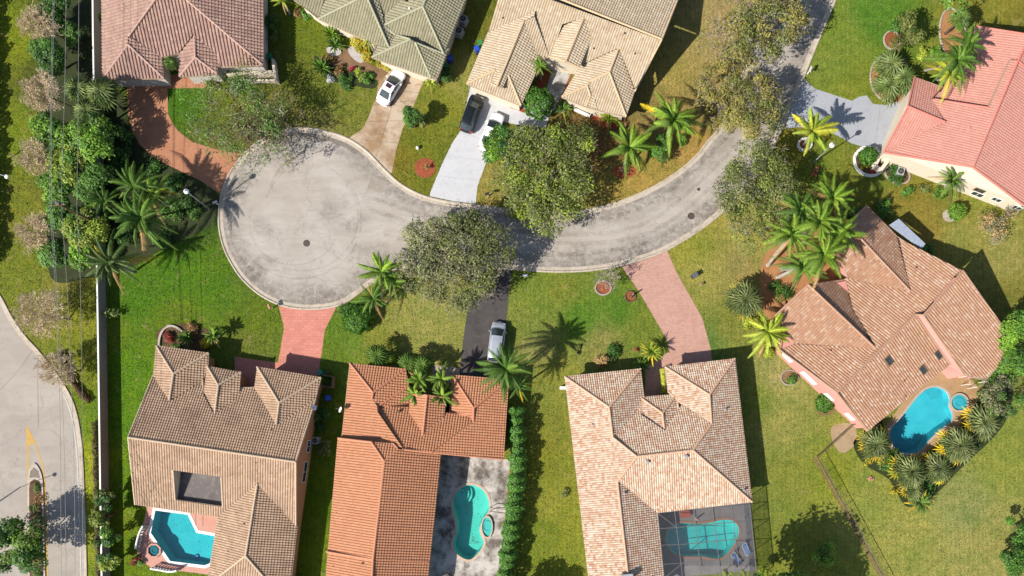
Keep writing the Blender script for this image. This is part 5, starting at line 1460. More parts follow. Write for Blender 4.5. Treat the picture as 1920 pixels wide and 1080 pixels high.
shrub('small bush at the right corner of the pale patio roof', 1744, 466, 12, .8, 'mid')

leafy_tree('grey-green tree over the right bend of the street', 1420, 358, 92, 5, 'streetgreen', 84, 9000, .14, pal2='greyolive', p2=.3, blobr=.2, grey=26, hz=3.2)
gC = 'royal palms crowded beside the tan speckled roof'
for a, b2, r, z, bp, lb in [(1560,372,44,7.5,(1520,404),'feather palm at the top of the crowded palm group'), (1498,392,44,7,(1470,420),'feather palm at the left shoulder of the crowded palm group'),
    (1535,418,46,8,(1490,450),'feather palm in the heart of the crowded palm group'), (1484,440,46,7.6,(1440,497),'feather palm with the left of the two pale leaning trunks'),
    (1545,478,50,8,(1458,520),'feather palm with the long right pale leaning trunk'), (1505,500,40,6.5,(1466,505),'lowest feather palm of the crowded palm group'), (1572,440,42,7.5,(1540,470),'feather palm touching the tan speckled roof')]:
    palm(lb, a, b2, r*1.25, z, 'palm' if z < 7.4 else 'palmbright', 17, 'royal_palm', group=gC, base_px=bp, tr=.2)
shrub('dark shrubs on the mulch bed under the royal palms', 1470, 545, 20, 1.1, 'deep', nb=8)
shrub('green ground shrub at the palm trunk feet', 1450, 535, 12, .7, 'mid')
gD = 'fan palms on the lawn side of the pink-walled house'
fan_palm('large grey-green fan palm right of the rose driveway', 1396, 562, 42, 2.4, 'fanolive', 38, group=gD, old=3, leafr=.46)
palm('lime feather palm leaning on the pink-walled house', 1440, 622, 54, 3.2, 'lime', 15, group=gD, old=2, wid=.07)
shrub('lime undergrowth between fan palm and feather palm', 1408, 605, 18, .9, 'lime', nb=7)
shrub('small bush at the pink wall below the left window', 1484, 706, 15, .8, 'mid')
shrub('bright round bush at the pink wall between two windows', 1547, 756, 18, 1.4, 'hedge', 'clipped_bush', round_=True)
leafy_tree('bright green tree at the right edge beside the tan roof tip', 1908, 622, 36, 3.6, 'bright', 14, 3000, .16, pal2='mid', p2=.3)
leafy_tree('green tree at the right edge below the bright one', 1905, 672, 34, 3, 'mid', 12, 2400, .15, pal2='bright', p2=.35)
leafy_tree('thin leaved shadowy tree behind the round spa', 1888, 745, 46, 3, 'mid', 18, 2100, .14, 'sparse_tree', pal2='greyolive', p2=.4, blobr=.3, grey=10)
gE = 'fan palms ringing the deep blue pool'
for a, b2, r, z, lb in [(1640,832,38,2.0,'fan palm at the left lip of the deep blue pool'), (1704,884,42,2.2,'fan palm at the foot of the deep blue pool'), (1757,878,36,2.0,'fan palm right of the pool foot'),
    (1794,836,44,2.2,'fan palm on the right bank of the deep blue pool'), (1842,792,42,2.2,'fan palm below the round spa'), (1712,918,28,1.4,'small fan palm between the pool foot and the golden cycad')]:
    fan_palm(lb, a, b2, r, z, 'fanolive', 32, group=gE, old=5, leafr=.46)
palm('golden yellow cycad alone at the tip of the pool bed', 1726, 942, 26, .9, 'fangreen', 26, 'cycad', 'plant', old=15, droop=.6, pal_old='yellow')
for a, b2, r, lb in [(1622,838,11,'golden ground plant left of the pool lip palm'), (1625,868,10,'golden ground plant at the bed edge under the lip palm'), (1676,918,9,'golden tuft beside the small fan palm'), (1762,905,12,'orange ground plants under the right bank palm')]:
    shrub(lb, a, b2, r, .4, 'croton', 'ground_plant', 'plant', n=130)
leafy_tree('bright round young tree standing in deep shade at lower right', 1543, 1034, 27, 2.6, 'bright', 11, 2300, .15, pal2='lime', p2=.2)
leafy_tree('dense dark hedge tree at the lower right corner', 1908, 1040, 40, 2.6, 'hedge', 16, 4200, .14)
leafy_tree('dense dark hedge tree above the lower right corner', 1926, 990, 30, 2.4, 'hedge', 10, 2000, .14)
for a, b2, r, lb in [(1364,1074,11,'small bright sapling left at the pool screen foot'), (1394,1078,9,'small bright sapling middle at the pool screen foot'), (1432,1072,13,'small bright sapling right at the pool screen foot')]:
    leafy_tree(lb, a, b2, r, 1.8, 'lime', 6, 420, .12, 'sapling', 'tree', trunk=.04)

leafy_tree('big grey-olive street tree over the mouth of the black driveway', 856, 482, 106, 5, 'greyolive', 105, 13500, .145, 'broadleaf_tree', pal2='olive', p2=.45, blobr=.19, grey=64, trunk=.25, hz=3.4)
gH = 'feather palms at the lower rim of the turning circle'
palm('lime fronded feather palm over the turning circle kerb', 716, 510, 46, 4.2, 'palmbright', 13, group=gH, base_px=(716, 560), lw=.7, wid=.08)
palm('darker feather palm under the lime fronded one', 736, 528, 42, 3.6, 'palm', 13, group=gH, base_px=(728, 565))
palm('feather palm leaning left over the kerb near the round bush', 700, 560, 46, 3.0, 'palm', 13, group=gH, base_px=(712, 586))
shrub('round clipped bush on the lawn left of the leaning palms', 670, 598, 28, 2.2, 'hedge', 'clipped_bush', round_=True)
shrub('low straggly bush beside the round clipped bush', 646, 578, 14, .7, 'mid')
bare_tree('small grey leafless tree on the kerb lawn by the rose driveway', 1142, 522, 30, 2.8, 'bare_tree', GREYTW, 4, None, 0, nmain=8)
gI = 'small palms in front of the terracotta house'
for a, b2, r, z, pal, lb in [(708,667,28,2.2,'fangreen','fan palm at the left end of the terracotta eave'), (728,672,16,1.8,'palmbright','small bright palm second along the terracotta eave'), (766,682,25,2.4,'fangreen','fan palm third along the terracotta eave'), (792,685,24,2.4,'fangreen','fan palm beside the terracotta entry')]:
    fan_palm(lb, a, b2, r, z, pal, 20, group=gI, leafr=.55)
for a, b2, r, lb in [(786,712,30,'bright palm at the upper left of the entry court'), (828,710,30,'bright palm at the upper right of the entry court'), (778,738,28,'bright palm at the lower left of the entry court'), (828,742,31,'bright palm at the lower right of the entry court')]:
    palm(lb, a, b2, r, 3.6, 'palmbright', 11, group=gI, lw=.75, wid=.10, nleaf=18, droop=.8)
palm('tall feather palm overhanging the silver van', 950, 692, 60, 6.2, 'palm', 21, base_px=(956, 706), wid=.06)
palm('lower yellowing feather palm at the terracotta right corner', 972, 722, 34, 4.2, 'palm', 13, old=3)
hedge('long leafy hedge between the terracotta house and its neighbour', [(966,765),(970,820),(972,880),(965,950),(955,1020),(945,1120)], 30, 2.6, 'hedge', n=700, leaf=.13)
gJ = 'plants at the entry of the peach roof house'
palm('yellow-green cycad at the rose driveway corner', 1222, 660, 24, 1.6, 'palmyellow', 20, 'cycad', 'plant', group=gJ, droop=.6, pal_old='yellow', old=3)
palm('green cycad beside the peach entry path', 1204, 686, 18, 1.2, 'palm', 18, 'cycad', 'plant', group=gJ, droop=.6)
shrub('dry brown bush against the peach roof eave', 1127, 682, 16, 1.4, 'dry', group=gJ, nb=7)
shrub('low dark shrub row above the peach eave', 1150, 658, 20, .6, 'deep', group=gJ, nb=7)
shrub('red flower clump on the lawn by the yellow-green cycad', 1194, 656, 5, .4, 'red', 'flower_clump', 'plant', n=70)
hedge('clipped light green box hedge along the peach entry path', [(1243,692),(1245,738)], 10, 1.0, 'hedgeyellow', 'box_hedge', 260, .09)
shrub('small weed bush on the side lawn beside the peach roof', 1058, 925, 11, .5, 'olive')

gK = 'plants in the bed at the grey-tan house'
shrub('dark red shrub in the curved front bed', 312, 633, 13, .8, 'red', group=gK, nb=6)
rosette('pale green agave in the curved front bed', 350, 634, 20, .4, 'fangreen', 30, 'agave', group=gK)
palm('bright green cycad at the right of the curved bed', 400, 628, 21, 1.6, 'palmbright', 17, 'cycad', 'plant', group=gK, droop=.6, lw=.7, wid=.1)
shrub('round yellow bush in the curved front bed', 385, 644, 10, .7, 'yellow', 'clipped_bush', round_=True, group=gK)
shrub('brown-red low plants at the back of the curved bed', 365, 614, 16, .5, 'redgreen', group=gK)
shrub('low green filler beside the pale agave', 330, 648, 10, .5, 'mid', group=gK)
shrub('yellow-green bush by the apricot wall', 606, 842, 18, 1.4, 'olive', nb=8)
shrub('dark bush under the apricot house satellite dish', 604, 775, 20, 1.4, 'deep', nb=8)
shrub('white-green plant growing over the boundary wall', 206, 584, 17, 2.0, 'fanpale', n=130, leaf=.14)
shrub('red flowering bush at the pink pool deck corner', 258, 1052, 13, .9, 'mid', pal2='red', p2=.4)
for a, b2, r, z, pal, lb in [(196,935,20,2.4,'olive','thin olive tree straddling the boundary wall'), (192,968,24,2.8,'mixyellow','light green tree hanging over the boundary wall near the pool house'), (200,1005,24,2.6,'bright','bright tree over the boundary wall, lower down'), (206,1052,22,2.4,'mixyellow','yellow-green tree behind the boundary wall at the bottom edge')]:
    leafy_tree(lb, a, b2, r, z, pal, 10, 1300, .14, group='trees straddling the lower boundary wall', pal2='deep', p2=.35)
leafy_tree('large green tree on the avenue island at the lower left corner', 28, 1022, 66, 4.2, 'bright', 26, 5200, .18, pal2='deep', p2=.45, blobr=.3)
hedge('brown-green creeper hedge along the road side of the boundary wall', [(178,790),(180,850),(182,920),(184,1000),(187,1120)], 11, .9, np.array([lin((120,112,50),KALB),lin((96,80,44),KALB),lin((140,140,50),KALB),lin((110,70,44),KALB)]), 'creeper_hedge', 330, .09)
for k, (a, b2, pal) in enumerate([(67,915,'mid'),(72,935,'redgreen'),(64,955,'mid'),(73,975,'redgreen'),(69,1000,'dry'),(74,1025,'redgreen'),(70,1050,'redgreen'),(66,1072,'mid')]):
    lb = ['green low shrub at the rounded nose of the traffic island bed','red tinged shrub second in the traffic island bed','green shrub third in the traffic island bed','red tinged shrub fourth in the traffic island bed','dry tan shrub in the middle of the traffic island bed','red tinged shrub below the dry tan island shrub','red tinged shrub second from the bottom of the island bed','green shrub at the bottom edge of the island bed'][k]
    shrub(lb, a, b2, 12, .6, pal, 'island_shrub', group='shrubs on the traffic island', n=260, pal2='olive', p2=.3, leaf=.09)
hedge('russet creeper strip under the bare trees at the avenue bend', [(112,660),(124,690),(136,715),(150,735),(168,752)], 12, .6, np.array([lin((110,64,40),KALB),lin((88,56,34),KALB),lin((120,96,44),KALB)]), 'creeper_hedge', 300, .09)
hedge('clipped yellow flowering hedge inside the white planter box', [(1081,196),(1098,202),(1114,210)], 10, .7, 'hedgeyellow', 'box_hedge', 240, .08)
for a, b2, r, h, pal, lb in [(176,330,22,2.6,'deep','dark shrub hiding the boundary wall inside the thicket'), (182,400,20,2.6,'mid','shrub against the boundary wall above the coconut palm'), (178,450,18,2.2,'bright','bright shrub covering the boundary wall above the coconut palm'),
    (190,250,24,2.6,'bright','bright shrub covering the boundary wall end under the fan palms'), (222,300,26,2.2,'deep','dark shrub at the paver driveway side of the thicket'), (235,440,20,1.6,'deep','dark fern mass under the palms by the lawn edge'), (302,442,24,.9,'deep','low dark plants at the shaded lawn edge under the palms'),
    (318,395,24,1.0,'mid','low fern clump left of the globe lamp foot'), (345,372,20,.8,'deep','low dark plants under the globe lamp head'), (280,322,24,1.2,'deep','dark shrub beside the paver driveway bend'), (232,255,22,1.4,'deep','dark shrub along the left edge of the paver driveway'), (365,398,16,.6,'mid','low weeds at the lamp post'), (325,345,22,.8,'deep','low plants along the lower edge of the paver driveway')]:
    shrub(lb, a, b2, r, h, pal, nb=8, group=gT)
for a, b2, r, h, pal, lb in [(1672,862,24,1.1,'mid','dark green filler shrub between the lip palm and the pool foot palm'), (1734,900,20,1.0,'deep','dark filler shrub between the two pool foot palms'), (1776,862,18,1.0,'mid','filler shrub between the right bank palms'),
    (1822,822,22,1.1,'deep','dark filler shrub above the fan palm below the spa'), (1866,770,26,1.3,'mid','leafy filler shrub at the right end of the pool planting'), (1742,918,16,.8,'mid','small filler shrub beside the golden cycad'), (1660,858,14,.7,'croton','gold-green shrub at the left edge of the pool planting'), (1850,746,24,1.4,'deep','dark shrub behind the fan palm by the spa')]:
    shrub(lb, a, b2, r, h, pal, nb=8, group='filler shrubs round the deep blue pool')
leafy_tree('tree beyond the top edge shading the side street', 1440, -78, 80, 5.5, 'olive', 44, 6500, .2)
for a, b2, r, h, pal, lb in [(612,700,8,.5,'olive','low weed tuft beside the bin enclosure'), (598,800,12,1.0,'deep','dark shrub between the bins and the air conditioner'), (868,572,7,.4,'olive','weed tuft on the left edge of the black driveway'),
    (1085,655,9,.5,'olive','small weedy tuft above the peach eave'), (742,628,6,.3,'yellowgreen','pale weed patch on the terracotta front lawn'), (1700,355,14,.7,'mid','low plants along the cream wall foot'), (1735,352,12,.6,'olive','straggly plants by the stepping stones at the cream wall'),
    (1445,660,14,.7,'lime','lime ground plants under the lime feather palm'), (1858,700,22,1.6,'mid','bush at the tan roof tip beside the pool'), (560,24,10,.6,'redgreen','red tinged shrub at the end of the clipped edging')]:
    shrub(lb, a, b2, r, h, pal, nb=6)
# trees outside the frame that throw the shadows seen at its edges
leafy_tree('broad tree beyond the bottom edge shading the lower right lawn', 1456, 1168, 92, 9, 'mid', 40, 7500, .3, pal2='deep')
leafy_tree('tree beyond the bottom edge shading the peach house side lawn', 985, 1135, 42, 4, 'mid', 14, 1800, .18)
leafy_tree('tree beyond the top edge shading the upper right lawn', 1800, -56, 60, 5, 'mid', 16, 2200, .2)
leafy_tree('tree beyond the top edge shading the lawn right of the side street', 1715, -50, 36, 4, 'mid', 12, 1500, .2)
hedge('tall dark hedge beyond the left edge of the photograph', [(-52,-80),(-50,200),(-46,500)], 34, 2.9, 'deep', n=260, leaf=.22)

# ---------------------------------------------------------------- grass: short tufts over every lawn
Ng = 230000
gx = rng.uniform(-68, 68, Ng); gy = rng.uniform(-41, 41, Ng)
bad = np.zeros(Ng, bool)
for pl in NOGRASS+list(POOLW.values()):
    q = np.array([(a, b2) for a, b2 in [p_[:2] for p_ in pl]])
    inb = np.where((gx > q[:, 0].min()) & (gx < q[:, 0].max()) & (gy > q[:, 1].min()) & (gy < q[:, 1].max()) & ~bad)[0]
    if not len(inb): continue
    X = gx[inb]; Y = gy[inb]; r_ = np.zeros(len(inb), bool); j = len(q)-1
    for i in range(len(q)):
        c_ = ((q[i, 1] > Y) != (q[j, 1] > Y)) & (X < (q[j, 0]-q[i, 0])*(Y-q[i, 1])/(q[j, 1]-q[i, 1]+1e-12)+q[i, 0])
        r_ ^= c_; j = i
    bad[inb[r_]] = True
gx = gx[~bad]; gy = gy[~bad]; k = len(gx)
Pg = np.stack([gx, gy, np.full(k, .035)], 1)
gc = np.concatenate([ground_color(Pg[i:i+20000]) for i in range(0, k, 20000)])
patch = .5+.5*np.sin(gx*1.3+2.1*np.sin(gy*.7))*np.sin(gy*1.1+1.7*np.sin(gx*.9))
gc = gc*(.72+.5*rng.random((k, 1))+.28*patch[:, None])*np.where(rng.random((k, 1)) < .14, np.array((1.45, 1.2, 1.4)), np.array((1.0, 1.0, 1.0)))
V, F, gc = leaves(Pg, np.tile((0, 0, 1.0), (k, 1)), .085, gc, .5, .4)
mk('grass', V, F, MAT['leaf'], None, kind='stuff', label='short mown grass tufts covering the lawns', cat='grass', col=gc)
# ================================================================== vehicles
def car(label, px, py, ang_px, kind, paint, L=4.75, Wd=1.82, cat='car', name='parked_car', sunroof=False, roofrails=False):
    """ang_px: direction of the bonnet in photo pixels (dx, dy)"""
    x, y, _ = W(px, py, .7)
    fx, fy = ang_px[0], -ang_px[1]; l = math.hypot(fx, fy); fx /= l; fy /= l
    t = thing(name, label, cat, (x, y, 0), 'cars parked in the driveways')
    def Q(a, b2, z): return (x+fx*a-(-fy)*(-b2)*1.0, y+fy*a+fx*b2, z) if False else (x+fx*a-fy*b2, y+fy*a+fx*b2, z)
    h = L/2; w = Wd/2
    van = kind in ('van', 'suv')
    belt = 1.0 if van else .92; roofz = {'sedan': 1.42, 'suv': 1.62, 'van': 1.72}[kind]
    # lower body: (x, half width, bottom, top)
    st = [(-h, w*.72, .42, .62), (-h+.06, w*.86, .3, .80), (-h+.3, w*.95, .24, belt-.02), (-h+.9, w, .22, belt), (-h*.3, w, .2, belt), (h*.25, w, .2, belt), (h*.5, w*.99, .22, belt-.06), (h-.55, w*.95, .24, belt-.16), (h-.2, w*.86, .28, belt-.26), (h-.05, w*.7, .34, .58), (h, w*.55, .42, .52)]
    V = []; n = 12
    for sx, sw, zb, zt in st:
        prof = [(-.9, 0), (-1, .25), (-1, .62), (-.97, .82), (-.88, .96), (-.5, 1.015), (0, 1.03), (.5, 1.015), (.88, .96), (.97, .82), (1, .62), (1, .25), (.9, 0)]
        for a, f in prof: V.append(Q(sx, a*sw, zb+(zt-zb)*f))
    n = 13; F = []
    for i in range(len(st)-1):
        for k in range(n-1): F.append((i*n+k, (i+1)*n+k, (i+1)*n+k+1, i*n+k+1))
        F.append((i*n+n-1, (i+1)*n+n-1, (i+1)*n, i*n))
    F.append(tuple(range(n))); F.append(tuple(range(len(st)*n-1, (len(st)-1)*n-1, -1)))
    body = mk('body', V, [f[::-1] for f in F], paint, t, smooth=True)
    if kind == 'sedan': rb, r0, r1, wf = -h+.72, -h+1.5, h*.04, h*.47
    elif kind == 'suv': rb, r0, r1, wf = -h+.12, -h+.6, h*.14, h*.5
    else: rb, r0, r1, wf = -h+.12, -h+.45, h*.24, h*.6
    wb = w*.93; wr = w*.74
    def sect(a, hw, z): return [Q(a, -hw, z), Q(a, hw, z)]
    B0, B1 = sect(rb, wb*.9, belt-.02), sect(wf, wb*.92, belt-.03)
    R0, R1 = sect(r0, wr*.96, roofz-.06), sect(r1, wr*.97, roofz-.03)
    M0 = sect((r0+r1)/2, wr, roofz); MB_ = sect((rb+wf)/2, wb, belt-.02)
    # roof skin with camber
    V = []; F = []; k = 7
    stn = [(r0-.06, .95, roofz-.10), (r0+.1, .98, roofz-.035), ((r0*2+r1)/3, 1, roofz), ((r0+2*r1)/3, 1, roofz+.005), (r1-.1, .985, roofz-.02), (r1+.06, .97, roofz-.06)]
    for a, s, z in stn:
        for j in range(k):
            q = -1+2*j/(k-1); V.append(Q(a, q*wr*s*1.03, z+.035*(1-q*q)-.05*abs(q)**6))
    for i in range(len(stn)-1):
        for j in range(k-1): F.append((i*k+j, (i+1)*k+j, (i+1)*k+j+1, i*k+j+1))
    roof = mk('roof', V, [f[::-1] for f in F], paint, t, smooth=True)
    gl = MAT['glass']
    def pane(nm, quad): return mk(nm, quad, [(0, 1, 2, 3)], gl, t)
    def curved(nm, b, r, bulge, bz, rz):
        V = []; m = 6
        for j in range(m+1):
            q = -1+2*j/m
            V.append(Q(b[0]+bulge*(1-q*q), q*b[1], bz)); 
        for j in range(m+1):
            q = -1+2*j/m
            V.append(Q(r[0]+bulge*.5*(1-q*q), q*r[1], rz))
        mk(nm, V, [(j, j+1, m+2+j, m+1+j) for j in range(m)], gl, t, smooth=True)
    curved('windscreen', (wf, wb*.9), (r1+.03, wr*.95), .14, belt-.02, roofz-.055)
    curved('rear_window', (rb, wb*.86), (r0-.03, wr*.92), -.10, belt-.02 if kind == 'sedan' else belt+.05, roofz-.09)
    for s in (0, 1):
        sg_ = -1 if s == 0 else 1
        pane('side_window', [Q(rb+.1, sg_*wb*.92, belt-.02), Q(wf-.12, sg_*wb*.95, belt-.02), Q(r1-.02, sg_*wr*.99, roofz-.07), Q(r0+.05, sg_*wr*.97, roofz-.1)])
    pm = MB()
    for sg_ in (-1, 1):
        pm.tube([Q(wf+.02, sg_*wb*.93, belt-.03), Q(r1+.02, sg_*wr*.98, roofz-.05)], .045, 5)
        pm.tube([Q(rb-.02, sg_*wb*.9, belt-.03), Q(r0-.02, sg_*wr*.97, roofz-.09)], .06 if kind != 'sedan' else .09, 5)
        c0 = (rb+wf)/2-.1; pm.tube([Q(c0, sg_*wb*.97, belt-.02), Q((r0+r1)/2, sg_*wr*1.0, roofz-.06)], .04, 5)
    pm.mesh('pillar', paint, t)
    if sunroof:
        a0 = (r0+r1)/2-.12
        mk('sunroof', [Q(a0, -.36, roofz+.05), Q(a0+.52, -.36, roofz+.045), Q(a0+.52, .36, roofz+.045), Q(a0, .36, roofz+.05)], [(0, 1, 2, 3)], M_plain('sunroof_glass', (.05, .02, .03), .1), roof)
    if roofrails:
        for sg_ in (-1, 1):
            m2 = MB(); m2.tube([Q(r0+.1, sg_*wr*.9, roofz+.02), Q(r0+.25, sg_*wr*.9, roofz+.07), Q(r1-.25, sg_*wr*.9, roofz+.07), Q(r1-.1, sg_*wr*.9, roofz+.03)], .022, 5)
            m2.mesh('roof_rail', MAT['metal'], roof)
    if kind == 'van':
        m2 = MB()
        for j in range(5): m2.tube([Q(r0+.2, -.4+.2*j, roofz+.035), Q(r1-.3, -.4+.2*j, roofz+.035)], .014, 4)
        m2.mesh('roof_rib', paint, roof)
    for sx in (-h+.85, h-.9):
        for sg_ in (-1, 1):
            wm = MB(); c0 = Q(sx, sg_*(w-.11), .32); ax = Vector((-fy, fx, 0))
            wm.tube([Vector(c0)-ax*.11, Vector(c0)+ax*.11], .33, 16)
            wh = wm.mesh('wheel', MAT['black'], t)
            rm = MB(); rm.tube([Vector(c0)+ax*sg_*.08, Vector(c0)+ax*sg_*.118], .2, 12); rm.mesh('rim', MAT['metal'], wh)
    for sg_ in (-1, 1):
        mm = MB(); c0 = Q(wf-.32, sg_*(w+.09), belt+.03)
        mm.box(c0, (.13, .2, .13), math.atan2(fy, fx), None, .8); mm.mesh('side_mirror', paint, t)
        hm = MB(); hm.box(Q(h-.24, sg_*w*.66, belt-.33), (.26, .38, .13), math.atan2(fy, fx), None, .8); hm.mesh('headlight', MAT['galv'], t)
        tm = MB(); tm.box(Q(-h+.12, sg_*w*.74, belt-.17), (.14, .34, .16), math.atan2(fy, fx), None, .85); tm.mesh('tail_light', M_plain('red_lens', (.35, .02, .015), .25), t)
    gm = MB()
    for k in range(1, 2): gm.tube([Q(wf+.12, -w*.8, belt-.015), Q(wf+.2, 0, belt+.015), Q(wf+.12, w*.8, belt-.015)], .02, 4)
    gm.mesh('wiper', MAT['black'], t)
    bm_ = MB(); bm_.tube([Q(-h+.02, -w*.7, .5), Q(-h-.03, 0, .5), Q(-h+.02, w*.7, .5)], .06, 5); bm_.tube([Q(h-.05, -w*.55, .45), Q(h+.02, 0, .45), Q(h-.05, w*.55, .45)], .06, 5)
    bm_.mesh('bumper', paint, t)
    return t
pWhite = M_plain('white_car_paint', (.78, .78, .77), .3, var=.02, coat=.6)
pBlack = M_plain('black_car_paint', (.006, .008, .009), .3, var=.1, coat=.15)
pSilver = M_plain('silver_car_paint', (.42, .44, .47), .32, .5, var=.04, coat=.6)
car('white sedan with a dark sunroof on the stained tan driveway', 733, 163, (38, -63), 'sedan', pWhite, sunroof=True)
car('black estate car with red tail lamps on the white driveway', 884, 212, (23, -66), 'suv', pBlack, L=4.8, roofrails=True)
car('white car half hidden under the bright leaning tree', 922, 246, (29, -70), 'sedan', pWhite, L=4.9)
car('silver van with a ribbed roof on the black driveway', 931.5, 641, (9, -70), 'van', pSilver, L=5.0, Wd=1.9)

# ================================================================== street furniture and small things
def street_lamp(label, base, head, z):
    bx, by = W2(*base); hx, hy, _ = W(*head, z)
    t = thing('street_lamp', label, 'street lamp', (bx, by, 0), 'globe street lamps')
    mb = MB(); mb.tube([(bx, by, -.05), (bx, by, .4), ((bx+hx)/2, (by+hy)/2, z*.5), (hx, hy, z-.3)], [.11, .08, .065, .05], 10); mb.mesh('pole', MAT['galv'], t)
    mb = MB(); mb.lathe((hx, hy, z-.35), [(.05, 0), (.14, .05), (.14, .12), (.02, .12)], 12); mb.mesh('collar', MAT['metal'], t)
    mb = MB(); mb.lathe((hx, hy, z-.25), [(.03, 0), (.2, .06), (.30, .2), (.30, .32), (.2, .46), (.08, .52), (.01, .53)], 16)
    mb.mesh('globe', M_plain('opal_globe', (.82, .80, .84), .25, var=.03), t, smooth=True)
    mb = MB(); mb.lathe((hx, hy, z+.26), [(.0, .06), (.10, .04), (.11, 0)], 12); mb.mesh('finial', MAT['metal'], t)
street_lamp('globe street lamp at the turning circle beside the palm thicket', (391.5, 391), (349.5, 359), 5.6)
street_lamp('globe street lamp by the grey painted driveway', (1526, 304), (1560, 272), 5.6)
def arm_lamp(label, base, head, z):
    bx, by = W2(*base); hx, hy, _ = W(*head, z)
    t = thing('avenue_lamp', label, 'street lamp', (bx, by, 0), 'tall lamps of the avenue')
    mb = MB(); mb.tube([(bx, by, -.05), (bx, by, z*.5), (bx, by, z)], [.12, .09, .07], 8); mb.mesh('pole', MAT['galv'], t)
    mb = MB(); mb.tube([(bx, by, z-.1), ((bx+hx)/2, (by+hy)/2, z+.15), (hx, hy, z+.1)], .04, 6); mb.mesh('arm', MAT['galv'], t)
    mb = MB(); mb.lathe((hx, hy, z-.1), [(.02, .22), (.2, .18), (.25, .06), (.2, 0), (.02, 0)], 12); mb.mesh('lamp_head', MAT['white'], t)
arm_lamp('lamp with a pale head reaching in at the left edge over the verge', (-34, 333), (12, 331), 7.0)
arm_lamp('lamp just outside the lower left edge whose shadow falls on the avenue', (-52, 975), (-58, 960), 6.0)

# utility pole and the cables along the avenue verge
zc_ = 9.5
px_, py_ = W2(112, 384, zc_)
t = thing('utility_pole', 'wooden utility pole with a short crossarm above the leafy thicket', 'utility pole', (px_, py_, 0))
mb = MB(); mb.tube([(px_, py_, -.1), (px_, py_, 5), (px_, py_, zc_+.3)], [.17, .14, .11], 10); mb.mesh('pole', MAT['wood'], t)
mb = MB(); a0 = W(96, 386, zc_); a1 = W(123, 383, zc_); mb.tube([a0, a1], .07, 6); mb.mesh('crossarm', MAT['wood'], t)
for q in ((98, 385.6), (109, 384), (121, 383)):
    mb = MB(); c0 = W(*q, zc_); mb.lathe((c0[0], c0[1], zc_+.06), [(.03, 0), (.07, .05), (.04, .1), (.07, .15), (.03, .22)], 10); mb.mesh('insulator', MAT['galv'], t)
mb = MB(); c0 = W(109, 381, 8.4); mb.lathe((c0[0], c0[1], 7.9), [(.02, 0), (.24, 0), (.24, .75), (.2, .82), (.02, .84)], 14); mb.mesh('transformer', MAT['metal'], t)
for pts, lb in [([(100,-30),(96,135),(94,270),(94,385),(100,480),(106,580),(110,680),(113,800),(114,950),(115,1110)], 'leftmost overhead cable running down the verge'),
    ([(102.5,-30),(98.5,135),(96.5,270),(97,385),(103,480),(108.5,580),(113,680),(119,800),(122.5,950),(124,1110)], 'overhead cable paired close to the leftmost one'),
    ([(124,-30),(122,135),(118,270),(115.5,385),(122,480),(128,580),(132,680),(137,800),(140,950),(141,1110)], 'middle overhead cable running down the verge'),
    ([(148,-30),(147,135),(146,270),(144,385),(149,480),(151.5,580),(153.5,680),(154.5,800),(155,950),(156,1110)], 'overhead cable nearest the boundary wall')]:
    P3 = [W(a, b2, 9.2) for a, b2 in spline(pts, 4)]
    mb = MB(); mb.tube(P3, .022, 5); mb.mesh('overhead_cable', M_plain('cable', alb(180, 180, 172), .5), None, label=lb, cat='cable', group='overhead cables along the avenue')

def bin_(label, px, py, col, rz=0.0):
    x, y, _ = W(px, py, 1.0)
    t = thing('wheeled_bin', label, 'bin', (x, y, 0), 'wheeled bins by the side walls')
    m = M_plain('bin_plastic', col, .45)
    mb = MB(); mb.box((x, y, .5), (.46, .5, .86), rz, None, 1.18); mb.mesh('body', m, t)
    mb = MB(); mb.box((x, y, .985), (.60, .66, .07), rz, None, .9); mb.mesh('lid', m, t)
    for s in (-1, 1):
        mb = MB(); c0 = Vector((x+s*.24*math.cos(rz)+.26*math.sin(rz), y+s*.24*math.sin(rz)-.26*math.cos(rz), .1)); ax = Vector((math.cos(rz), math.sin(rz), 0))
        mb.tube([c0-ax*.03, c0+ax*.03], .1, 10); mb.mesh('wheel', MAT['black'], t)
green = alb(30, 130, 90); blue = alb(40, 90, 220)
bin_('blue bin in the gap right of the sage roof', 843, 107, blue, .4)
bin_('green bin below the blue one right of the sage roof', 836, 121, green, .4)
bin_('green bin against the left eave of the sand roof', 900, 79, alb(70, 150, 80), .4)
bin_('blue bin with a pale lid mark against the sand roof house', 894, 90, blue, .4)
bin_('green bin at the right wall of the rose-brown house', 504, 104, green)
bin_('teal bin at the corner of the grey-tan garage', 599, 698, alb(40, 150, 130), .6)
bin_('blue bin beside the apricot side wall', 614, 746, blue)
def ac_unit(label, px, py, rz, s=.9):
    x, y, _ = W(px, py, .9)
    t = thing('air_conditioner', label, 'air conditioner', (x, y, 0), 'outdoor air conditioning units')
    mb = MB(); mb.box((x, y, .04), (s*1.2, s*1.2, .08), rz); mb.mesh('base_slab', MAT['kerb'], t)
    mb = MB(); mb.box((x, y, .46), (s, s, .76), rz); mb.mesh('cabinet', MAT['galv'], t)
    mb = MB(); mb.lathe((x, y, .845), [(.02, .005), (s*.36, .005), (s*.36, .03), (s*.4, .03), (s*.4, 0)], 20); mb.mesh('fan_grille', MAT['dark_metal'], t)
    mb = MB()
    for k in range(4):
        a = rz+k*math.pi/2; mb.box((x+.17*s*math.cos(a), y+.17*s*math.sin(a), .865), (.3*s, .1*s, .012), a)
    mb.mesh('fan', MAT['metal'], t)
ac_unit('air conditioner with a rusty fan opening, upper one beside the sage roof', 868, 34, -.45)
ac_unit('pale air conditioner, lower one beside the sage roof', 860, 56, -.45)
ac_unit('grey air conditioner below the cream wall of the salmon house', 1690, 320, -.3)
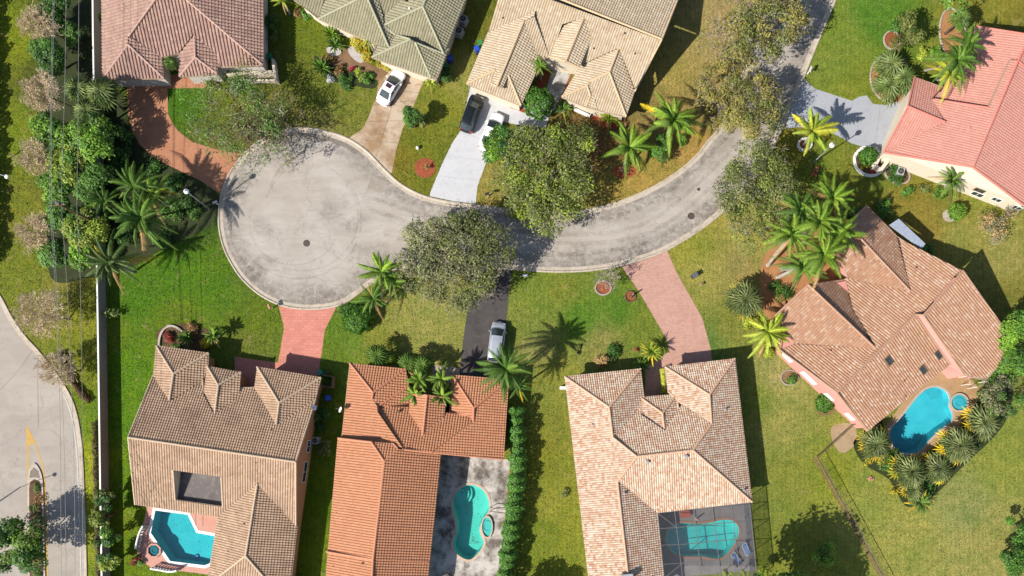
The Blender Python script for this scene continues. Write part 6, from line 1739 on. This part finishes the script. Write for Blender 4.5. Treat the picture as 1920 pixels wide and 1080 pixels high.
ac_unit('air conditioner in shade beside the apricot wall', 590, 826, 0, .8)
def mailbox(label, px, py, col, rz=0.0):
    x, y, _ = W(px, py, 1.1)
    t = thing('mailbox', label, 'mailbox', (x, y, 0), 'kerbside mailboxes')
    mb = MB(); mb.box((x, y, .5), (.11, .11, 1.0), rz); mb.mesh('post', MAT['white'], t)
    V = []; F = []; n = 8
    for e_ in (-.3, .3):
        for k in range(n+1):
            a = math.pi*k/n; lx = .15*math.cos(a); lz = .1+.15*math.sin(a)
            V.append((x+e_*math.cos(rz)-lx*math.sin(rz), y+e_*math.sin(rz)+lx*math.cos(rz), 1.0+lz))
        for lx in (-.15, .15): V.append((x+e_*math.cos(rz)-lx*math.sin(rz), y+e_*math.sin(rz)+lx*math.cos(rz), 1.0))
    m_ = n+3
    for k in range(n): F.append((k, k+1, m_+k+1, m_+k))
    F += [(n, n+1, m_+n+1, m_+n), (n+2, 0, m_, m_+n+2), (n+1, n+2, m_+n+2, m_+n+1), tuple(range(n+1))+(n+1, n+2), tuple(range(m_, m_+n+1))+(m_+n+1, m_+n+2)]
    mk('box', V, F, M_plain('mailbox_paint', col, .5), t)
    mb = MB(); mb.box((x-.17*math.sin(rz), y+.17*math.cos(rz), 1.22), (.03, .02, .16), rz); mb.mesh('flag', M_plain('flag_red', (.4, .05, .04), .5), t)
mailbox('blue-grey mailbox on the kerb where the brick driveway meets the circle', 403, 379, alb(120, 130, 150), .5)
mailbox('orange-tan mailbox on the lawn at the pink driveway', 505, 575, alb(226, 150, 110), -1.2)
mailbox('white and pale blue mailbox at the mouth of the black driveway', 984, 516, alb(200, 214, 232), 0)
mailbox('white mailbox by the side street kerb above the grey driveway', 1520, 130, alb(226, 220, 222), 1.2)
mailbox('black mailbox on the dry lawn right of the white driveway', 914, 363, alb(50, 46, 44), .2)
x, y, _ = W(1303, 516, .7)
t = thing('utility_cabinet', 'dark green-grey utility cabinet on the lawn right of the rose driveway', 'utility box', (x, y, 0))
mb = MB(); mb.box((x, y, .38), (.7, .5, .72), .5); mb.mesh('cabinet', MAT['dark_metal'], t)
mb = MB(); mb.box((x, y, .76), (.78, .58, .05), .5); mb.mesh('lid', MAT['metal'], t)
x, y, _ = W(1317, 532, .3)
t = thing('ground_box', 'small pale meter box on the lawn below the utility cabinet', 'meter box', (x, y, 0))
mb = MB(); mb.box((x, y, .14), (.34, .26, .28), .5); mb.mesh('box', MAT['stone'], t); mb = MB(); mb.box((x, y, .3), (.38, .3, .04), .5); mb.mesh('lid', MAT['wood'], t)
x, y, _ = W(783, 277, .3)
t = thing('garden_ball', 'white stone ball on the lawn between the tan and white driveways', 'garden ornament', (x, y, 0))
mb = MB(); mb.lathe((x, y, .1), [(.01, 0), (.14, .04), (.22, .2), (.16, .36), (.01, .42)], 14); mb.mesh('ball', MAT['white'], t, smooth=True)
mb = MB(); mb.lathe((x, y, 0), [(.2, 0), (.16, .12), (.01, .12)], 14); mb.mesh('base', MAT['stone'], t)
x, y, _ = W(1530, 321, .4)
t = thing('garden_trough', 'red clay trough on the lawn below the globe lamp', 'planter', (x, y, 0))
mb = MB(); mb.box((x, y, .22), (.45, .95, .42), -.35, None, 1.12); mb.mesh('trough', M_plain('red_clay', alb(206, 96, 66), .7), t)
mb = MB(); mb.box((x, y, .44), (.4, .88, .03), -.35); mb.mesh('soil', MAT['soil'], t)
def manhole(label, px, py, r=.36):
    x, y = W2(px, py)
    t = thing('manhole_cover', label, 'manhole cover', (x, y, 0), 'manhole covers in the road')
    mb = MB(); mb.lathe((x, y, .014), [(.01, .012), (r, .012), (r, 0)], 20); mb.mesh('cover', M_plain('cast_iron', alb(92, 74, 66), .7), t)
    mb = MB(); mb.lathe((x, y, .014), [(r, .006), (r+.06, .006), (r+.07, 0)], 20); mb.mesh('frame', MAT['dark_metal'], t)
manhole('dark manhole cover in the turning circle', 575, 456)
manhole('brown manhole cover in the street bend', 1296, 405)
manhole('small valve cover near the manhole in the street bend', 1310, 355, .13)

def ring_bed(label, px, py, rx, ry, rot, soil, edge, name='flower_bed', ew=.28, eh=.16, n=26):
    x, y = W2(px, py); ca, sa = math.cos(rot), math.sin(rot)
    def P_(k, s): a = 2*math.pi*k/n; u_, v_ = rx/PPM*s*math.cos(a), ry/PPM*s*math.sin(a); return (x+u_*ca-v_*sa, y+u_*sa+v_*ca)
    t = thing(name, label, 'flower bed', (x, y, 0), 'edged garden beds')
    mk('soil', [P_(k, 1)+(.03,) for k in range(n)], [tuple(range(n))], soil, t)
    if edge:
        mb = MB()
        for k in range(n*2):
            a = P_(k/2, 1); b2 = P_(k/2+.44, 1); c0 = ((a[0]+b2[0])/2, (a[1]+b2[1])/2); an = math.atan2(b2[1]-a[1], b2[0]-a[0])
            mb.box((c0[0], c0[1], eh/2), (math.hypot(b2[0]-a[0], b2[1]-a[1]), ew*random.uniform(.8, 1.1), eh*random.uniform(.85, 1.15)), an, None, .85)
        mb.mesh('stone_edging', edge, t)
random.seed(4)
ring_bed('round red mulch disc on the lawn beside the white driveway', 797, 315, 20, 19, 0, MAT['bedred'], None)
ring_bed('stone ringed bed around the stump left of the rose driveway', 1182, 556, 10, 10, 0, MAT['bedred'], MAT['wood'], ew=.16)
ring_bed('stone ringed bed under the small grey leafless tree', 1131, 540, 15, 13, 0, MAT['bedred'], MAT['stone'], ew=.2)
ring_bed('dark red oval mulch bed under the bright feather palm', 1170, 322, 22, 12, 0, MAT['bedred'], None)
ring_bed('small white edged red bed under the olive leaved tree', 1672, 76, 15, 17, .3, MAT['bedred'], MAT['stone'], ew=.2)
ring_bed('white edged round bed beneath the pale fan palm clump', 1670, 148, 38, 46, .25, MAT['bedorange'], MAT['stone'], ew=.2)
ring_bed('white edged orange bed reaching the salmon roof corner', 1786, 66, 24, 50, .12, MAT['bedorange'], MAT['stone'], ew=.2)
ring_bed('white ring planter under the yellow-green palm', 1508, 272, 12, 11, 0, MAT['bedred'], MAT['white'], ew=.3, eh=.35)
ring_bed('white edged bed around the round lollipop bush', 1630, 303, 29, 26, -.5, MAT['soil'], MAT['white'], ew=.4)
ring_bed('grey edged bed around the salmon house air conditioner', 1682, 327, 24, 17, -.4, MAT['soil'], MAT['stone'], ew=.2)
ring_bed('grey stone patch beside the clipped yellow-green bush', 1780, 404, 13, 12, 0, MAT['stone'], None)
ring_bed('dark planting bed at the curved front corner of the grey-tan house', 350, 634, 58, 26, -.1, MAT['soil'], None)
wall_run(spline([(297,650),(299,632),(306,618),(318,611),(331,614),(341,622)], 4), .25, .22, MAT['stone'], 'garden_kerb', 'low curved tan stone kerb at the left end of the front bed', 'kerb')
ring_bed('grey edged bed round the small bush at the pink wall', 1480, 708, 16, 14, 0, MAT['bedbrown'], MAT['stone'], ew=.13)
ring_bed('bare pebble bed round the bright bush at the pink wall', 1548, 762, 19, 17, .4, MAT['bedbrown'], None)
# tree stump and thin stake
x, y = W2(1183, 556)
t = thing('tree_stump', 'cut tree stump in the stone ring left of the rose driveway', 'tree stump', (x, y, 0))
mb = MB(); mb.tube([(x, y, 0), (x+.03, y-.02, .5), (x+.1, y+.02, 1.3)], [.2, .13, .09], 9); mb.mesh('stem', MAT['bark'], t)
mb = MB(); mb.disc((x+.1, y+.02, 1.305), .09, 9); mb.mesh('cut_face', MAT['stone'], t)

# satellite dishes
def dish(label, px, py, z, az):
    x, y, _ = W(px, py, z)
    t = thing('satellite_dish', label, 'satellite dish', (x, y, z), 'satellite dishes on the eaves')
    ax = Vector((math.cos(az)*.75, math.sin(az)*.75, .55)).normalized(); u = ax.cross(Vector((0, 0, 1))).normalized(); w_ = u.cross(ax)
    V = []; F = []; n = 18
    for r_ in (.05, .2, .36):
        for k in range(n): a = 2*math.pi*k/n; V.append(Vector((x, y, z+.45))+(u*math.cos(a)+w_*math.sin(a)*1.1)*r_+ax*(r_*r_*.7))
    for i in range(2):
        for k in range(n): F.append((i*n+k, i*n+(k+1) % n, (i+1)*n+(k+1) % n, (i+1)*n+k))
    F.append(tuple(range(n)))
    mk('reflector', V, F, MAT['white'], t, smooth=True)
    mb = MB(); c0 = Vector((x, y, z+.45)); mb.tube([c0-w_*.35, c0-w_*.2+ax*.5], .02, 5); mb.box(tuple(c0-w_*.15+ax*.52), (.09, .09, .12)); mb.mesh('receiver_arm', MAT['metal'], t)
    mb = MB(); mb.tube([(x+.25*math.cos(az+2), y+.25*math.sin(az+2), z-.15), (x, y, z+.1), (x, y, z+.45)], .03, 6); mb.mesh('mast', MAT['metal'], t)
dish('white satellite dish on the left eave of the terracotta roof', 641, 769, 3.2, 2.8)
dish('white satellite dish on the right eave of the grey-tan roof', 590, 765, 3.2, .4)

# low walls, planters, trellis boxes
def path_wall(label, pts, z, th, mat, name='low_wall', cat='wall', cap=None):
    return wall_run(pts, z, th, mat, name, label, cat, cap)
path_wall('cream courtyard wall in front of the rose-brown porch', [(424,124),(425,138),(512,134)], 1.1, .28, wCream, cap=wCream)
path_wall('cream return of the courtyard wall right of the rose-brown house', [(511,110),(514,134),(517,151)], 1.1, .28, wCream, cap=wCream)
path_wall('lower cream planter wall before the rose-brown porch', [(456,139),(457,150),(517,150)], .6, .22, wCream, cap=wCream)
path_wall('white planter box with a flowering hedge below the sand roof', [(1077,203),(1106,216),(1112,207),(1083,193),(1077,203)], .6, .14, MAT['white'], 'planter_box', 'planter')
path_wall('white block planter at the salmon house corner', [(1640,310),(1652,318),(1664,303),(1652,290),(1640,310)], .9, .5, wCream, 'planter_box', 'planter')
path_wall('cream enclosure with a tan rail right of the grey-tan garage', [(604,703),(624,706),(622,726),(604,724)], 1.2, .16, MAT['wood'], 'bin_enclosure', 'enclosure')
path_wall('pale stub wall at the upper left corner of the peach roof', [(1050,727),(1062,727)], 1.2, .3, MAT['white'], 'stub_wall', 'wall')
# balustrades on the pink pool deck
def balustrade(label, pts, z=.9):
    c = [np.array(W2(a, b2, z)) for a, b2 in spline(pts, 5)]
    t = thing('balustrade', label, 'balustrade', (c[0][0], c[0][1], 0), 'white balustrades of the pink pool deck')
    mb = MB(); mb.tube([(p[0], p[1], z) for p in c], .13, 8); mb.mesh('handrail', MAT['white'], t)
    mb = MB(); mb.tube([(p[0], p[1], .08) for p in c], .11, 6); mb.mesh('plinth', MAT['white'], t)
    seg = np.linalg.norm(np.diff(np.array(c), axis=0), axis=1); L_ = seg.sum(); m = int(L_/.34); cum = np.concatenate([[0], np.cumsum(seg)])
    for k in range(m+1):
        s = L_*k/m; i = min(len(seg)-1, max(0, np.searchsorted(cum, s)-1)); f = (s-cum[i])/seg[i]; p = c[i]*(1-f)+c[i+1]*f
        mb = MB(); mb.lathe((p[0], p[1], .1), [(.05, 0), (.08, .12), (.1, .25), (.05, .5), (.07, .62), (.05, .72)], 8); mb.mesh('baluster', MAT['stone'], t)
balustrade('curved white balustrade on the left of the pink pool deck', [(268,986),(261,1000),(257,1014),(254,1029)])
balustrade('white balustrade along the bottom of the pink pool deck', [(282,1066),(300,1069),(318,1072),(331,1070)])

# fence of the pink-walled house: posts, rails, wire
def rail_fence(label, a, b2, h, npost, name='wire_fence'):
    A = np.array(W2(*a)); B = np.array(W2(*b2)); t = thing(name, label, 'fence', (A[0], A[1], 0), 'wire fence round the pink-walled house')
    d = B-A; ang = math.atan2(d[1], d[0]); Ln = np.linalg.norm(d)
    for k in range(npost):
        p = A+d*k/(npost-1); mb = MB(); mb.tube([(p[0], p[1], -.05), (p[0], p[1], h)], .035, 6); mb.lathe((p[0], p[1], h), [(.06, 0), (.05, .05), (.01, .07)], 6); mb.mesh('post', MAT['wood'], t)
    mb = MB(); mb.tube([(A[0], A[1], h-.03), (B[0], B[1], h-.03)], .03, 6); mb.mesh('top_rail', MAT['wood'], t)
    mb = MB(); mb.tube([(A[0], A[1], .06), (B[0], B[1], .06)], .03, 6); mb.mesh('bottom_rail', MAT['wood'], t)
    mb = MB(); m = int(Ln/.22)
    for k in range(m):
        for s in (-1, 1):
            u0 = k*.22; u1 = u0+s*h*.8
            if u1 < 0 or u1 > Ln: continue
            p = A+d/Ln*u0; q = A+d/Ln*u1; mb.tube([(p[0], p[1], .08), (q[0], q[1], h-.06)], .006, 3, caps=False)
    mb.mesh('wire_mesh', MAT['metal'], t)
rail_fence('long wire fence slanting down the lower right lawn', (1531,856), (1668,1105), 1.15, 9)
rail_fence('short wire fence from the long fence corner to the pink wall', (1531,855), (1596,796), 1.15, 4)
rail_fence('white gate frame at the gable corner of the pink-walled house', (1600,796), (1622,812), 1.4, 2, 'garden_gate')
# strips of worn soil under the fence
V, F = strip(WP([(1527,858),(1560,918),(1600,988),(1664,1105)]), .3, .004); mk('path', V, F, MAT['bedbrown'], kind='structure')

# patio roof beside the pink-walled house
pr = [W(a, b2, 2.6) for a, b2 in [(1685,410),(1735,457),(1728,467),(1667,422)]]
x, y = np.mean([p[0] for p in pr]), np.mean([p[1] for p in pr])
t = thing('patio_roof', 'pale blue-grey metal patio roof behind the tan speckled gable', 'canopy', (x, y, 0))
mb = MB(); mb.prism([p[:2] for p in pr], 2.5, 2.62); mb.mesh('roof_panel', M_plain('pale_metal', alb(196, 206, 222), .35, .2), t)
mb = MB()
for k in range(1, 7):
    f = k/7; a = np.array(pr[0])*(1-f)+np.array(pr[1])*f; b2 = np.array(pr[3])*(1-f)+np.array(pr[2])*f; mb.tube([(a[0], a[1], 2.63), (b2[0], b2[1], 2.63)], .02, 4)
mb.mesh('seam', MAT['galv'], t)
for p in pr:
    mb = MB(); q = np.array(p[:2])*.94+np.array((x, y))*.06; mb.tube([(q[0], q[1], 0), (q[0], q[1], 2.5)], .05, 6); mb.mesh('post', MAT['white'], t)
# awning frame at the lower edge of the right block
x, y, _ = W(1835, 720, 1.4)
t = thing('trellis', 'small white trellis frame under the tan roof tip by the pool', 'trellis', (x, y, 0))
mb = MB()
for a, b2 in (((1815,705),(1852,715)), ((1815,705),(1820,720)), ((1852,715),(1832,726)), ((1820,720),(1832,726))): mb.tube([W(*a, 1.9), W(*b2, 1.9)], .035, 5)
mb.mesh('frame', MAT['stone'], t)
for a in ((1815,705),(1852,715),(1832,726),(1820,720)):
    mb = MB(); q = W(*a, 1.9); mb.tube([(q[0], q[1], 0), q], .05, 5); mb.mesh('post', MAT['white'], t)

# screened pool enclosure
zc2 = 2.9
co = [W(a, b2, zc2) for a, b2 in [(1233,962),(1406,943),(1418,1062),(1420,1100),(1246,1100)]]
x, y = np.mean([p[0] for p in co]), np.mean([p[1] for p in co])
t = thing('screen_enclosure', 'bronze framed mesh enclosure over the turquoise pool', 'pool enclosure', (x, y, 0))
def beam(a, b2, r=.045, za=zc2, zb=zc2):
    mb = MB(); mb.tube([W(*a, za), W(*b2, zb)], r, 5); mb.mesh('beam', MAT['bronze'], t)
MAT['bronze'] = M_plain('pale_aluminium', alb(176, 170, 164), .45, .3)
for a, b2 in [((1233,962),(1406,943)), ((1233,962),(1247,1100)), ((1406,943),(1421,1100)), ((1265,959),(1282,1100)), ((1300,955),(1318,1100)), ((1336,951),(1354,1100)), ((1372,947),(1390,1100)),
              ((1236,991),(1269,989)), ((1269,989),(1386,978)), ((1386,978),(1409,975)), ((1240,1022),(1275,1021)), ((1275,1021),(1382,1011)), ((1382,1011),(1413,1008)), ((1233,962),(1269,989)), ((1244,1058),(1417,1046)), ((1281,1055),(1248,1082))]: beam(a, b2)
for a in [(1406,943),(1409,975),(1413,1008),(1417,1046),(1421,1100)]:
    mb = MB(); q = W(*a, zc2); mb.tube([(q[0], q[1], 0), q], .05, 5); mb.mesh('post', MAT['bronze'], t)
mk('roof_screen', [(p[0], p[1], zc2+.06) for p in co], tess([p[:2] for p in co]), M_screen('insect_mesh', alb(84, 86, 92), .32), t)
a, b2 = co[1], co[3]
mk('side_screen', [(a[0]+.06, a[1], 0), (b2[0]+.06, b2[1], 0), (b2[0]+.06, b2[1], zc2), (a[0]+.06, a[1], zc2)], [(0, 1, 2, 3)], M_screen('side_mesh', alb(90, 92, 98), .3), t)

# pool furniture
def lounge(label, px, py, rz):
    x, y, _ = W(px, py, .4); ca, sa = math.cos(rz), math.sin(rz)
    t = thing('lounge_chair', label, 'lounge chair', (x, y, 0), 'lounge chairs inside the pool enclosure')
    def Q(a, b2, z): return (x+a*ca-b2*sa, y+a*sa+b2*ca, z)
    blue_ = M_plain('blue_sling', alb(120, 160, 220), .6)
    mk('seat', [Q(-.75, -.28, .36), Q(.3, -.28, .36), Q(.3, .28, .36), Q(-.75, .28, .36), Q(-.75, -.28, .33), Q(.3, -.28, .33), Q(.3, .28, .33), Q(-.75, .28, .33)], [(0, 1, 2, 3), (7, 6, 5, 4), (0, 4, 5, 1), (2, 6, 7, 3), (1, 5, 6, 2), (3, 7, 4, 0)], blue_, t)
    mk('backrest', [Q(.3, -.28, .36), Q(.8, -.28, .78), Q(.8, .28, .78), Q(.3, .28, .36), Q(.33, -.28, .34), Q(.83, -.28, .76), Q(.83, .28, .76), Q(.33, .28, .34)], [(0, 1, 2, 3), (7, 6, 5, 4), (0, 4, 5, 1), (2, 6, 7, 3), (1, 5, 6, 2)], blue_, t)
    mb = MB()
    for s in (-.31, .31): mb.tube([Q(-.8, s, .36), Q(.3, s, .36), Q(.85, s, .82)], .025, 5)
    mb.tube([Q(-.8, -.31, .36), Q(-.8, .31, .36)], .025, 5); mb.tube([Q(.85, -.31, .82), Q(.85, .31, .82)], .025, 5); mb.mesh('frame', MAT['white'], t)
    for a in (-.6, .45):
        for s in (-.3, .3): mb = MB(); mb.tube([Q(a, s, 0), Q(a, s, .37)], .025, 5); mb.mesh('leg', MAT['white'], t)
lounge('blue and white lounge chair lower left in the pool enclosure', 1380, 1047, 2.2)
lounge('blue and white lounge chair nearer the enclosure corner post', 1399, 1030, 2.0)
x, y, _ = W(1285, 964, .5)
t = thing('patio_table', 'square brick-red patio table beside the enclosed pool', 'table', (x, y, 0))
mb = MB(); mb.box((x, y, .52), (1.25, .85, .07), .1); mb.mesh('table_top', M_plain('red_top', alb(206, 92, 70), .6), t)
for a in (-.5, .5):
    for s in (-.32, .32): mb = MB(); mb.tube([(x+a, y+s, 0), (x+a, y+s, .5)], .035, 5); mb.mesh('leg', MAT['dark_metal'], t)
x, y, _ = W(1307, 973, .5)
t = thing('garden_statue', 'small pink and white figure post beside the enclosed pool', 'garden ornament', (x, y, 0))
mb = MB(); mb.lathe((x, y, 0), [(.16, 0), (.14, .2), (.07, .3), (.11, .6), (.06, .8), (.1, .92), (.01, 1.05)], 12); mb.mesh('figure', M_plain('pink_stone', alb(226, 160, 160), .6), t, smooth=True)
mb = MB(); mb.box((x, y, .05), (.45, .45, .1)); mb.mesh('base', MAT['white'], t)
# handrails beside the bean pool
for k, dy in enumerate((0, 7)):
    P3 = [W(918, 952+dy, .1), W(922, 952+dy, .7), W(934, 953.5+dy, .75), W(948, 955+dy, .7), W(952, 955.5+dy, .05)]
    t = thing('pool_handrail', ['upper brown handrail across the stained deck', 'lower brown handrail across the stained deck'][k], 'handrail', P3[0][:2]+(0,), 'handrails beside the bean shaped pool')
    mb = MB(); mb.tube(P3[1:4], .045, 6); mb.mesh('rail', M_plain('brown_rail', alb(120, 72, 60), .5), t)
    for q in (0, 3): mb = MB(); mb.tube([P3[q if q == 0 else 4], P3[1 if q == 0 else 3]], .04, 6); mb.mesh('post', MAT['metal'], t)
x, y = W2(851, 1000)
t = thing('deck_slab', 'loose pale slab at the waist of the bean shaped pool', 'paving slab', (x, y, .012))
mb = MB(); mb.box((x, y, .07), (.55, .8, .10), .4, None, .92); mb.mesh('slab', MAT['stone'], t)
x, y = W2(363, 1045)
t = thing('pool_cleaner', 'blue robot cleaner on the floor of the angular pool', 'pool cleaner', (x, y, -1.2))
mb = MB(); mb.box((x, y, -.98), (.42, .36, .22), .4, None, .8); mb.mesh('body', M_plain('cleaner_blue', alb(40, 130, 230), .4), t)
for s in (-1, 1): mb = MB(); mb.box((x-.22*s*math.sin(.4), y+.22*s*math.cos(.4), -1.02), (.44, .07, .16), .4); mb.mesh('track', MAT['black'], t)
# drain covers / floating leaves read as specks in the stained pool
mb = MB(); random.seed(9)
for k in range(60):
    a, b2 = (random.gauss(888, 7), random.gauss(1015, 8)) if k < 40 else (random.gauss(880, 6), random.gauss(950, 18))
    x, y = W2(a, b2); r_ = random.uniform(.05, .13); an = random.uniform(0, 6)
    mb.add([(x+r_*math.cos(an), y+r_*math.sin(an), -.085), (x-.5*r_*math.sin(an), y+.5*r_*math.cos(an), -.083), (x-r_*math.cos(an), y-r_*math.sin(an), -.085), (x+.5*r_*math.sin(an), y-.5*r_*math.cos(an), -.087)], [(0, 1, 2, 3)])
o = mb.mesh('fallen_leaves', M_plain('dead_leaf', (.02, .025, .015), .8), None, label='dark dead leaves floating on the bean shaped pool', cat='leaves', kind='stuff')
mb = MB()
for k in range(26):
    a, b2 = random.uniform(300, 385), random.uniform(965, 1040); 
    if not inpoly(a, b2, POOLS['F']): continue
    x, y = W2(a, b2); r_ = random.uniform(.05, .12); an = random.uniform(0, 6)
    mb.add([(x+r_*math.cos(an), y+r_*math.sin(an), -.085), (x-.5*r_*math.sin(an), y+.5*r_*math.cos(an), -.083), (x-r_*math.cos(an), y-r_*math.sin(an), -.085), (x+.5*r_*math.sin(an), y-.5*r_*math.cos(an), -.087)], [(0, 1, 2, 3)])
mb.mesh('fallen_leaves', bpy.data.materials['dead_leaf'], None, label='dark dead leaves floating on the angular turquoise pool', cat='leaves', kind='stuff')
# pale box at the bottom of the peach roof ridge
x, y, _ = W(1173, 1077, 3.4)
t = thing('roof_fan_box', 'pale metal ventilator box at the bottom of the peach roof ridge', 'ventilator', (x, y, 3.2))
mb = MB(); mb.box((x, y, 4.9), (1.5, .7, .5), .1, None, .92); mb.mesh('box', MAT['galv'], t); mb = MB(); mb.box((x, y, 4.55), (1.1, .5, .5), .1); mb.mesh('curb', MAT['dark_metal'], t)
x, y, _ = W(1633, 897, .15)
t = thing('broken_pot', 'pile of broken pink clay on the lower right lawn', 'rubble', (x, y, 0))
for k in range(4):
    mb = MB(); mb.box((x+.22*math.cos(k*1.9), y+.14*math.sin(k*1.9), .09), (.42, .26, .16), k*.8, None, .7); mb.mesh('shard', M_plain('pink_clay', alb(206, 150, 124), .8), t)

# ================================================================== light and camera
EL = math.radians(39.5)
sdx, sdy = .825, .565                      # shadows run up and to the right of the photograph
l_ = math.hypot(sdx, sdy); sdx /= l_; sdy /= l_
sun = bpy.data.lights.new('sun', 'SUN'); sun.energy = 4.8; sun.angle = math.radians(.53); sun.color = (1.0, .945, .86)
so = bpy.data.objects.new('sun', sun); C.objects.link(so)
so.rotation_euler = Vector((sdx*math.cos(EL), sdy*math.cos(EL), -math.sin(EL))).to_track_quat('-Z', 'Y').to_euler()
so.location = (-60, -45, 70)
w = bpy.data.worlds.new('World'); S.world = w; w.use_nodes = True
nt = w.node_tree; bg = nt.nodes['Background']
sky = nt.nodes.new('ShaderNodeTexSky'); sky.sky_type = 'NISHITA'; sky.sun_disc = False
sky.sun_elevation = EL; sky.sun_rotation = math.atan2(-sdx, -sdy)
nt.links.new(sky.outputs[0], bg.inputs[0]); bg.inputs[1].default_value = .085
cam = bpy.data.cameras.new('camera'); co_ = bpy.data.objects.new('camera', cam); C.objects.link(co_)
co_.location = (NX, NY, CAMH); co_.rotation_euler = (0, 0, 0)
cam.sensor_width = 36; cam.lens = 36*CAMH/(1920/PPM)
cam.shift_x = -NX/(1920/PPM); cam.shift_y = -NY/(1920/PPM)
cam.clip_end = 2000; cam.clip_start = .5
S.camera = co_
S.view_settings.view_transform = 'Standard'; S.view_settings.look = 'None'; S.view_settings.exposure = 1.0; S.view_settings.gamma = 1
S.cycles.max_bounces = 6; S.cycles.transparent_max_bounces = 12
S.cycles.use_denoising = True
